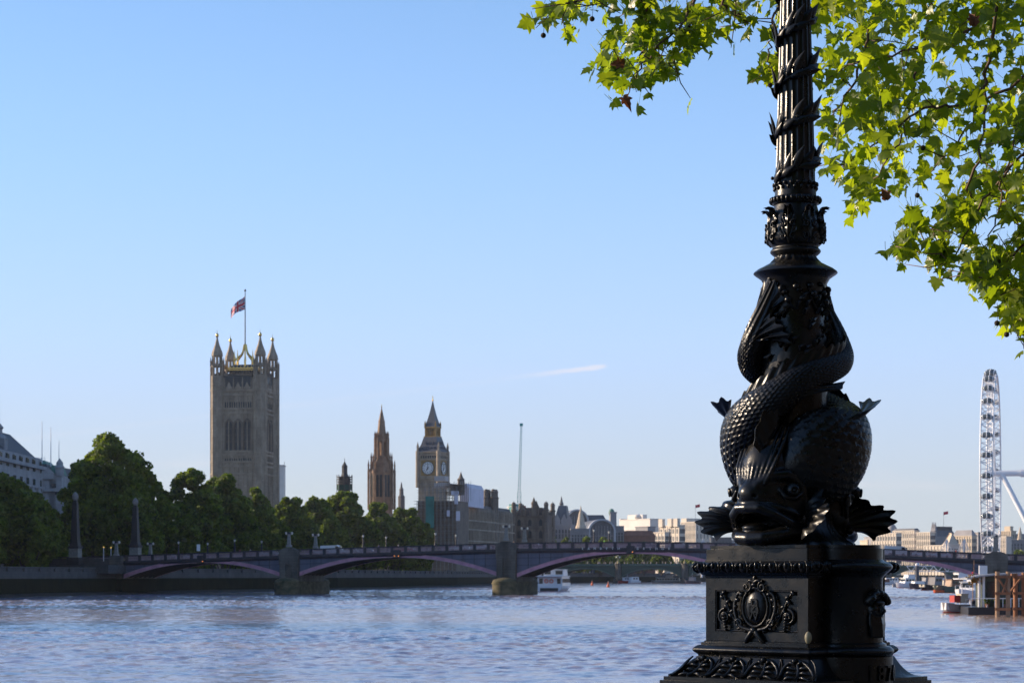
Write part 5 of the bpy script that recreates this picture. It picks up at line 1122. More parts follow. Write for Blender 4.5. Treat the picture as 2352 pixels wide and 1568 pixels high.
# ---- the slender central spire
YC = 1010.0; cz = lambda y: PZ(y, YC)-GRD
cs = thing('spire_tower', 'slender brown octagonal spire tower with open lantern between trees and clock tower', 'tower', (PX(876.5, YC), YC, GRD), PR)
k8 = YC/FD; m = MB(); ph = math.pi/8
pr = [(25.5, 1200), (25.5, 1088), (26.5, 1086), (26.5, 1083), (20, 1066), (15, 1052)]
m.lathe([(r*k8, cz(y)) for r, y in pr], 8, phase=ph)
for k in range(8):
    a = k*math.pi/4+ph; ca_, sa_ = math.cos(a), math.sin(a)
    for r0, z0, z1, h_ in ((30.5, 1170, 1080, 26), (24, 1083, 1060, 22), (15.5, 1052, 1006, 17)):
        m.tube([(r0*k8*ca_, r0*k8*sa_, cz(z0)), (r0*k8*ca_, r0*k8*sa_, cz(z1))], 2.6*k8, 5); pinnacle(m, (r0*k8*ca_, r0*k8*sa_, cz(z1)), 3.2*k8, h_*k8)
    m.tube([(31*k8*ca_, 31*k8*sa_, cz(1088)), (14*k8*ca_, 14*k8*sa_, cz(1048))], 1.3*k8, 5)
    m.tube([(11*k8*ca_, 11*k8*sa_, cz(1052)), (11*k8*ca_, 11*k8*sa_, cz(1012))], 1.7*k8, 5)
m.lathe([(13.5*k8, cz(1014)), (14.5*k8, cz(1012)), (14*k8, cz(1010)), (12*k8, cz(1004)), (12.6*k8, cz(1000)), (12*k8, cz(997)), (9.6*k8, cz(990)), (7.4*k8, cz(970)), (7.9*k8, cz(968)), (6.4*k8, cz(964)), (1.0*k8, cz(938)), (.5*k8, cz(934))], 8, phase=ph)
m.lathe([(15*k8, cz(1054)), (15*k8, cz(1048)), (12*k8, cz(1046))], 8, phase=ph); m.lathe([(2*k8, cz(1050)), (2*k8, cz(1013))], 8, phase=ph); m.build('spire_body', GOTHR, cs)
for k in range(8):
    a = k*math.pi/4; M = Matrix.Rotation(a, 4, 'Z'); mm = MB(); rI = 25.5*k8*math.cos(ph)
    for s in (-4, 4): mm.box((rI+.03, s*k8, (cz(1090)+cz(1142))/2), (.3, 5.4*k8, cz(1092)-cz(1142)), M=M)
    mm.build('lancet_window', WIN, cs)
m = MB(); m.tube([(0, 0, cz(936)), (0, 0, cz(928))], .12, 6); m.ell((0, 0, cz(934)), .35, 8, 6); m.build('gilt_finial', GOLD, cs)

# ---- the clock tower
YE = 1170.0; ez = lambda y: PZ(y, YE)-GRD; ke = YE/FD
et = thing('clock_tower', 'tall gothic clock tower with white dial, dark pointed iron roof and gilded trim', 'tower', (PX(994, YE), YE, GRD), rad(-22))
wE = 11.6
m = MB(); m.box((0, 0, ez(1105)/2), (wE, wE, ez(1105))); strips(m, wE, wE, 2, ez(1104), 1.65, .3, .5); m.build('shaft', GOTH, et)
m = MB(); m.frust((0, 0, ez(1106)), wE+.2, wE+1.8, 2); m.box((0, 0, (ez(1098)+ez(1054))/2), (wE+1.2, wE+1.2, ez(1054)-ez(1098)))
for sx in (-1, 1):
    for sy in (-1, 1):
        x, y = sx*(wE/2+.5), sy*(wE/2+.5); m.lathe([(1.15, ez(1120)), (1.15, ez(1036))], 8, (x, y, 0), phase=ph); pinnacle(m, (x, y, ez(1037)), 1.0, 5.5)
bands(m, wE+1.2, wE+1.2, [ez(1098), ez(1056), ez(1046), ez(1039)], .6, .3)
m.box((0, 0, (ez(1054)+ez(1038))/2), (wE+.4, wE+.4, ez(1038)-ez(1054))); m.build('clock_stage', GOTH, et)
DIAL = mat('opal_dial', (.72, .74, .74), .35, var=.06); HANDM = mat('black_hand', (.015, .015, .02), .4); GILT2 = mat('dull_gilding', (.26, .16, .055), .5, metal=.45, var=.3, scale=.6)
for f in range(4):
    R = Matrix.Rotation(f*math.pi/2, 4, 'Z'); zc = ez(1075.5); yf = -(wE+1.2)/2; cl = MB()
    cl.lathe([(3.45, 0), (3.45, .12)], 40, M=R @ Matrix.Translation((0, yf-.1, zc)) @ Matrix.Rotation(math.pi/2, 4, 'X')); dial = cl.build('clock_dial', DIAL, et, smooth=30)
    g = MB(); g.box((0, yf-.04, zc), (8.6, .1, 8.6), M=R); dial_s = g.build('dial_surround', GILT2, dial)
    g = MB(); a = np.linspace(0, 2*np.pi, 41)
    for rr_, ww in ((3.55, .22), (2.35, .07), (3.0, .06)): g.tube(np.c_[rr_*np.cos(a), np.full(41, yf-.24), zc+rr_*np.sin(a)], ww, 5, M=R, up=(0, 1, 0))
    for k in range(12):
        q = k*math.pi/6; g.tube([(2.45*math.sin(q), yf-.24, zc+2.45*math.cos(q)), (2.95*math.sin(q), yf-.24, zc+2.95*math.cos(q))], .12, 4, M=R, up=(0, 1, 0))
        g.tube([(.4*math.sin(q), yf-.23, zc+.4*math.cos(q)), (2.3*math.sin(q), yf-.23, zc+2.3*math.cos(q))], .03, 4, M=R, up=(0, 1, 0))
    g.build('dial_tracery', HANDM, dial)
    for nm, q, L_, w_ in (('minute_hand', 0, 3.1, .17), ('hour_hand', math.pi*7/6, 2.0, .3)):
        h = MB(); h.tube([(-.5*math.sin(q), yf-.32, zc-.5*math.cos(q)), (L_*.6*math.sin(q), yf-.32, zc+L_*.6*math.cos(q)), (L_*math.sin(q), yf-.32, zc+L_*math.cos(q))], [w_, w_, .04], 5, M=R, up=(0, 1, 0)); h.build(nm, HANDM, dial)
    o = MB()
    for k in range(7): o.vprism([(-4.2+1.4*k-.42, ez(1053)), (-4.2+1.4*k+.42, ez(1053)), (-4.2+1.4*k+.42, ez(1047)), (-4.2+1.4*k, ez(1044.5)), (-4.2+1.4*k-.42, ez(1047))], -(wE+.4)/2-.06, -(wE+.4)/2+.1, M=R)
    o.build('belfry_opening', WIN, et)
m = MB(); m.frust((0, 0, ez(1038)), 13.4, 10.0, ez(1022)-ez(1038)); m.frust((0, 0, ez(1022)), 10.0, 7.6, ez(1004)-ez(1022)); m.build('iron_roof', IRONR, et)
m = MB()
for f in range(4):
    R = Matrix.Rotation(f*math.pi/2, 4, 'Z')
    for r_, y_, n_ in ((5.6, 1031, 4), (4.7, 1019, 3)):
        for k in range(n_): x = (k-(n_-1)/2)*2.1; m.box((x, -r_-.15, ez(y_)), (.7, .9, 1.0), M=R); m.spike((x, -r_-.15, ez(y_)+.5), .45, 1.0, M=R)
m.build('roof_dormer', IRONR, et)['kind'] = 'stuff'
m = MB(); m.box((0, 0, ez(1003)), (7.6, 7.6, .6)); m.box((0, 0, ez(982)), (7.2, 7.2, .8))
for f in range(4):
    R = Matrix.Rotation(f*math.pi/2, 4, 'Z')
    for k in range(6): m.box((-2.8+1.12*k, -2.9, ez(993)), (.4, .4, ez(982)-ez(1003)), M=R)
    m.box((-2.9, -2.9, ez(993)), (.9, .9, ez(982)-ez(1003)), M=R); pinnacle(m, (-3.2, -3.2, ez(982)), .8, 4, M=R)
m.build('gilt_lantern', GILT2, et); m = MB(); m.box((0, 0, ez(993)), (3.6, 3.6, ez(982)-ez(1003))); m.build('lantern_core', GOTHD, et)
m = MB(); sp = [(7.2, 981), (5.9, 974), (4.4, 963), (3.0, 951), (1.8, 939), (.8, 927), (.3, 921)]
for (w0, y0), (w1, y1) in zip(sp[:-1], sp[1:]): m.frust((0, 0, ez(y0)), w0, w1, ez(y1)-ez(y0))
m.build('spire_roof', IRONR, et)
m = MB(); m.tube([(0, 0, ez(924)), (0, 0, ez(908))], .14, 6); m.ell((0, 0, ez(919)), (.5, .5, .6), 8, 6); m.box((0, 0, ez(912)), (1.2, .15, .15)); m.build('gilt_finial', GOLD, et)

# ---- the small dark turret wrapped in poles, and a slim stone turret
YD = 980.0; dz = lambda y: PZ(y, YD)-GRD; kd = YD/FD
st = thing('scaffolded_turret', 'small dark domed turret wrapped in scaffold poles above the trees', 'turret', (PX(791.5, YD), YD, GRD), PR)
m = MB(); m.lathe([(14*kd, 0), (14*kd, dz(1098)), (10*kd, dz(1095)), (8*kd, dz(1090)), (6.6*kd, dz(1086)), (6.6*kd, dz(1072)), (7.4*kd, dz(1071)), (5.5*kd, dz(1068)), (3*kd, dz(1064)), (.4*kd, dz(1058))], 8); m.build('turret_body', DARKM, st)
m = MB()
for k in range(9):
    a = k*2*math.pi/9
    m.tube([(18*kd*math.cos(a), 18*kd*math.sin(a), 20), (18*kd*math.cos(a), 18*kd*math.sin(a), dz(1090))], .14, 5)
for y in (1096, 1101, 1107, 1113): m.lathe([(17.4*kd, dz(y)), (18.6*kd, dz(y)), (18.6*kd, dz(y)+.35), (17.4*kd, dz(y)+.35)], 9)
m.tube([(0, 0, dz(1060)), (0, 0, dz(1052))], .12, 5); m.build('scaffold_poles', DARKM, st)
m = MB(); m.lathe([(17.5*kd, dz(1125)), (17.5*kd, dz(1111))], 9); m.build('green_netting', mat('green_netting', (.015, .06, .05), .9, var=.3), st)
s2 = thing('stone_turret', 'slim pale stone turret between the spire and the clock tower', 'turret', (PX(922, 1000), 1000, GRD), PR); k2 = 1000/FD; z2 = lambda y: PZ(y, 1000)-GRD
m = MB(); m.lathe([(8*k2, 0), (8*k2, z2(1140)), (5.2*k2, z2(1136)), (4.6*k2, z2(1126)), (5.6*k2, z2(1125)), (3.2*k2, z2(1120)), (2.2*k2, z2(1117)), (2.2*k2, z2(1114)), (.3*k2, z2(1106))], 8); m.build('turret_body', mat('grey_lead_stone', (.13, .12, .12), .8), s2)

# ---- the long river wing
YP = 952.0; pz = lambda y, Y=YP: PZ(y, Y)-GRD
Pw = Vector((PX(1052, YP), YP, GRD)); pal = thing('palace_wing', 'long gothic palace river front of ribbed honey stone under scaffold', 'palace', Pw, rad(-13.6))
LW, DW = 106.0, 42.0; HW = pz(1178)
m = MB(); m.box((-DW/2, LW/2, HW/2), (DW, LW, HW))
for k in range(int(LW/2.6)):
    y = .6+2.6*k; m.box((.35, y, HW/2), (.7, .7, HW)); pinnacle(m, (.35, y, HW), .75, 4.0)
for k in range(9): m.box((-DW+k*2.5, -.3, HW/2), (.7, .7, HW))
for z in (pz(1213), pz(1240), pz(1262), pz(1192)): m.box((-DW/2+.1, LW/2, z), (DW+1.3, LW+1.0, .7))
m.build('wing_wall', GOTH, pal)
o = MB(); c0 = None; cnt = 0
for k in range(int(LW/2.6)-1):
    for z0, z1 in ((pz(1258), pz(1244)), (pz(1236), pz(1217)), (pz(1209), pz(1195))):
        if cnt < 100:
            mm = MB(); mm.box((.06, 1.9+2.6*k, (z0+z1)/2), (.14, 1.5, z1-z0)); mm.build('bay_window', WIN, pal)
        else: o.box((.06, 1.9+2.6*k, (z0+z1)/2), (.14, 1.5, z1-z0))
        cnt += 1
if o.n: o.build('bay_window', WIN, pal)['kind'] = 'stuff'
m = MB(); m.vprism([(-14, HW), (0, HW), (-1.2, HW+5), (-12.8, HW+5)], 30, LW-2); m.build('wing_roof', SLATER, pal)
m = MB(); m.prism([(-30, -26), (2.6, -26), (2.6, LW+30), (-30, LW+30)], -6.5, .9); m.box((2.2, LW/2, 1.4), (.6, LW+60, 1.0)); m.build('terrace', EMB, pal)
def pavilion(parent, x, y, w, d, z1, zp, nm='pavilion', roof=4.5):
    m = MB(); m.box((x, y, z1/2), (w, d, z1))
    for sx in (-1, 1):
        for sy in (-1, 1):
            m.lathe([(1.35, 0), (1.35, z1+2.5), (1.6, z1+2.7), (1.6, z1+3.2), (1.1, z1+3.4), (1.1, z1+5.4), (1.35, z1+5.6), (.7, z1+7), (.25, z1+(zp-z1)*.8), (.05, zp)], 8, (x+sx*w/2, y+sy*d/2, 0), phase=ph)
    for z in (z1, z1*.8, z1*.6, z1*.4): m.box((x, y, z), (w+.9, d+.9, .7))
    for k in range(5): pinnacle(m, (x-w/2+(k+.5)*w/5, y-d/2, z1), .6, 3.2); pinnacle(m, (x+w/2, y-d/2+(k+.5)*d/5, z1), .6, 3.2)
    b = m.build(nm, GOTHD, parent)
    m = MB(); m.prism([(x-w/2+.8, y-d/2+.8), (x+w/2-.8, y-d/2+.8), (x+w/2-.8, y+d/2-.8), (x-w/2+.8, y+d/2-.8)], z1, z1+roof, top=[(x-w/2+2.5, y-d/2+2.5), (x+w/2-2.5, y-d/2+2.5), (x+w/2-2.5, y+d/2-2.5), (x-w/2+2.5, y+d/2-2.5)]); m.build('pavilion_roof', SLATER, b)
    for k in range(3):
        for z0, z1_ in ((z1*.62, z1*.76), (z1*.83, z1*.95), (z1*.42, z1*.56)):
            mm = MB(); xx = x-w/2+(k+.5)*w/3; mm.vprism([(xx-.9, z0), (xx+.9, z0), (xx+.9, z1_-1.2), (xx, z1_), (xx-.9, z1_-1.2)], y-d/2-.1, y-d/2+.1); mm.build('pavilion_window', WIN, b)
    return b
pavilion(pal, -2.3, 70, 3.6, 5, pz(1156, 1018), pz(1122, 1018), 'river_turret', 1)
pavilion(pal, -11.5, 74, 10, 11, pz(1166, 1022), pz(1150, 1022), roof=4.2)
# the north pavilion, a block of its own at the far end
YN = 1082.0; nz_ = lambda y: PZ(y, YN)-GRD
nb = thing('palace_pavilion', 'dark turreted palace pavilion at the far end, right of the crane', 'palace', (PX(1225, YN), YN, GRD), rad(-14))
wN = 76*YN/FD
b = pavilion(nb, 0, 0, wN, 15, nz_(1185), nz_(1150), roof=nz_(1166)-nz_(1185))
m = MB()
for x, zt_ in ((-wN*.2, 1158), (wN*.12, 1142), (wN*.2, 1150)): m.lathe([(1.3, nz_(1186)), (1.3, nz_(zt_+16)), (1.6, nz_(zt_+15)), (.9, nz_(zt_+10)), (.05, nz_(zt_))], 8, (x, -7.4, 0), phase=ph)
m.build('middle_turret', GOTHD, nb)
# ---- scaffold over the near end of the palace
POLE = mat('scaffold_tube', (.22, .22, .23), .5, metal=.4, var=.3); BOARD = mat('scaffold_board', (.20, .17, .13), .85, var=.3)
SHEET = mat('white_sheeting', (.60, .58, .66), .6, var=.12, scale=.3, bump=.3, bscale=1); NET = mat('green_netting_sheet', (.03, .17, .145), .9, var=.25, scale=.4, bump=.4, bscale=1.5)
sc = thing('scaffold', 'tall scaffold with white tented roof and green netting round the palace end', 'scaffold', (PX(1006, 940), 940, GRD), rad(-13.6)); ks = 940/FD; sz_ = lambda y: PZ(y, 940)-GRD
m = MB(); r = np.random.default_rng(4); bd = MB()
for j in range(2):
    yy = -1.5-1.6*j
    for k in range(11):
        x = (-46+9.4*k)*ks; m.tube([(x, yy, 0 if j else 6), (x, yy, sz_(1112+8*r.random()) if k > 1 else sz_(1150))], .11, 4)
for k in range(13):
    z = 8+k*2.6
    if z < sz_(1116):
        m.tube([(-46*ks, -3.15, z+1.0), (48*ks, -3.15, z+1.0)], .08, 4); bd.box((1*ks, -2.3, z), (92*ks, 1.5, .16))
for yl in (1150, 1157, 1164): m.tube([(-54*ks, -2.5, sz_(yl)), (-30*ks, -2.5, sz_(yl))], .12, 4)
for k in range(8):
    z = sz_(1135-3.2*k); bd.box(((30+k*1.2)*ks, 5, z), (34*ks, 12, .16)); m.tube([(49*ks, -1, z), (49*ks, 11, z)], .1, 4)
for k in range(14):
    x = (-6+5*k)*ks; m.tube([(x, 3, sz_(1150)), (x, 3, sz_(1104+6*r.random()))], .1, 4); m.tube([(x, 14, sz_(1150)), (x, 14, sz_(1100+8*r.random()))], .1, 4)
m.build('scaffold_tubes', POLE, sc)['kind'] = 'stuff'; bd.build('scaffold_boards', BOARD, sc)['kind'] = 'stuff'
m = MB(); m.box((-14*ks, -3.6, (sz_(1140)+sz_(1212))/2), (20*ks, .25, sz_(1140)-sz_(1212))); m.build('green_net', NET, sc)
m = MB(); x0, x1 = 27*ks, 48*ks; z0, z1 = sz_(1160), sz_(1116); m.vprism([(x0, z0), (x1, z0), (x1, z1), ((x0+x1)/2+1, sz_(1106)), (x0+1.5, sz_(1106)), (x0, z1+1)], 18, 46); m.build('white_tent', SHEET, sc)
for x0, x1, y0, y1 in ((44, 52, 1128, 1158), (48, 57, 1174, 1196), (36, 54, 1128, 1137), (26, 33, 1172, 1186)):
    m = MB(); m.box(((x0+x1)/2*ks, -3.5, (sz_(y0)+sz_(y1))/2), ((x1-x0)*ks, .3, sz_(y0)-sz_(y1))); m.build('white_sheet', SHEET, sc)
for x0, x1, y0, y1 in ((-17, 8, 1106, 1120), (12, 26, 1108, 1118), (-16, 10, 1090, 1104)):
    m = MB(); m.box(((x0+x1)/2*ks, 8, (sz_(y0)+sz_(y1))/2), ((x1-x0)*ks, 6, (sz_(y0)-sz_(y1))*.8)); m.build('site_cabin', mat('cabin_paint', (.4, .38, .38), .6), sc)
m = MB(); m.box((0, 9, sz_(1150)/2), (94*ks, 20, sz_(1150))); m.build('shrouded_wall', GOTHD, sc)
m = MB(); m.lathe([(1.6, sz_(1135)), (1.6, sz_(1100)), (1.9, sz_(1099)), (1.0, sz_(1094)), (.05, sz_(1080))], 8, (38*ks, 12, 0)); m.build('small_spire', GOTHD, sc)
# ---- tower crane
CRN = mat('teal_crane_paint', (.05, .34, .31), .5, var=.15)
YR = 1110.0; kr = YR/FD; rz_ = lambda y: PZ(y, YR)-GRD
cr = thing('tower_crane', 'thin teal lattice tower crane with upright jib between the palace towers', 'crane', (PX(1193.5, YR), YR, GRD), 0)
def lattice(m, a, b, w0, w1, n, th=.1):
    a = np.array(a, float); b = np.array(b, float)
    for k in range(n):
        p, q = a+(b-a)*k/n, a+(b-a)*(k+1)/n; u, v = w0+(w1-w0)*k/n, w0+(w1-w0)*(k+1)/n
        C1 = [p+np.array([sx*u, sy*u, 0]) for sx, sy in ((-1, -1), (1, -1), (1, 1), (-1, 1))]; C2 = [q+np.array([sx*v, sy*v, 0]) for sx, sy in ((-1, -1), (1, -1), (1, 1), (-1, 1))]
        for i in range(4): m.tube([C1[i], C2[i]], th, 4); m.tube([C1[i], C2[(i+1) % 4]] if k % 2 else [C1[(i+1) % 4], C2[i]], th*.7, 4); m.tube([C1[i], C1[(i+1) % 4]], th*.7, 4)
m = MB(); lattice(m, (-.4, 0, 0), (-.2, 0, rz_(1130)), .95, .95, 18, .15); m.build('mast', CRN, cr)
m = MB(); lattice(m, (-.2, 0, rz_(1130)), (.9, 0, rz_(976)), .7, .4, 20, .11); m.box((.9, 0, rz_(975)), (1.7, 1.6, 1.4)); m.build('jib', CRN, cr)
m = MB(); m.box((2.6, 0, rz_(1166)), (1.4, 1.6, 2.2)); m.build('cab', mat('dark_red_cab', (.2, .03, .04), .5), cr)
# ---------------------------------------------------------------- left bank: offices, obelisks, small signs
WSTONE = masonry('pale_portland_stone', (.33, .33, .34), 1.0, 2.0, var=.2, joint=.8)
COPPER = mat('green_copper', (.10, .22, .17), .7, var=.3, scale=.5)
GLZ = mat('office_glass', (.04, .05, .06), .2, var=.4, scale=.3)
WP = mat('white_mast', (.7, .7, .72), .4, var=.05)
of = thing('stone_offices', 'long pale stone office block with dark mansard roof at the left edge', 'building', (-108.5, 372, GRD), rad(-.2)); LO = 112.0; zo = 23.8
m = MB(); m.box((-20, LO/2, zo/2), (40, LO, zo)); m.box((-20, LO/2, zo+.3), (41.6, LO+1.6, .8)); m.box((-20, LO/2, zo-4.2), (40.8, LO+.8, .5)); m.box((-20, LO/2, zo+1.4), (39.6, LO-.4, 2.2))
for k in range(18):
    y = 3+6.1*k; m.tube([(.35, y, 9), (.35, y, zo-4.3)], .55, 10)
m.build('stone_wall', WSTONE, of)
windows(of, 'office_window', GLZ, .1, LO-4, [6, 11, 15.5, 19.5, 24.0], 1, 18, 2.0, 2.8, faces=(1,)) if False else None
c0 = None
for k in range(18):
    for z in (6, 11, 16, 20, 24.3):
        mm = MB(); mm.box((.03, 6.05+6.1*k if k < 17 else LO-1.6, z), (.14, 2.2 if k < 17 else 1, 2.6)); mm.build('office_window', GLZ, of)
m = MB(); m.prism([(-39, 1), (-1, 1), (-1, LO-1), (-39, LO-1)], zo+2.4, zo+7.7, top=[(-33, 7), (-6, 7), (-6, LO-6), (-33, LO-6)]); m.build('mansard_roof', SLATER, of)
m = MB()
for k in range(17): m.box((-.4, 6.05+6.1*k, zo+1.4), (.5, 2.0, 1.2))
m.build('attic_window', GLZ, of)['kind'] = 'stuff'
m = MB(); x, y = -3.0, 84.0; m.box((x, y, zo+3.6), (3, 3, 3.6)); m.lathe([(1.6, zo+5), (1.8, zo+5.4), (1.3, zo+6.0), (.7, zo+6.4), (.7, zo+7.4), (1.0, zo+7.7), (.3, zo+8.6)], 12, (x, y, 0)); tb = m.build('roof_turret', WSTONE, of); m = MB(); m.tube([(x, y, zo+8.4), (x, y, PZ(888, 372+y)-GRD)], [.16, .09], 8); m.ell((x, y, PZ(888, 372+y)-GRD), .22, 8, 6); m.build('flagstaff', WP, tb)
o2 = thing('copper_roofed_offices', 'pale stone offices with green copper roofs, gables and thin masts beside the big tree', 'building', (PX(113, 545), 545, GRD), rad(4)); z2 = lambda y: PZ(y, 545)-GRD; k2 = 545/FD
m = MB(); m.box((-2, 10, z2(1100)/2), (7.5, 20, z2(1100))); m.box((1.6, 6, z2(1090)/2), (3.2, 12, z2(1090))); m.vprism([(-2.3, z2(1100)), (1.2, z2(1100)), (1.2, z2(1085)), (-.5, z2(1072)), (-2.3, z2(1085))], -.6, .6); m.lathe([(1.1, z2(1092)), (1.1, z2(1074)), (1.4, z2(1073)), (.9, z2(1068)), (.9, z2(1062)), (.1, z2(1052))], 10, (2.6, .6, 0))
m.box((-4, -.4, z2(1110)), (4, 1, .6)); m.box((0, -.5, z2(1125)), (9, 1.0, .8)); m.build('stone_wall', WSTONE, o2)
m = MB(); m.prism([(-6, .4), (-.2, .4), (-.2, 19), (-6, 19)], z2(1100), z2(1064), top=[(-5.2, 2), (-1, 2), (-1, 18), (-5.2, 18)]); m.build('grey_mansard', SLATER, o2)
m = MB(); m.prism([(-5.2, 2), (-1, 2), (-1, 18), (-5.2, 18)], z2(1064), z2(1055), top=[(-4.4, 3.4), (-1.8, 3.4), (-1.8, 16), (-4.4, 16)]); m.prism([(-.4, 3), (2.4, 3), (2.4, 16), (-.4, 16)], z2(1086), z2(1066), top=[(0, 4.5), (1.9, 4.5), (1.9, 14), (0, 14)]); m.build('copper_roof', COPPER, o2)
for x, y0, y1 in ((-4.6, 1056, 1090), (-2.6, 1080, 1094), (1.4, 1090, 1104), (-3.5, 1112, 1124), (2.2, 1108, 1120)):
    m = MB(); m.box((x*.9, -.06, (z2(y0)+z2(y1))/2-2), (1.0, .3, (z2(y0)-z2(y1))*.6)); m.build('gable_window', GLZ, o2)
for x, yt in ((93.5, 965), (113.5, 980), (132, 1010)):
    m = MB(); xx = (x-113)*k2; m.tube([(xx, 2.5, z2(1070)), (xx, 2.5, z2(yt))], [.13, .05], 6); m.build('roof_mast', WP, o2)
m = MB(); [m.tube([(-4.4+.9*k, 4, z2(1056)), (-4.4+.9*k, 4, z2(1048))], .07, 4) for k in range(4)]; m.tube([(-4.4, 4, z2(1049)), (-1.7, 4, z2(1049))], .06, 4); m.build('roof_railing', WP, o2)
# blocks further along the road, the tallest placed to shade the bank trees
for i, (x, y, w, d, h, lb) in enumerate(((-176, 548, 34, 84, 43, 'unseen tall stone block added to shade the bank trees, left of the view'), (-172, 640, 34, 90, 33, 'stone block behind the left bank trees, next to the copper roofs'), (-165, 760, 34, 80, 32, 'further stone block behind the left bank trees'))):
    b = thing('stone_offices', lb, 'building', (x, y, GRD), rad(-6)); m = MB(); m.box((0, 0, h/2), (w, d, h)); m.box((0, 0, h+.2), (w+1.4, d+1.4, .8)); m.build('stone_wall', WSTONE, b); m = MB(); m.prism([(-w/2+1, -d/2+1), (w/2-1, -d/2+1), (w/2-1, d/2-1), (-w/2+1, d/2-1)], h, h+5, top=[(-w/2+5, -d/2+5), (w/2-5, -d/2+5), (w/2-5, d/2-5), (-w/2+5, d/2-5)]); m.build('slate_roof', SLATER, b)
    for k in range(10):
        for z in (6, 11, 16, 21): mm = MB(); mm.box((w/2, -d/2+4+k*(d-8)/9, z), (.2, 2, 2.6)); mm.build('office_window', GLZ, b)
dS = np.array([sun_dir.x, sun_dir.y]); dS /= np.linalg.norm(dS); tp = np.array([1.62, 12.0])+dS*405
tw = thing('shade_tower', 'unseen tower added to shade the lamp post, outside the left of the view', 'building', (tp[0], tp[1], GRD), math.atan2(dS[1], dS[0])+math.pi/2)
hT = 4.15+391.5*math.tan(rad(SUN_EL))-GRD  # height set so the added tower's shadow covers the lamp pedestal
m = MB(); m.box((0, 0, hT/2), (34, 26, hT)); [m.box((0, 0, 4+4.1*k), (34.6, 26.6, .7)) for k in range(int(hT/4.1)-1)]; m.build('tower_body', WSTONE, tw)
# obelisks with pine-cone finials
OBST = mat('dark_obelisk_granite', (.02, .019, .022), .6, var=.3, scale=.8)
def obelisk(label, x, Y, yt, yb):
    k = Y/FD; o = thing('obelisk', label, 'obelisk', (PX(x, Y), Y, PZ(yb, Y)), BA, 'obelisks at the bridge end'); h = (yb-yt)*k
    m = MB(); m.box((0, 0, h*.06), (2.9, 2.9, h*.12)); m.box((0, 0, h*.255), (2.5, 2.5, .5)); m.frust((0, 0, h*.27), 2.0, 1.75, h*.05); m.frust((0, 0, h*.32), 1.6, 1.0, h*.54); m.box((0, 0, h*.87), (.8, .8, h*.03)); m.build('shaft', OBST, o)
    m = MB(); m.box((0, 0, h*.18), (2.15, 2.15, h*.13)); m.build('pale_plinth', STONE_D, o)
    m = MB(); m.lathe([(.35, h*.885), (.62, h*.91), (.68, h*.94), (.5, h*.975), (.1, h)], 12); m.build('pine_cone_finial', STONE_D, o, smooth=60)
obelisk('left stone obelisk with pine cone finial, before the tallest tree', 173, 462, 1129, 1300); obelisk('right stone obelisk with pine cone finial, beside the bridge end', 311, 480, 1143, 1292)
for x, y0, y1, Y, lb in ((456, 1250, 1266, 455, 'small white road sign on the bridge beside the first lanterns'),):
    s = thing('road_sign', lb, 'sign', (PX(x, Y), Y, PZ(1275, Y)), BA); m = MB(); m.tube([(0, 0, 0), (0, 0, 2.4)], .05, 6); m.build('post', NAVY, s); m = MB(); m.box((0, -.06, 1.7), (.75, .06, 1.45)); m.build('sign_panel', WHITE, s)
SIG = emit('yellow_signal', (1.0, .62, .12), .9)
for x, y, Y, lb in ((238, 1253, 456, 'amber-lit traffic beacon between the obelisk and the lamp column'), (238+179, 1253, 468, None), (255, 1254, 468, 'second amber-lit beacon left of the right obelisk')):
    if not lb: continue
    s = thing('traffic_beacon', lb, 'beacon', (PX(x, Y), Y, PZ(1288, Y)), 0); m = MB(); m.tube([(0, 0, 0), (0, 0, 2.9)], .07, 6); m.build('post', WHITE, s); m = MB(); m.ell((0, 0, 3.05), .13, 10, 8); m.build('amber_globe', SIG, s, smooth=60)

# the side of the road behind the viewer
ro = thing('riverside_offices', 'long brick and stone offices across the road behind the viewer', 'building', tuple(C0+n2*44+n1*20)+(GZ,), rad(-45)+math.pi/2)
m = MB(); m.box((0, 0, 12), (190, 20, 24)); [m.box((0, 0, 4*k+3.6), (190.6, 20.6, .5)) for k in range(5)]; m.build('brick_wall', mat('dull_brick', (.035, .027, .022), .9, scale=.2), ro)
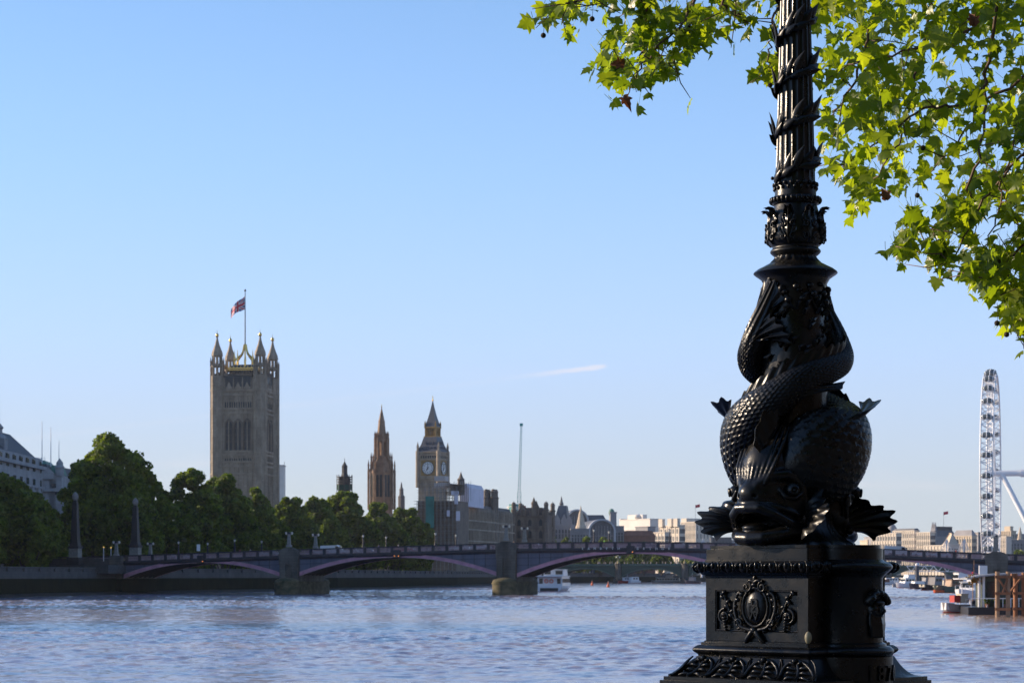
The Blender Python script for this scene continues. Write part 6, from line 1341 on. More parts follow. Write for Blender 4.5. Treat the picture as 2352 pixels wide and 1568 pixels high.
# ---------------------------------------------------------------- the green bridge further up river
GRN = mat('pale_green_paint', (.075, .125, .095), .6, var=.2, scale=.3)
GRND = mat('deep_green_paint', (.045, .08, .06), .6, var=.2, scale=.3)
GB_Y = 1150.0; g0 = PX(1420, GB_Y); GA = rad(-9)
gb = thing('green_bridge', 'distant green road bridge of flat arches seen under the nearer bridge', 'bridge', (g0, GB_Y, 0), GA)
SPN = 36.4; zt_ = lambda t: 10.8-.00006*(t-30)**2
for j in range(-4, 8):
    t0 = j*SPN; a0, a1 = t0+1.9, t0+SPN-1.9; t = np.linspace(a0, a1, 25); zi = 3.3+(4.6)*(1-np.abs(2*(t-a0)/(a1-a0)-1)**2.1)
    m = MB(); m.grid(np.stack([np.c_[t, np.full(25, y), z] for y, z in ((-.5, zi), (-.5, zi+.55), (0, zi+.55), (0, zi), (-.5, zi))])); m.build('arch_rib', GRN, gb)
    m = MB(); m.grid(np.stack([np.c_[t, np.full(25, y), z] for y, z in ((0, zi), (0, zt_(t)-1.4), (25, zt_(t)-1.4), (25, zi), (0, zi))])); m.build('spandrel', GRND, gb)
    m = MB(); h = zt_(t0); m.box((t0, 12, (h-2)/2), (3.4, 26, h-2)); m.lathe([(1.7, 0), (1.7, h-.6), (2.0, h-.5), (2.0, h)], 8, (t0, -.6, 0)); m.build('pier', PIER, gb); m = MB(); m.prism([(t0-2.6, -3), (t0, -5), (t0+2.6, -3), (t0+2.6, 28), (t0-2.6, 28)], -2, 2.4); m.build('pier_footing', mat('dark_wet_stone', (.035, .037, .035), .6), gb)
tt = np.linspace(-4*SPN, 8*SPN, 80)
m = MB(); m.grid(np.stack([np.c_[tt, np.full(80, y), zt_(tt)+z] for y, z in ((-.7, -1.5), (-.9, -1.1), (-.6, -.9), (-.6, -.1), (-.2, -.1), (-.2, -.7), (25, -.7), (25, -1.5), (-.7, -1.5))])); m.build('deck', GRN, gb)
tl0 = None
for j in range(-3, 8):
    t0 = j*SPN; x, y = g0+t0*math.cos(GA)-(-.6)*math.sin(GA), GB_Y+t0*math.sin(GA)-.6*math.cos(GA)
    if tl0 is None:
        tl0 = thing('triple_lamp', 'ornate triple lamp standard on a pier of the far green bridge', 'street lamp', (x, y, float(zt_(t0))), GA, 'triple lamps on the green bridge')
        m = MB(); m.tube([(0, 0, -.3), (0, 0, 4.2)], .2, 8); m.lathe([(.7, 0), (.6, 1), (.3, 1.3)], 8); [m.tube(spline([(0, 0, 2.2), (s*.7, 0, 2.4), (s*.9, 0, 3.2)], 6), .1, 5) for s in (-1, 1)]; m.build('post', mat('gold_green_post', (.30, .24, .12), .5), tl0)
        for s, z in ((-.9, 3.5), (.9, 3.5), (0, 4.6)): m = MB(); m.ell((s, 0, z), (.42, .42, .48), 10, 8); m.build('globe', PALE, tl0, smooth=60)
    else: dup(tl0, (x, y, float(zt_(t0))), GA, 'ornate triple lamp standard on a pier of the far green bridge')
r = np.random.default_rng(8); m = MB()
for k in range(260):
    t = r.uniform(-3*SPN, 7.5*SPN); z = float(zt_(t)); m.ell((t, .8+r.random(), z+.2), (.25, .2, .75), 6, 4); m.ell((t, .8, z+1.05), .14, 6, 4)
cw = m.build('crowd', mat('crowd_clothes', (.3, .2, .15), .8, var=.9, scale=.5, col2=(.6, .5, .45)), None, smooth=60); cw.location = gb.location; cw.rotation_euler = gb.rotation_euler; tag(cw, 'tiny crowd of walkers along the far green bridge', 'crowd', kind='stuff')
# ---------------------------------------------------------------- far city
BEIGE = mat('warm_limestone', (.52, .43, .33), .85, var=.15, scale=.08); BEIGE2 = mat('cream_render', (.62, .54, .45), .85, var=.12, scale=.08); GREYST = mat('grey_limestone', (.27, .26, .27), .85, var=.2, scale=.1)
LEAD = mat('lead_roof', (.10, .105, .12), .6, var=.2, scale=.1); WCON = mat('white_concrete', (.68, .63, .58), .8, var=.08, scale=.1); BRICK = mat('red_brick', (.22, .10, .07), .9, var=.2, scale=.3); WG = mat('far_glass', (.07, .075, .085), .35, var=.4, scale=.2); TGL = mat('teal_glass', (.10, .26, .25), .15, var=.3, scale=.1)
def block(name, label, cat, x0, x1, yt, Y, d, rz=0, M_=BEIGE, rows=0, cols=0, side=0, roof=None, rh=5, extra=None, frac=.55, xc=None):
    """one building: its face fills photo columns x0..x1 up to row yt at depth Y"""
    k = Y/FD; w = (x1-x0)*k/max(.5, math.cos(rz)); h = PZ(yt, Y)-GRD; b = thing(name, label, cat, (PX((x0+x1)/2, Y), Y+d/2*math.cos(rz), GRD), rz)
    if xc is not None:                                     # seen corner-on: sunlit left face x0..xc, shaded right face xc..x1
        rz = rad(-57); w = (xc-x0)*k/.545; d = max(6, (x1-xc)*k/.84); b.rotation_euler = (0, 0, rz); o_ = Matrix.Rotation(rz, 3, 'Z') @ Vector((w/2, -d/2, 0)); b.location = (PX(xc, Y)-o_.x, Y-o_.y, GRD)
    m = MB(); m.box((0, 0, h/2), (w, d, h)); m.box((0, 0, h), (w+.9, d+.9, .7)); m.box((0, 0, h*.82), (w+.6, d+.6, .5))
    if rows:
        for c in range(cols+1): m.box((-w/2+c*w/cols, -d/2-.15, h/2), (.7, .5, h))
    m.build('wall', M_, b)
    if rows:
        rz_ = [h*(.06+.9*(i+.5)/rows) for i in range(rows)]; c0 = None; cnt = 0; o = MB()
        for f, n_, L_, od in ((0, cols, w, d), (1, side, d, w), (3, side, d, w)):
            for z in rz_:
                for c in range(n_):
                    R = Matrix.Rotation(f*math.pi/2, 4, 'Z'); p = R @ Vector((-L_/2+(c+.5)*L_/n_, -od/2+.02, z))
                    if cnt < 100:
                        if c0 is None: q = MB(); q.box((0, 0, 0), (w/cols*frac, .24, h*.9/rows*.6)); c0 = q.build('window', WG, b); c0.location = p; c0.rotation_euler = (0, 0, f*math.pi/2)
                        else: inst(c0, b, p, f*math.pi/2)
                    else: o.box((0, 0, 0), (w/cols*frac, .24, h*.9/rows*.6), M=Matrix.Translation(p) @ R)
                    cnt += 1
        if o.n: o.build('window', WG, b)['kind'] = 'stuff'
    if roof: m = MB(); m.prism([(-w/2, -d/2), (w/2, -d/2), (w/2, d/2), (-w/2, d/2)], h+.3, h+rh, top=[(-w/2+rh*.5, -d/2+rh*.5), (w/2-rh*.5, -d/2+rh*.5), (w/2-rh*.5, d/2-rh*.5), (-w/2+rh*.5, d/2-rh*.5)]); m.build('roof', roof, b)
    if extra: extra(b, w, d, h, k)
    return b
# behind the palace
block('glass_offices', 'pale office tower with teal glass top between the palace turrets', 'building', 1166, 1190, 1163, 1500, 14, 0, WCON, extra=lambda b, w, d, h, k: (MB().box((0, -d/2-.2, h-5), (w*.55, .5, 10)).build('teal_glazing', TGL, b), MB().box((0, 0, h+1), (w*.8, d*.8, 2)).build('plant_room', TGL, b)), xc=1180)
block('copper_roof_house', 'small house with pointed copper roof left of the palace pavilion', 'building', 1146, 1192, 1206, 1400, 20, rad(-12), GREYST, 2, 8, 0, COPPER, 8)
def turret(b, x, y, z0, z1, r, M_=GREYST):
    m = MB(); m.lathe([(r, z0), (r, z0+(z1-z0)*.35), (r*1.25, z0+(z1-z0)*.38), (r*.8, z0+(z1-z0)*.5), (.1, z1)], 8, (x, y, 0)); m.build('turret', M_, b)
def steep(b, w, d, h, k):
    m = MB(); m.prism([(-w*.3, -d/2), (w*.35, -d/2), (w*.35, d/2), (-w*.3, d/2)], h, h+13, top=[(-w*.1, -d*.2), (w*.25, -d*.2), (w*.25, d*.2), (-w*.1, d*.2)]); m.build('steep_roof', LEAD, b); turret(b, 0, 0, h+11, h+36*k*1.1+8, 1.3, LEAD)
    for x in (-w*.42, -w*.1, w*.2, w*.42): m = MB(); m.vprism([(x-2, h-1), (x+2, h-1), (x+2, h+3), (x, h+7), (x-2, h+3)], -d/2-.6, -d/2+1); m.build('gable', GREYST, b)
block('gabled_hall', 'grey hall with steep roof, gables and a thin fleche right of the palace', 'building', 1265, 1316, 1204, 1420, 22, rad(-8), GREYST, 3, 7, 0, extra=steep)
def vault(label, x0, x1, yt, ys, yb, Y):
    k = Y/FD; R = (x1-x0)/2*k; b = thing('vaulted_station', label, 'building', (PX((x0+x1)/2, Y), Y, GRD), rad(6), 'vaulted roofs of the riverside station'); zs = PZ(ys, Y)-GRD; hz = PZ(yt, Y)-PZ(ys, Y); a = np.linspace(0, math.pi, 25)
    out = np.c_[R*np.cos(a), zs+hz*np.sin(a)]; inn = np.c_[R*.86*np.cos(a), zs+hz*.86*np.sin(a)]
    m = MB(); m.grid(np.stack([np.c_[p[:, 0], np.full(25, y), p[:, 1]] for p, y in ((inn, -2), (out, -2), (out, 3), (inn, 3), (inn, -2))])); m.box((-R*.93, 0, zs/2), (R*.16, 4, zs)); m.box((R*.93, 0, zs/2), (R*.16, 4, zs)); m.build('arch_rim', mat('pale_arch_cladding', (.42, .43, .46), .5, var=.1), b)
    m = MB(); q = inn*.99; m.vprism([(x, z) for x, z in q]+[(-R*.86, 0), (R*.86, 0)], 0, 1); gl = m.build('glazed_end', mat('dark_blue_glazing', (.06, .07, .09), .3, var=.4, scale=.2), b); m = MB()
    for j in range(1, 8): x = -R*.86+j*R*1.72/8; m.box((x, -.2, (zs+hz*.5)/2), (.35, .3, zs+hz*.4))
    for z in (zs*.3, zs*.6, zs*.9): m.box((0, -.2, z), (R*1.6, .3, .4))
    m.build('glazing_bar', GREYST, gl)
    m = MB(); o = out*1.0; m.grid(np.stack([np.c_[o[:, 0], np.full(25, y), o[:, 1]] for y in (3, 60)])); m.build('vault_roof', LEAD, b, smooth=60)
vault('left higher station vault with pale arch rim behind the slender cone', 1298, 1352, 1169, 1196, 1240, 1560); vault('right lower station vault with broad pale arch rim', 1350, 1414, 1191, 1220, 1245, 1470)
block('station_offices', 'grey office mass joining the two station vaults', 'building', 1318, 1392, 1194, 1600, 30, 0, GREYST, roof=LEAD, rh=4); block('station_tower', 'stepped grey station block right of the lower vault', 'building', 1402, 1416, 1176, 1520, 18, 0, GREYST, extra=lambda b, w, d, h, k: MB().ell((-w*.2, 0, h), (w*.5, w*.5, 3), 12, 8).build('curved_roof', COPPER, b))
b = block('cone_spire_house', 'pale house with slender conical spire before the station', 'building', 1312, 1352, 1214, 1400, 12, 0, GREYST, 2, 6); m = MB(); zz = PZ(1212, 1400)-GRD; m.lathe([(3.6, zz-2), (3.6, zz+1), (2.9, zz+2), (1.3, zz+10), (.9, zz+11), (.15, zz+15)], 10, (.8, 0, 0)); m.build('cone_spire', BEIGE, b)
block('grey_offices', 'plain blue-grey offices left of the white fluted block', 'building', 1412, 1432, 1208, 1500, 20, 0, GREYST, 2, 3)
def flutes(b, w, d, h, k):
    m = MB()
    for i in range(9): m.box((-w/2-.3, -d/2+d*(i+.5)/9, h/2), (1.6, 1.2, h+2.5))
    m.box((0, 0, h*.72), (w+1.2, d+1.2, .8)); m.build('concrete_rib', WCON, b)
    m = MB(); m.box((-w*.1, 0, h+2.5), (w*.5, d*.4, 4)); m.ell((w*.0, -d*.2, h+2.5), (4, 4, 2.5), 12, 8); m.build('roof_plant', WCON, b)
block('white_fluted_block', 'big windowless white concrete block with ribs', 'building', 1429, 1519, 1191, 1950, 44, rad(32), WCON, extra=flutes, xc=1493)
block('low_concrete_block', 'grey concrete block in front of the white fluted block', 'building', 1462, 1506, 1209, 1750, 20, rad(30), GREYST, xc=1488); block('brick_houses', 'low brick roofs below the white fluted block', 'building', 1430, 1500, 1230, 1600, 20, rad(10), BRICK, roof=BRICK, rh=4)
def slots(b, w, d, h, k): [MB().box((x*w, -d/2-.5, h+2.5), (w*.2, 3, 7)).build('roof_slot', BEIGE2, b) for x in (-.36, .1, .4)]
block('beige_offices', 'beige stepped offices with deep slots right of the white block', 'building', 1519, 1572, 1206, 1800, 26, rad(12), BEIGE2, 6, 5, 4, extra=slots, frac=.4, xc=1560); block('beige_terrace', 'lower beige offices with brick panels left of the stepped offices', 'building', 1486, 1533, 1222, 1700, 22, rad(12), BEIGE2, 4, 6, 3, frac=.6, xc=1527)
block('arched_offices', 'pale offices with rows of windows behind the white bridge cables', 'building', 1568, 1640, 1198, 1850, 26, rad(14), BEIGE2, 6, 11, 5, frac=.45, extra=lambda b, w, d, h, k: MB().box((-w*.3, -2, h+1.5), (w*.35, d*.8, 4)).build('roof_pavilion', BEIGE2, b), xc=1598)
block('dark_offices', 'dark blue-grey offices just left of the lamp pedestal', 'building', 1636, 1680, 1234, 1800, 22, 0, LEAD, 3, 6)
# white cable masts of the footbridge
CAB = mat('white_cable', (.62, .62, .64), .5, var=.05)
for x, Y, lb in ((1612, 1420, 'white cable mast of the footbridge beside the lamp pedestal'), (2172, 1480, 'white cable mast of the footbridge left of the big wheel'), (2212, 1470, 'white slanting cable mast just left of the big wheel')):
    k = Y/FD; c = thing('cable_mast', lb, 'mast', (PX(x, Y), Y, 3), 0, 'white cable masts of the footbridge'); zt2 = PZ(1236, Y)-3; m = MB(); m.tube([(0, 0, 0), (.8, 0, zt2)], [.7, .35], 8); m.build('mast', CAB, c); m = MB()
    for i in range(-4, 5):
        if i: m.tube([(.8, 0, zt2), (i*2.6, 0, 6)], .16, 4)
    m.build('cables', CAB, c)
fb = thing('footbridge', 'low dark truss footbridge behind the green bridge', 'bridge', (PX(1500, 1440), 1440, 0), 0); m = MB(); m.box((100, 0, 9), (460, 10, 1.6)); [m.box((-120+46*i, 0, 4), (3, 8, 9)) for i in range(11)]; m.build('deck', LEAD, fb)
# right hand skyline
block('cream_flats', 'cream stepped block at the right, nearest the lamp post', 'building', 2014, 2068, 1224, 1750, 24, rad(16), BEIGE2, 5, 9, 4, xc=2058); block('cream_ministry', 'long cream block of many windows right of the stepped block', 'building', 2062, 2106, 1218, 1800, 24, rad(12), BEIGE2, 6, 11, 3, roof=LEAD, rh=2, xc=2100); block('cream_corner', 'bright cream corner block with stair tower', 'building', 2112, 2142, 1222, 1780, 30, rad(28), BEIGE2, 6, 7, 5, xc=2136)
block('mansard_hotel', 'grey hotel with tall dark mansard roof and dormers', 'building', 2138, 2206, 1232, 1820, 30, rad(8), GREYST, 5, 12, 4, roof=LEAD, rh=9, extra=lambda b, w, d, h, k: [turret(b, x*w, -d*.4, h, h+13, 1.6) for x in (-.42, -.1, .25)], xc=2146); block('beige_hotel', 'beige hotel with grey roof left of the big wheel', 'building', 2198, 2244, 1230, 1760, 24, rad(14), BEIGE, 5, 8, 3, roof=GREYST, rh=5, xc=2232)
block('low_pavilion', 'low cream pavilion roofs over the bridge parapet', 'building', 2134, 2176, 1252, 1600, 14, rad(14), BEIGE2, 2, 6, xc=2168); block('gabled_pavilion', 'cream pavilion with pointed roof below the hotel', 'building', 2176, 2200, 1250, 1590, 14, rad(6), BEIGE2, 2, 4, 0, BEIGE, 9)
block('grey_block', 'broad grey office mass behind the big wheel', 'building', 2240, 2352, 1226, 2100, 40, 0, GREYST, 5, 20); block('stepped_tower', 'stepped beige tower right of the big wheel', 'building', 2302, 2336, 1219, 1900, 30, rad(10), BEIGE, 5, 7, 3, extra=lambda b, w, d, h, k: MB().box((w*.1, 0, h+2), (w*.5, d*.6, 5)).build('roof_step', BEIGE, b), xc=2322); block('grey_slab', 'long low grey slab at the right edge behind the wheel supports', 'building', 2300, 2400, 1240, 1700, 30, rad(-10), GREYST, 3, 14); block('cream_block', 'small cream block right at the foot of the big wheel', 'building', 2300, 2316, 1232, 1650, 16, rad(20), BEIGE2, 3, 4, xc=2311)
b = thing('church_spire', 'slim stone church steeple at the right edge of the skyline', 'church', (PX(2343, 1750), 1750, GRD), 0); zz = lambda y: PZ(y, 1750)-GRD; m = MB(); m.box((0, 0, zz(1246)/2), (6, 6, zz(1246))); m.lathe([(2.6, zz(1246)), (2.6, zz(1236)), (2.0, zz(1235)), (1.7, zz(1226)), (.1, zz(1208))], 8); m.build('steeple', BEIGE, b)
b = thing('cathedral_dome', 'grey cathedral dome rising behind the cream blocks', 'cathedral', (PX(2049, 3200), 3200, GRD), 0); zz = lambda y: PZ(y, 3200)-GRD; q = 3200/FD; m = MB(); m.lathe([(14*q, 0), (14*q, zz(1226)), (11.5*q, zz(1225)), (11.5*q, zz(1221)), (11.6*q, zz(1218)), (10.5*q, zz(1212)), (7*q, zz(1206)), (3*q, zz(1202)), (2*q, zz(1201)), (2*q, zz(1197)), (.8*q, zz(1195)), (.3*q, zz(1189))], 20); m.build('dome', GREYST, b, smooth=40)
rr = np.random.default_rng(12)
for i, (x0, x1, yt) in enumerate(((2000, 2020, 1232), (2020, 2046, 1219), (1990, 2012, 1240), (2244, 2262, 1222), (2100, 2116, 1226), (1396, 1412, 1222), (1640, 1700, 1240))):
    block('distant_offices', ['grey roofs just right of the lamp post', 'white roofed block below the cathedral dome', 'low roofs touching the lamp post', 'roofs seen through the left rim of the wheel', 'dark stair block between two cream blocks', 'low blue block right of the station vault', 'low grey block behind the lamp pedestal'][i], 'building', x0, x1, yt, 2000+i*7, 30, rad(5), [GREYST, WCON, BEIGE, GREYST, LEAD, GREYST, GREYST][i], 4, 5)
block('white_slab', 'narrow pale blue-grey tower right behind the great square tower', 'building', 640, 651, 1068, 1600, 14, 0, WCON, extra=lambda b, w, d, h, k: MB().tube([(w*.5, 0, h), (w*.5, 0, h+3)], .2, 5).build('mast', LEAD, b))
fl2 = thing('roof_flag', 'tiny red flag on a pole above the pale offices', 'flag', (PX(1595, 1860), 1850, PZ(1200, 1850)), 0); m = MB(); m.tube([(0, 0, 0), (0, 0, 16)], .12, 5); m.build('pole', LEAD, fl2); m = MB(); m.grid(np.stack([np.c_[np.linspace(0, 4, 8), .3*np.sin(np.linspace(0, 5, 8)), np.full(8, z)+np.linspace(0, .8, 8)] for z in (13, 15.6)])); m.build('cloth', FR, fl2)
fl3 = dup(fl2, (PX(2170-8, 1860), 1850, PZ(1216, 1850)), label='tiny red flag on a pole above the dark mansard hotel')
# ---------------------------------------------------------------- the observation wheel, seen almost edge on
WSTEEL = mat('white_steel', (.80, .80, .81), .4, var=.05); CAPG = mat('capsule_glass', (.10, .12, .125), .12, var=.2)
YW = 1235.0; wx = thing('observation_wheel', 'huge white observation wheel seen nearly edge on, with glass capsules', 'observation wheel', (PX(2276, YW), YW, PZ(1087, YW)), 0)
ray = math.atan2(PX(2276, YW), YW); ew = math.pi/2-ray-rad(2.4)
uw = np.array([math.cos(ew), math.sin(ew), 0]); aw = np.array([math.sin(ew), -math.cos(ew), 0]); zw = np.array([0, 0, 1.0])
def wpt(R, a, off): return R*(math.cos(a)*uw+math.sin(a)*zw)+off*aw
A_ = np.linspace(0, 2*np.pi, 97)
for R, off, th in ((57.5, -3.4, .5), (57.5, 3.4, .5), (52.5, 0, .5)):
    m = MB(); m.tube([wpt(R, a, off) for a in A_], th, 6); m.build('rim', WSTEEL, wx, smooth=60)
m = MB()
for i in range(96):
    a, b_ = A_[i], A_[i+1]
    m.tube([wpt(57.5, a, -3.4), wpt(57.5, b_, 3.4)] if i % 2 else [wpt(57.5, a, 3.4), wpt(57.5, b_, -3.4)], .32, 4); m.tube([wpt(57.5, a, -3.4), wpt(52.5, a, 0)], .26, 4); m.tube([wpt(57.5, a, 3.4), wpt(52.5, a, 0)], .2, 4); m.tube([wpt(57.5, a, -3.4), wpt(57.5, a, 3.4)], .2, 4)
m.build('rim_lattice', WSTEEL, wx)
m = MB()
for i in range(64): m.tube([wpt(52.5, A_[0]+i*2*math.pi/64, 0), wpt(1.2, i*2*math.pi/64, 3 if i % 2 else -3)], .05, 3)
m.build('spoke_cable', WSTEEL, wx)['kind'] = 'stuff'
m = MB(); m.tube([-4*aw, 20*aw], 1.7, 14); m.tube([17*aw, 20*aw], 2.3, 14); m.build('hub_spindle', WSTEEL, wx, smooth=40)
m = MB()
for s in (-1, 1): m.tube([6*aw, 37*aw+s*15*uw+np.array([0, 0, -62])], [1.5, 1.5], 12)
m.build('support_leg', WSTEEL, wx, smooth=40)
m = MB()
for s in (-8, -3, 3, 8): m.tube([19*aw, 75*aw+s*uw+np.array([0, 0, -62])], .2, 5)
m.build('stay_cable', WSTEEL, wx)
for i in range(32):
    a = (i+.35)*2*math.pi/32; c = wpt(59.3, a, 0); o = bpy.data.objects.new('capsule', None); COL.objects.link(o); o.parent = wx; o.location = c
    R = Matrix((list(aw)+[0], list(uw)+[0], [0, 0, 1, 0], [0, 0, 0, 1])).transposed()
    if i == 0:
        m = MB(); m.ell((0, 0, 0), (3.4, 1.75, 1.75), 16, 12, R=R); g_ = m.build('pod_glass', CAPG, o, smooth=60); m = MB()
        for t in (-2.3, 0, 2.3):
            q = 1.8*math.sqrt(1-(t/3.45)**2); al = np.linspace(0, 2*np.pi, 17); m.tube([np.array(R.to_3x3() @ Vector((t, q*math.cos(x), q*math.sin(x)))) for x in al], .2, 5)
        m.box((0, 0, -1.2), (2.2, 2.2, 1.2)); f_ = m.build('pod_frame', WSTEEL, o)
    else:
        for q in (g_, f_): c2 = q.copy(); COL.objects.link(c2); c2.parent = o
m = MB(); m.box((0, 0, -62), (16, 60, 3)); m.build('boarding_platform', LEAD, wx)
# ---------------------------------------------------------------- boats
HW_ = mat('white_hull', (.68, .68, .70), .35, var=.06, coat=.3); HBK = mat('black_hull', (.02, .02, .024), .4, var=.2); HRED = mat('red_hull', (.36, .035, .03), .45, var=.15); HGR = mat('dull_green_hull', (.10, .13, .10), .5, var=.25); HBL = mat('navy_hull', (.03, .035, .06), .4); WOOD = mat('varnished_wood', (.22, .10, .05), .5, var=.3, scale=3); ORG = mat('orange_plastic', (.65, .12, .03), .5, var=.1); CRM = mat('cream_deckhouse', (.48, .43, .34), .6, var=.12)
def hull(m, L_, B, H, bow=.32, sheer=.25, draft=.4, n=18):
    """hull along +x (bow), with flare, sheer and a raked bow"""
    t = np.linspace(0, 1, n); x = -L_/2+t*L_; w = B/2*np.where(t > 1-bow, np.sqrt(np.clip(1-((t-(1-bow))/bow)**2, 0.0004, 1)), .9+.1*np.clip(t/.2, 0, 1)); z = H*(1+sheer*np.clip((t-.45)/.55, 0, 1)**2)
    rows = []
    for s in (-1, 1): rows.append((s, w, z))
    G = np.stack([np.c_[x+.0*x, -w, z], np.c_[x-.03*L_*t**3, -w*.88, z*.35], np.c_[x-.07*L_*t**3, -w*.6, -draft+0*z], np.c_[x-.07*L_*t**3, w*.6, -draft+0*z], np.c_[x-.03*L_*t**3, w*.88, z*.35], np.c_[x, w, z], np.c_[x, -w, z]])
    m.grid(G[:, ::-1]); m.add(G[:6, 0], [[[0, 1, 2, 3, 4, 5]]])
    return w, z
def boat(label, x, Y, heading, L_, B, H, hm, kit, scale=1):
    b = thing('boat', label, 'boat', (PX(x, Y), Y, 0), heading); m = MB(); hull(m, L_, B, H); m.build('hull', hm, b, smooth=35)
    m = MB(); hull(m, L_*1.004, B*1.03, .12, draft=-.02); bt = m.build('boot_stripe', HRED if hm is not HRED else HBK, b); bt.location = (0, 0, .04)
    for nm, c, s, M_ in kit:
        m = MB()
        if nm == 'mast': m.tube([c, (c[0], c[1], c[2]+s)], [.07, .04], 6)
        elif nm == 'railing':
            n_ = int(s[0]/1.0)
            for yy in (-s[1]/2, s[1]/2):
                for q in range(n_+1): m.tube([(c[0]-s[0]/2+q*s[0]/n_, yy, c[2]), (c[0]-s[0]/2+q*s[0]/n_, yy, c[2]+s[2])], .035, 4)
                m.tube([(c[0]-s[0]/2, yy, c[2]+s[2]), (c[0]+s[0]/2, yy, c[2]+s[2])], .04, 4)
        elif nm == 'life_ring': a = np.linspace(0, 2*np.pi, 17); m.tube(np.c_[np.full(17, c[0]), c[1]+s*np.cos(a), c[2]+s*np.sin(a)], s*.28, 6)
        elif nm in ('windscreen', 'cabin_window', 'saloon_window'): m.box(c, s)
        elif nm == 'wheelhouse' or nm == 'cabin':
            x0, y0, z0 = c; l, w, h = s; m.prism([(x0-l/2, y0-w/2), (x0+l/2, y0-w/2), (x0+l/2, y0+w/2), (x0-l/2, y0+w/2)], z0-h/2, z0+h/2, top=[(x0-l/2*.96, y0-w/2*.93), (x0+l/2*.84, y0-w/2*.93), (x0+l/2*.84, y0+w/2*.93), (x0-l/2*.96, y0+w/2*.93)]); m.box((x0-.03*l, y0, z0+h/2+.05), (l*1.04, w*1.02, .1))
        elif nm == 'fender': m.tube([(c[0], c[1], c[2]-s), (c[0], c[1], c[2]+s)], s*.5, 8)
        elif nm == 'awning': m.vprism([(c[0]-s[0]/2, c[2]-.6), (c[0]-s[0]/2+.2, c[2]+s[2]/2), (c[0]+s[0]/2-.2, c[2]+s[2]/2), (c[0]+s[0]/2, c[2]-.6), (c[0]+s[0]/2-.3, c[2]-.6), (c[0]+s[0]/2-.4, c[2]+s[2]/2-.3), (c[0]-s[0]/2+.4, c[2]+s[2]/2-.3), (c[0]-s[0]/2+.3, c[2]-.6)], c[1]-s[1]/2, c[1]+s[1]/2)
        else: m.box(c, s)
        m.build(nm, M_, b)
    return b
rw = lambda n, x0, x1, y, z, w, h: [('cabin_window', (x0+(x1-x0)*(i+.5)/n, yy, z), ((x1-x0)/n*w, .06, h), GLASS) for i in range(n) for yy in (-y, y)]
# white double-deck passenger boat showing us its stern
boat('white double-decked passenger boat just right of the middle pier', 1273, 545, rad(82), 22, 7.4, 1.5, HW_, [('cabin', (-.5, 0, 2.6), (19, 6.6, 2.4), HW_), ('cabin', (3.5, 0, 4.7), (9, 5.4, 1.9), HW_), ('upper_deck', (-3, 0, 3.95), (17, 7.0, .2), HW_), ('saloon_window', (-10.02, -2.4, 2.7), (.1, .9, 1.3), GLASS), ('saloon_window', (-10.02, 2.2, 2.7), (.1, .9, 1.3), GLASS), ('saloon_window', (-1.2, 1.6, 4.9), (.1, 1.6, .9), GLASS), ('saloon_window', (-1.2, -1.4, 4.9), (.1, 1.8, .9), GLASS), ('stern_opening', (-11.02, 0, .55), (.1, 4.6, .8), HBK), ('life_ring', (-10.1, -.5, 2.7), .42, ORG), ('life_ring', (-10.1, .8, 2.7), .42, ORG), ('railing', (-5, 0, 4.0), (9, 6.6, 1.0), WSTEEL), ('mast', (4, 0, 5.6), 1.8, WSTEEL)]+rw(9, -9.5, 8, 3.3, 2.8, .7, 1.0))
boat('long white tour boat moored under the right of the middle arch', 1531, 1165, rad(172), 17, 4.6, 1.3, HW_, [('cabin', (-.5, 0, 2.1), (13.5, 4.2, 1.9), HW_), ('wheelhouse', (-1.5, 0, 3.8), (4, 3, 1.5), HW_), ('mast', (-1.5, 0, 4.6), 1.6, WSTEEL)]+rw(8, -6.5, 5.5, 2.12, 2.2, .72, .8))
boat('small red and white boat below the green bridge lamps', 1441, 1140, rad(10), 10, 4, 1.4, HRED, [('cabin', (0, 0, 2.3), (5, 3.2, 1.8), HW_), ('mast', (0, 0, 3.2), 2, WSTEEL)]+rw(3, -2, 2, 1.6, 2.5, .7, .7)); boat('small white launch right of the red and white boat', 1459, 1135, rad(20), 7, 3.4, 1.2, HW_, [('cabin', (-.5, 0, 2.3), (4.5, 3, 2.2), HW_)]+rw(2, -2, 1, 1.52, 2.6, .7, .8))
boat('dark grey workboat half hidden left of the pedestal', 1590, 1120, rad(160), 9, 4, 1.4, HBL, [('wheelhouse', (0, 0, 2.4), (3.4, 3, 2), GREYST), ('mast', (0, 0, 3.4), 2.4, WSTEEL)])
# moorings right of the lamp post
boat('white and red moored cruiser nearest the lamp post', 2046, 1000, rad(190), 11, 4, 1.3, HW_, [('cabin', (0, 0, 2.2), (6.5, 3.2, 1.6), HW_), ('awning', (-3, 0, 3.2), (4, 3.2, .6), CRM)]+rw(4, -2.8, 2.4, 1.62, 2.3, .7, .7)); boat('small white moored boat beside the white and red cruiser', 2030, 960, rad(200), 8, 3, 1.1, HW_, [('cabin', (-.4, 0, 1.8), (4, 2.4, 1.3), BRICK)])
boat('white two-decked cabin cruiser facing left among the moorings', 2083, 700, rad(205), 8.6, 3.4, 1.5, HW_, [('cabin', (-.8, 0, 2.4), (5.4, 3.0, 1.8), HW_), ('wheelhouse', (-1.0, 0, 3.8), (3, 2.6, 1.2), HW_), ('windscreen', (1.7, 0, 2.6), (.1, 2.4, .8), GLASS), ('railing', (2.6, 0, 1.7), (3, 2.4, .8), WSTEEL), ('mast', (-1, 0, 4.4), 2, WSTEEL)]+rw(4, -3.2, 1.4, 1.52, 2.6, .72, .7))
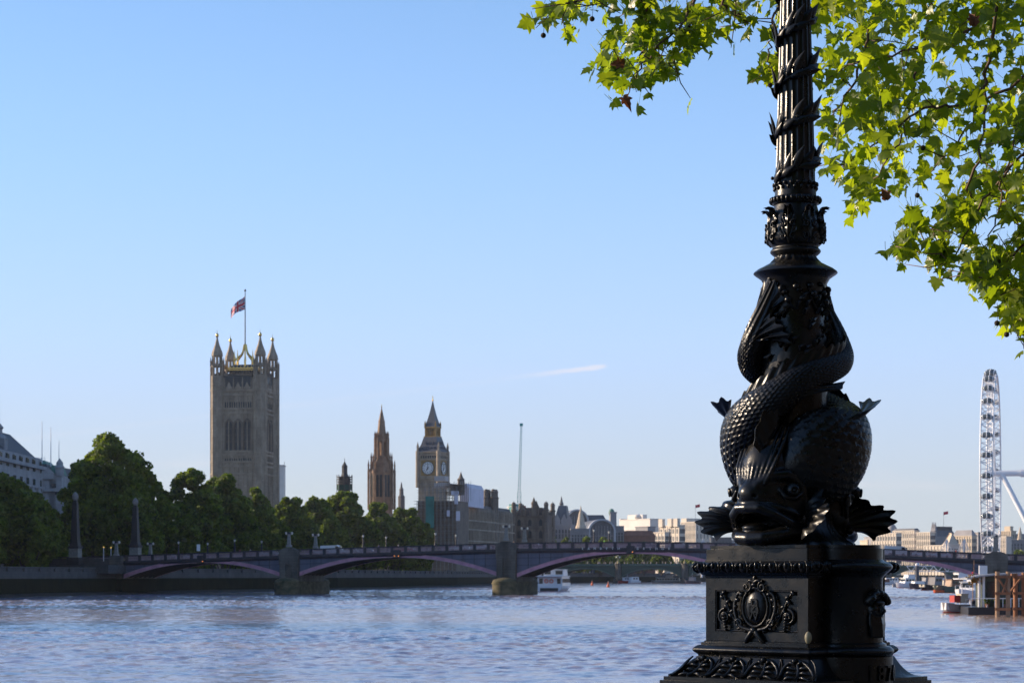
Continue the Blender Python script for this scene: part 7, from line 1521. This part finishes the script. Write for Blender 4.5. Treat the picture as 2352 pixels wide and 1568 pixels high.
boat('dark hulled barge with grey wheelhouse behind the white cruiser', 2122, 640, rad(195), 10, 3.6, 1.5, HBL, [('wheelhouse', (-1.5, 0, 2.5), (3.4, 2.8, 2), GREYST), ('cabin', (2, 0, 1.9), (3.5, 2.6, .9), WSTEEL)]+rw(2, -2.8, -.4, 1.42, 2.8, .7, .7)); boat('cream bowed dark barge at the middle of the moorings', 2142, 585, rad(215), 9, 3.6, 1.4, HBK, [('cream_bow', (3.2, 0, 1.3), (2.2, 2.0, .7), CRM), ('wheelhouse', (-1, 0, 2.6), (3, 2.8, 2.2), GREYST), ('mast', (1.5, 0, 1.6), 4, WOOD)]+rw(2, -2.2, .2, 1.42, 2.9, .7, .7))
boat('dull green wooden boat with varnished cabin by the orange dinghy', 2179, 500, rad(205), 8.6, 3.2, 1.5, HGR, [('cabin', (-1.6, 0, 2.3), (3.6, 2.6, 1.6), WOOD), ('cream_bow', (2.6, 0, 1.55), (2.6, 1.8, .25), CRM), ('mast', (1.2, 0, 1.6), 4.5, WOOD)]+rw(3, -3.2, -.2, 1.32, 2.5, .7, .6)); boat('small bright orange dinghy beside the green boat', 2155, 497, rad(200), 2.6, 1.4, .6, ORG, [('thwart', (0, 0, .55), (.3, 1.2, .06), WOOD), ('outboard_motor', (-1.4, 0, .7), (.3, .3, .7), HBK)])
boat('white boat with tall wheelhouse behind the green boat', 2202, 560, rad(200), 9, 3.4, 1.6, HW_, [('wheelhouse', (-.5, 0, 3.2), (3, 2.8, 3.2), HW_), ('windscreen', (1.0, 0, 3.9), (.12, 2.2, .9), GLASS), ('mast', (-.5, 0, 4.9), 2.5, WSTEEL)]); boat('black barge under the last pink arch', 2225, 570, rad(185), 12, 4, 2.2, HBK, [('wheelhouse', (-3, 0, 3.2), (3, 3, 2), HBL), ('mast', (2, 0, 2.2), 5, WSTEEL)]); boat('grey moored launch at the back of the moorings', 2150, 720, rad(190), 9, 3.4, 1.4, GREYST, [('cabin', (0, 0, 2.3), (5, 3, 1.9), WSTEEL), ('mast', (0, 0, 3.2), 3.5, WSTEEL)]+rw(3, -2, 2, 1.52, 2.5, .7, .7))
boat('small brown cabin boat between the barge and the green boat', 2168, 620, rad(210), 7, 2.8, 1.2, WOOD, [('cabin', (-.5, 0, 2), (3.4, 2.3, 1.4), CRM), ('mast', (.6, 0, 2.6), 2.6, WOOD)])
boat('white launch with scarlet waterline and cabin windows behind the pier', 2230, 338, rad(228), 7.6, 3.2, 1.55, HW_, [('boot_top', (0, 0, .2), (6.2, 2.3, .42), HRED), ('cabin', (-.9, 0, 2.3), (4.6, 2.7, 1.4), HW_), ('wheelhouse', (-1.6, 0, 3.2), (2.2, 2.3, .6), HW_), ('railing', (2.0, 0, 1.75), (2.6, 1.8, .7), WSTEEL), ('windscreen', (1.32, 0, 2.5), (.1, 2.1, .6), GLASS), ('mast', (-1, 0, 3.2), 3.4, WOOD)]+rw(4, -3, .9, 1.37, 2.45, .72, .55))
boat('small grey workboat with red canopy moored in front of the pier', 2200, 226, rad(196), 3.7, 1.7, .95, GREYST, [('white_bow', (1.25, 0, .75), (.9, 1.2, .75), HW_), ('red_canopy', (.35, 0, 1.55), (.7, 1.1, .75), HRED), ('wheelhouse', (-.5, 0, 1.55), (.9, 1.2, .9), CRM), ('windscreen', (-.04, 0, 1.7), (.06, .9, .4), GLASS), ('railing', (-1.2, 0, .98), (1.2, 1.3, .5), WSTEEL), ('outboard_motor', (-1.85, 0, 1.0), (.3, .4, .6), HBK), ('fender', (.2, .9, .6), .22, HBK), ('mast', (-.5, 0, 2.0), 1.1, WSTEEL), ('side_plate', (-.5, -.87, .7), (1.1, .06, .34), HW_)])
p = thing('mooring_pile', 'tall dark mooring pile with pale cap among the moorings', 'pile', (PX(2107, 660), 660, -1), 0); m = MB(); m.tube([(0, 0, 0), (0, 0, 8.2)], .6, 12); m.build('post', HBL, p, smooth=60); m = MB(); m.ell((0, 0, 8.5), (.75, .75, .6), 12, 8); m.build('pale_cap', HW_, p, smooth=60)
gw = thing('pontoon_gangway', 'pale lattice gangway behind the moored boats', 'gangway', (PX(2160, 760), 760, 0), rad(-8)); m = MB(); zz0, zz1 = 5.6, 7.6
for i in range(16):
    x = -12+1.6*i
    for y in (-.8, .8): m.tube([(x, y, zz0), (x+1.6, y, zz1)] if i % 2 else [(x, y, zz1), (x+1.6, y, zz0)], .1, 4)
for z in (zz0, zz1):
    for y in (-.8, .8): m.tube([(-12, y, z), (13.6, y, z)], .13, 4)
m.build('truss', WSTEEL, gw); m = MB(); m.box((1, 0, .5), (36, 5, 1.2)); m.build('pontoon', GREYST, gw)
# ---------------------------------------------------------------- the pier on the right
PILE = mat('weathered_timber', (.30, .19, .12), .85, var=.4, scale=2, stretch=(1, 1, .2), bump=.4); RUSTY = mat('rusty_timber', (.27, .12, .06), .85, var=.4, scale=1.5, stretch=(1, 1, .25)); CLAD = mat('dark_green_cladding', (.045, .055, .042), .7, var=.25, scale=1, stretch=(1, 1, 6)); ROOFG = mat('pale_grey_roofing', (.30, .31, .33), .6, var=.2)
YQ = 214.0; kq = YQ/FD; qz = lambda y: PZ(y, YQ)
pr_ = thing('pier_house', 'dark clad floating pier house with shallow pale curved roof at the right', 'pier', (PX(2262, YQ), YQ+2, 0), rad(-6))
m = MB(); m.box((5.2, 3, .35), (13, 7.5, .9)); m.build('pontoon', HBK, pr_)
m = MB(); m.box((5.4, 3.2, (qz(1322)+.8)/2), (10.4, 5.6, qz(1322)-.8)); m.build('clad_wall', CLAD, pr_)
m = MB(); P = [(-1.4, qz(1327)), (-.2, qz(1321)), (1.2, qz(1317.5)), (3, qz(1315)), (6, qz(1313)), (12, qz(1312))]; m.vprism(P+[(x, z-.16) for x, z in P[::-1]], -.6, 7.2); m.build('curved_roof', ROOFG, pr_)
for x, z0, z1 in ((-.1, .8, qz(1324)), (.35, .8, qz(1323))): m = MB(); m.tube([(x, .2, z0), (x, .2, z1)], .14, 8); m.build('white_post', HW_, pr_)
for x in (1.2, 3.4, 6): m = MB(); m.box((x, .34, 2.6), (1.0, .1, 1.7)); m.build('window', GLASS, pr_)
m = MB(); m.box((.4, 1.2, qz(1308)), (.8, .7, .9)); m.build('white_roof_box', HW_, pr_); m = MB(); [m.tube([(x, -.5, .8), (x, -.5, 1.7)], .04, 5) for x in np.arange(-1, 11, .8)]; m.tube([(-1, -.5, 1.7), (11, -.5, 1.7)], .04, 5); m.build('railing', WSTEEL, pr_)
m = MB(); r = np.random.default_rng(2)
for k in range(60): m.ell(r.normal((-.7, -.3, qz(1331)), (.3, .2, .25)), .09, 6, 4)
pb = m.build('flower_basket', None, None, smooth=60); pb.data.materials.clear(); pb.data.materials.append(leafmat('basket_flowers', (.04, .08, .01), (.45, .16, .02), trans=.2, scale=3)); pb.location = pr_.location; pb.rotation_euler = pr_.rotation_euler; tag(pb, 'hanging flower basket under the eave of the pier house', 'basket')
for k in range(3):
    o = thing('potted_plant', ['potted plant at the left end of the pier deck', 'second potted plant along the pier deck', 'third potted plant nearest the timber piles'][k], 'plant', (pr_.location[0]+.6+.9*k, YQ+1.6, .8), 0); m = MB(); m.lathe([(.16, 0), (.22, .35)], 10); m.build('pot', BRICK, o); m = MB(); 
    for q in range(40): m.ell(r.normal((0, 0, .6), (.14, .14, .16)), .08, 6, 4)
    m.build('leaves', CROWN, o, smooth=60)
for x, Y, lb in ((1294, 330, 'red tipped signal post behind the pier roof'), (1448, 300, 'short red tipped signal post above the pier roof')):
    xx = (3520+x/3.484)/1.7415; o = thing('signal_post', lb, 'signal', (PX(xx, Y), Y, 0), 0); zt3 = PZ((2050+(835 if x < 1400 else 855)/3.484)/1.7415, Y); m = MB(); m.tube([(0, 0, 0), (0, 0, zt3)], .08, 6); m.build('post', WOOD, o); m = MB(); m.ell((0, 0, zt3), .17, 8, 6); m.build('red_lamp', TAIL, o)
# timber dolphin: braced piles
YD2 = 206.0; qd = lambda y: PZ(y, YD2); fr = thing('timber_piles', 'braced frame of tall weathered timber piles at the right of the pier', 'piles', (PX(2291, YD2), YD2, 0), rad(-8)); kd2 = YD2/FD
xs = [0, 24*kd2, 36*kd2+.4, 50*kd2+.6, 72*kd2+.6]; dp = [0, 0, 2.2, 2.2, 0]
for x, y, yt in zip(xs, dp, (1312, 1312, 1316, 1314, 1316)):
    m = MB(); m.tube([(x, y, -2), (x, y, qd(yt))], .22, 12); m.build('pile', PILE if x < 1.5 else RUSTY, fr, smooth=40)
for y in (1324, 1362, 1398):
    MB().box((12*kd2, -.18, qd(y)), (24*kd2+.5, .2, .26)).build('cross_beam', RUSTY, fr); MB().box((12*kd2+2, 2.0, qd(y)), (40*kd2, .2, .24)).build('cross_beam', RUSTY, fr)
for a_, b_ in (((.1, -.2, qd(1328)), (22*kd2, -.2, qd(1360))), ((22*kd2, -.22, qd(1328)), (10*kd2, -.22, qd(1362))), ((30*kd2, 1.8, qd(1362)), (56*kd2, 1.8, qd(1328)))): MB().tube([a_, b_], .1, 6).build('diagonal_brace', RUSTY, fr)
MB().box((12*kd2+1, 1, qd(1324)+.2), (.3, 2.6, .26)).build('cross_beam', RUSTY, fr)
# buoys and gulls of the middle distance
for x, Y, lb in ((1397, 760, 'small orange buoy under the middle arch'), (1360, 900, 'tiny yellow buoy left of the orange buoy')):
    o = thing('buoy', lb, 'buoy', (PX(x, Y), Y, 0), 0); m = MB(); m.lathe([(.2, -.4), (.55, 0), (.55, .5), (.3, .9), (.12, 1.6), (.05, 2.0)], 12); m.build('float', ORG, o, smooth=50); m = MB(); m.box((0, 0, 2.0), (.3, .3, .3)); m.build('topmark', CRM, o)
HAZE = .00003
# ---------------------------------------------------------------- summer haze over the river
hm = bpy.data.materials.new('pale_haze'); hm.use_nodes = True; nt = hm.node_tree; nt.nodes.clear()
ho = _n(nt, 'ShaderNodeOutputMaterial'); hv = _n(nt, 'ShaderNodeVolumePrincipled'); hv.inputs['Color'].default_value = (.86, .90, 1.0, 1); hv.inputs['Density'].default_value = HAZE; hv.inputs['Anisotropy'].default_value = .3
nt.links.new(hv.outputs[0], ho.inputs['Volume'])
m = MB(); m.box((0, 1700, 66), (2600, 3900, 138)); tag(m.build('haze', hm), 'thin blue summer haze over the river and city', 'haze', kind='stuff')
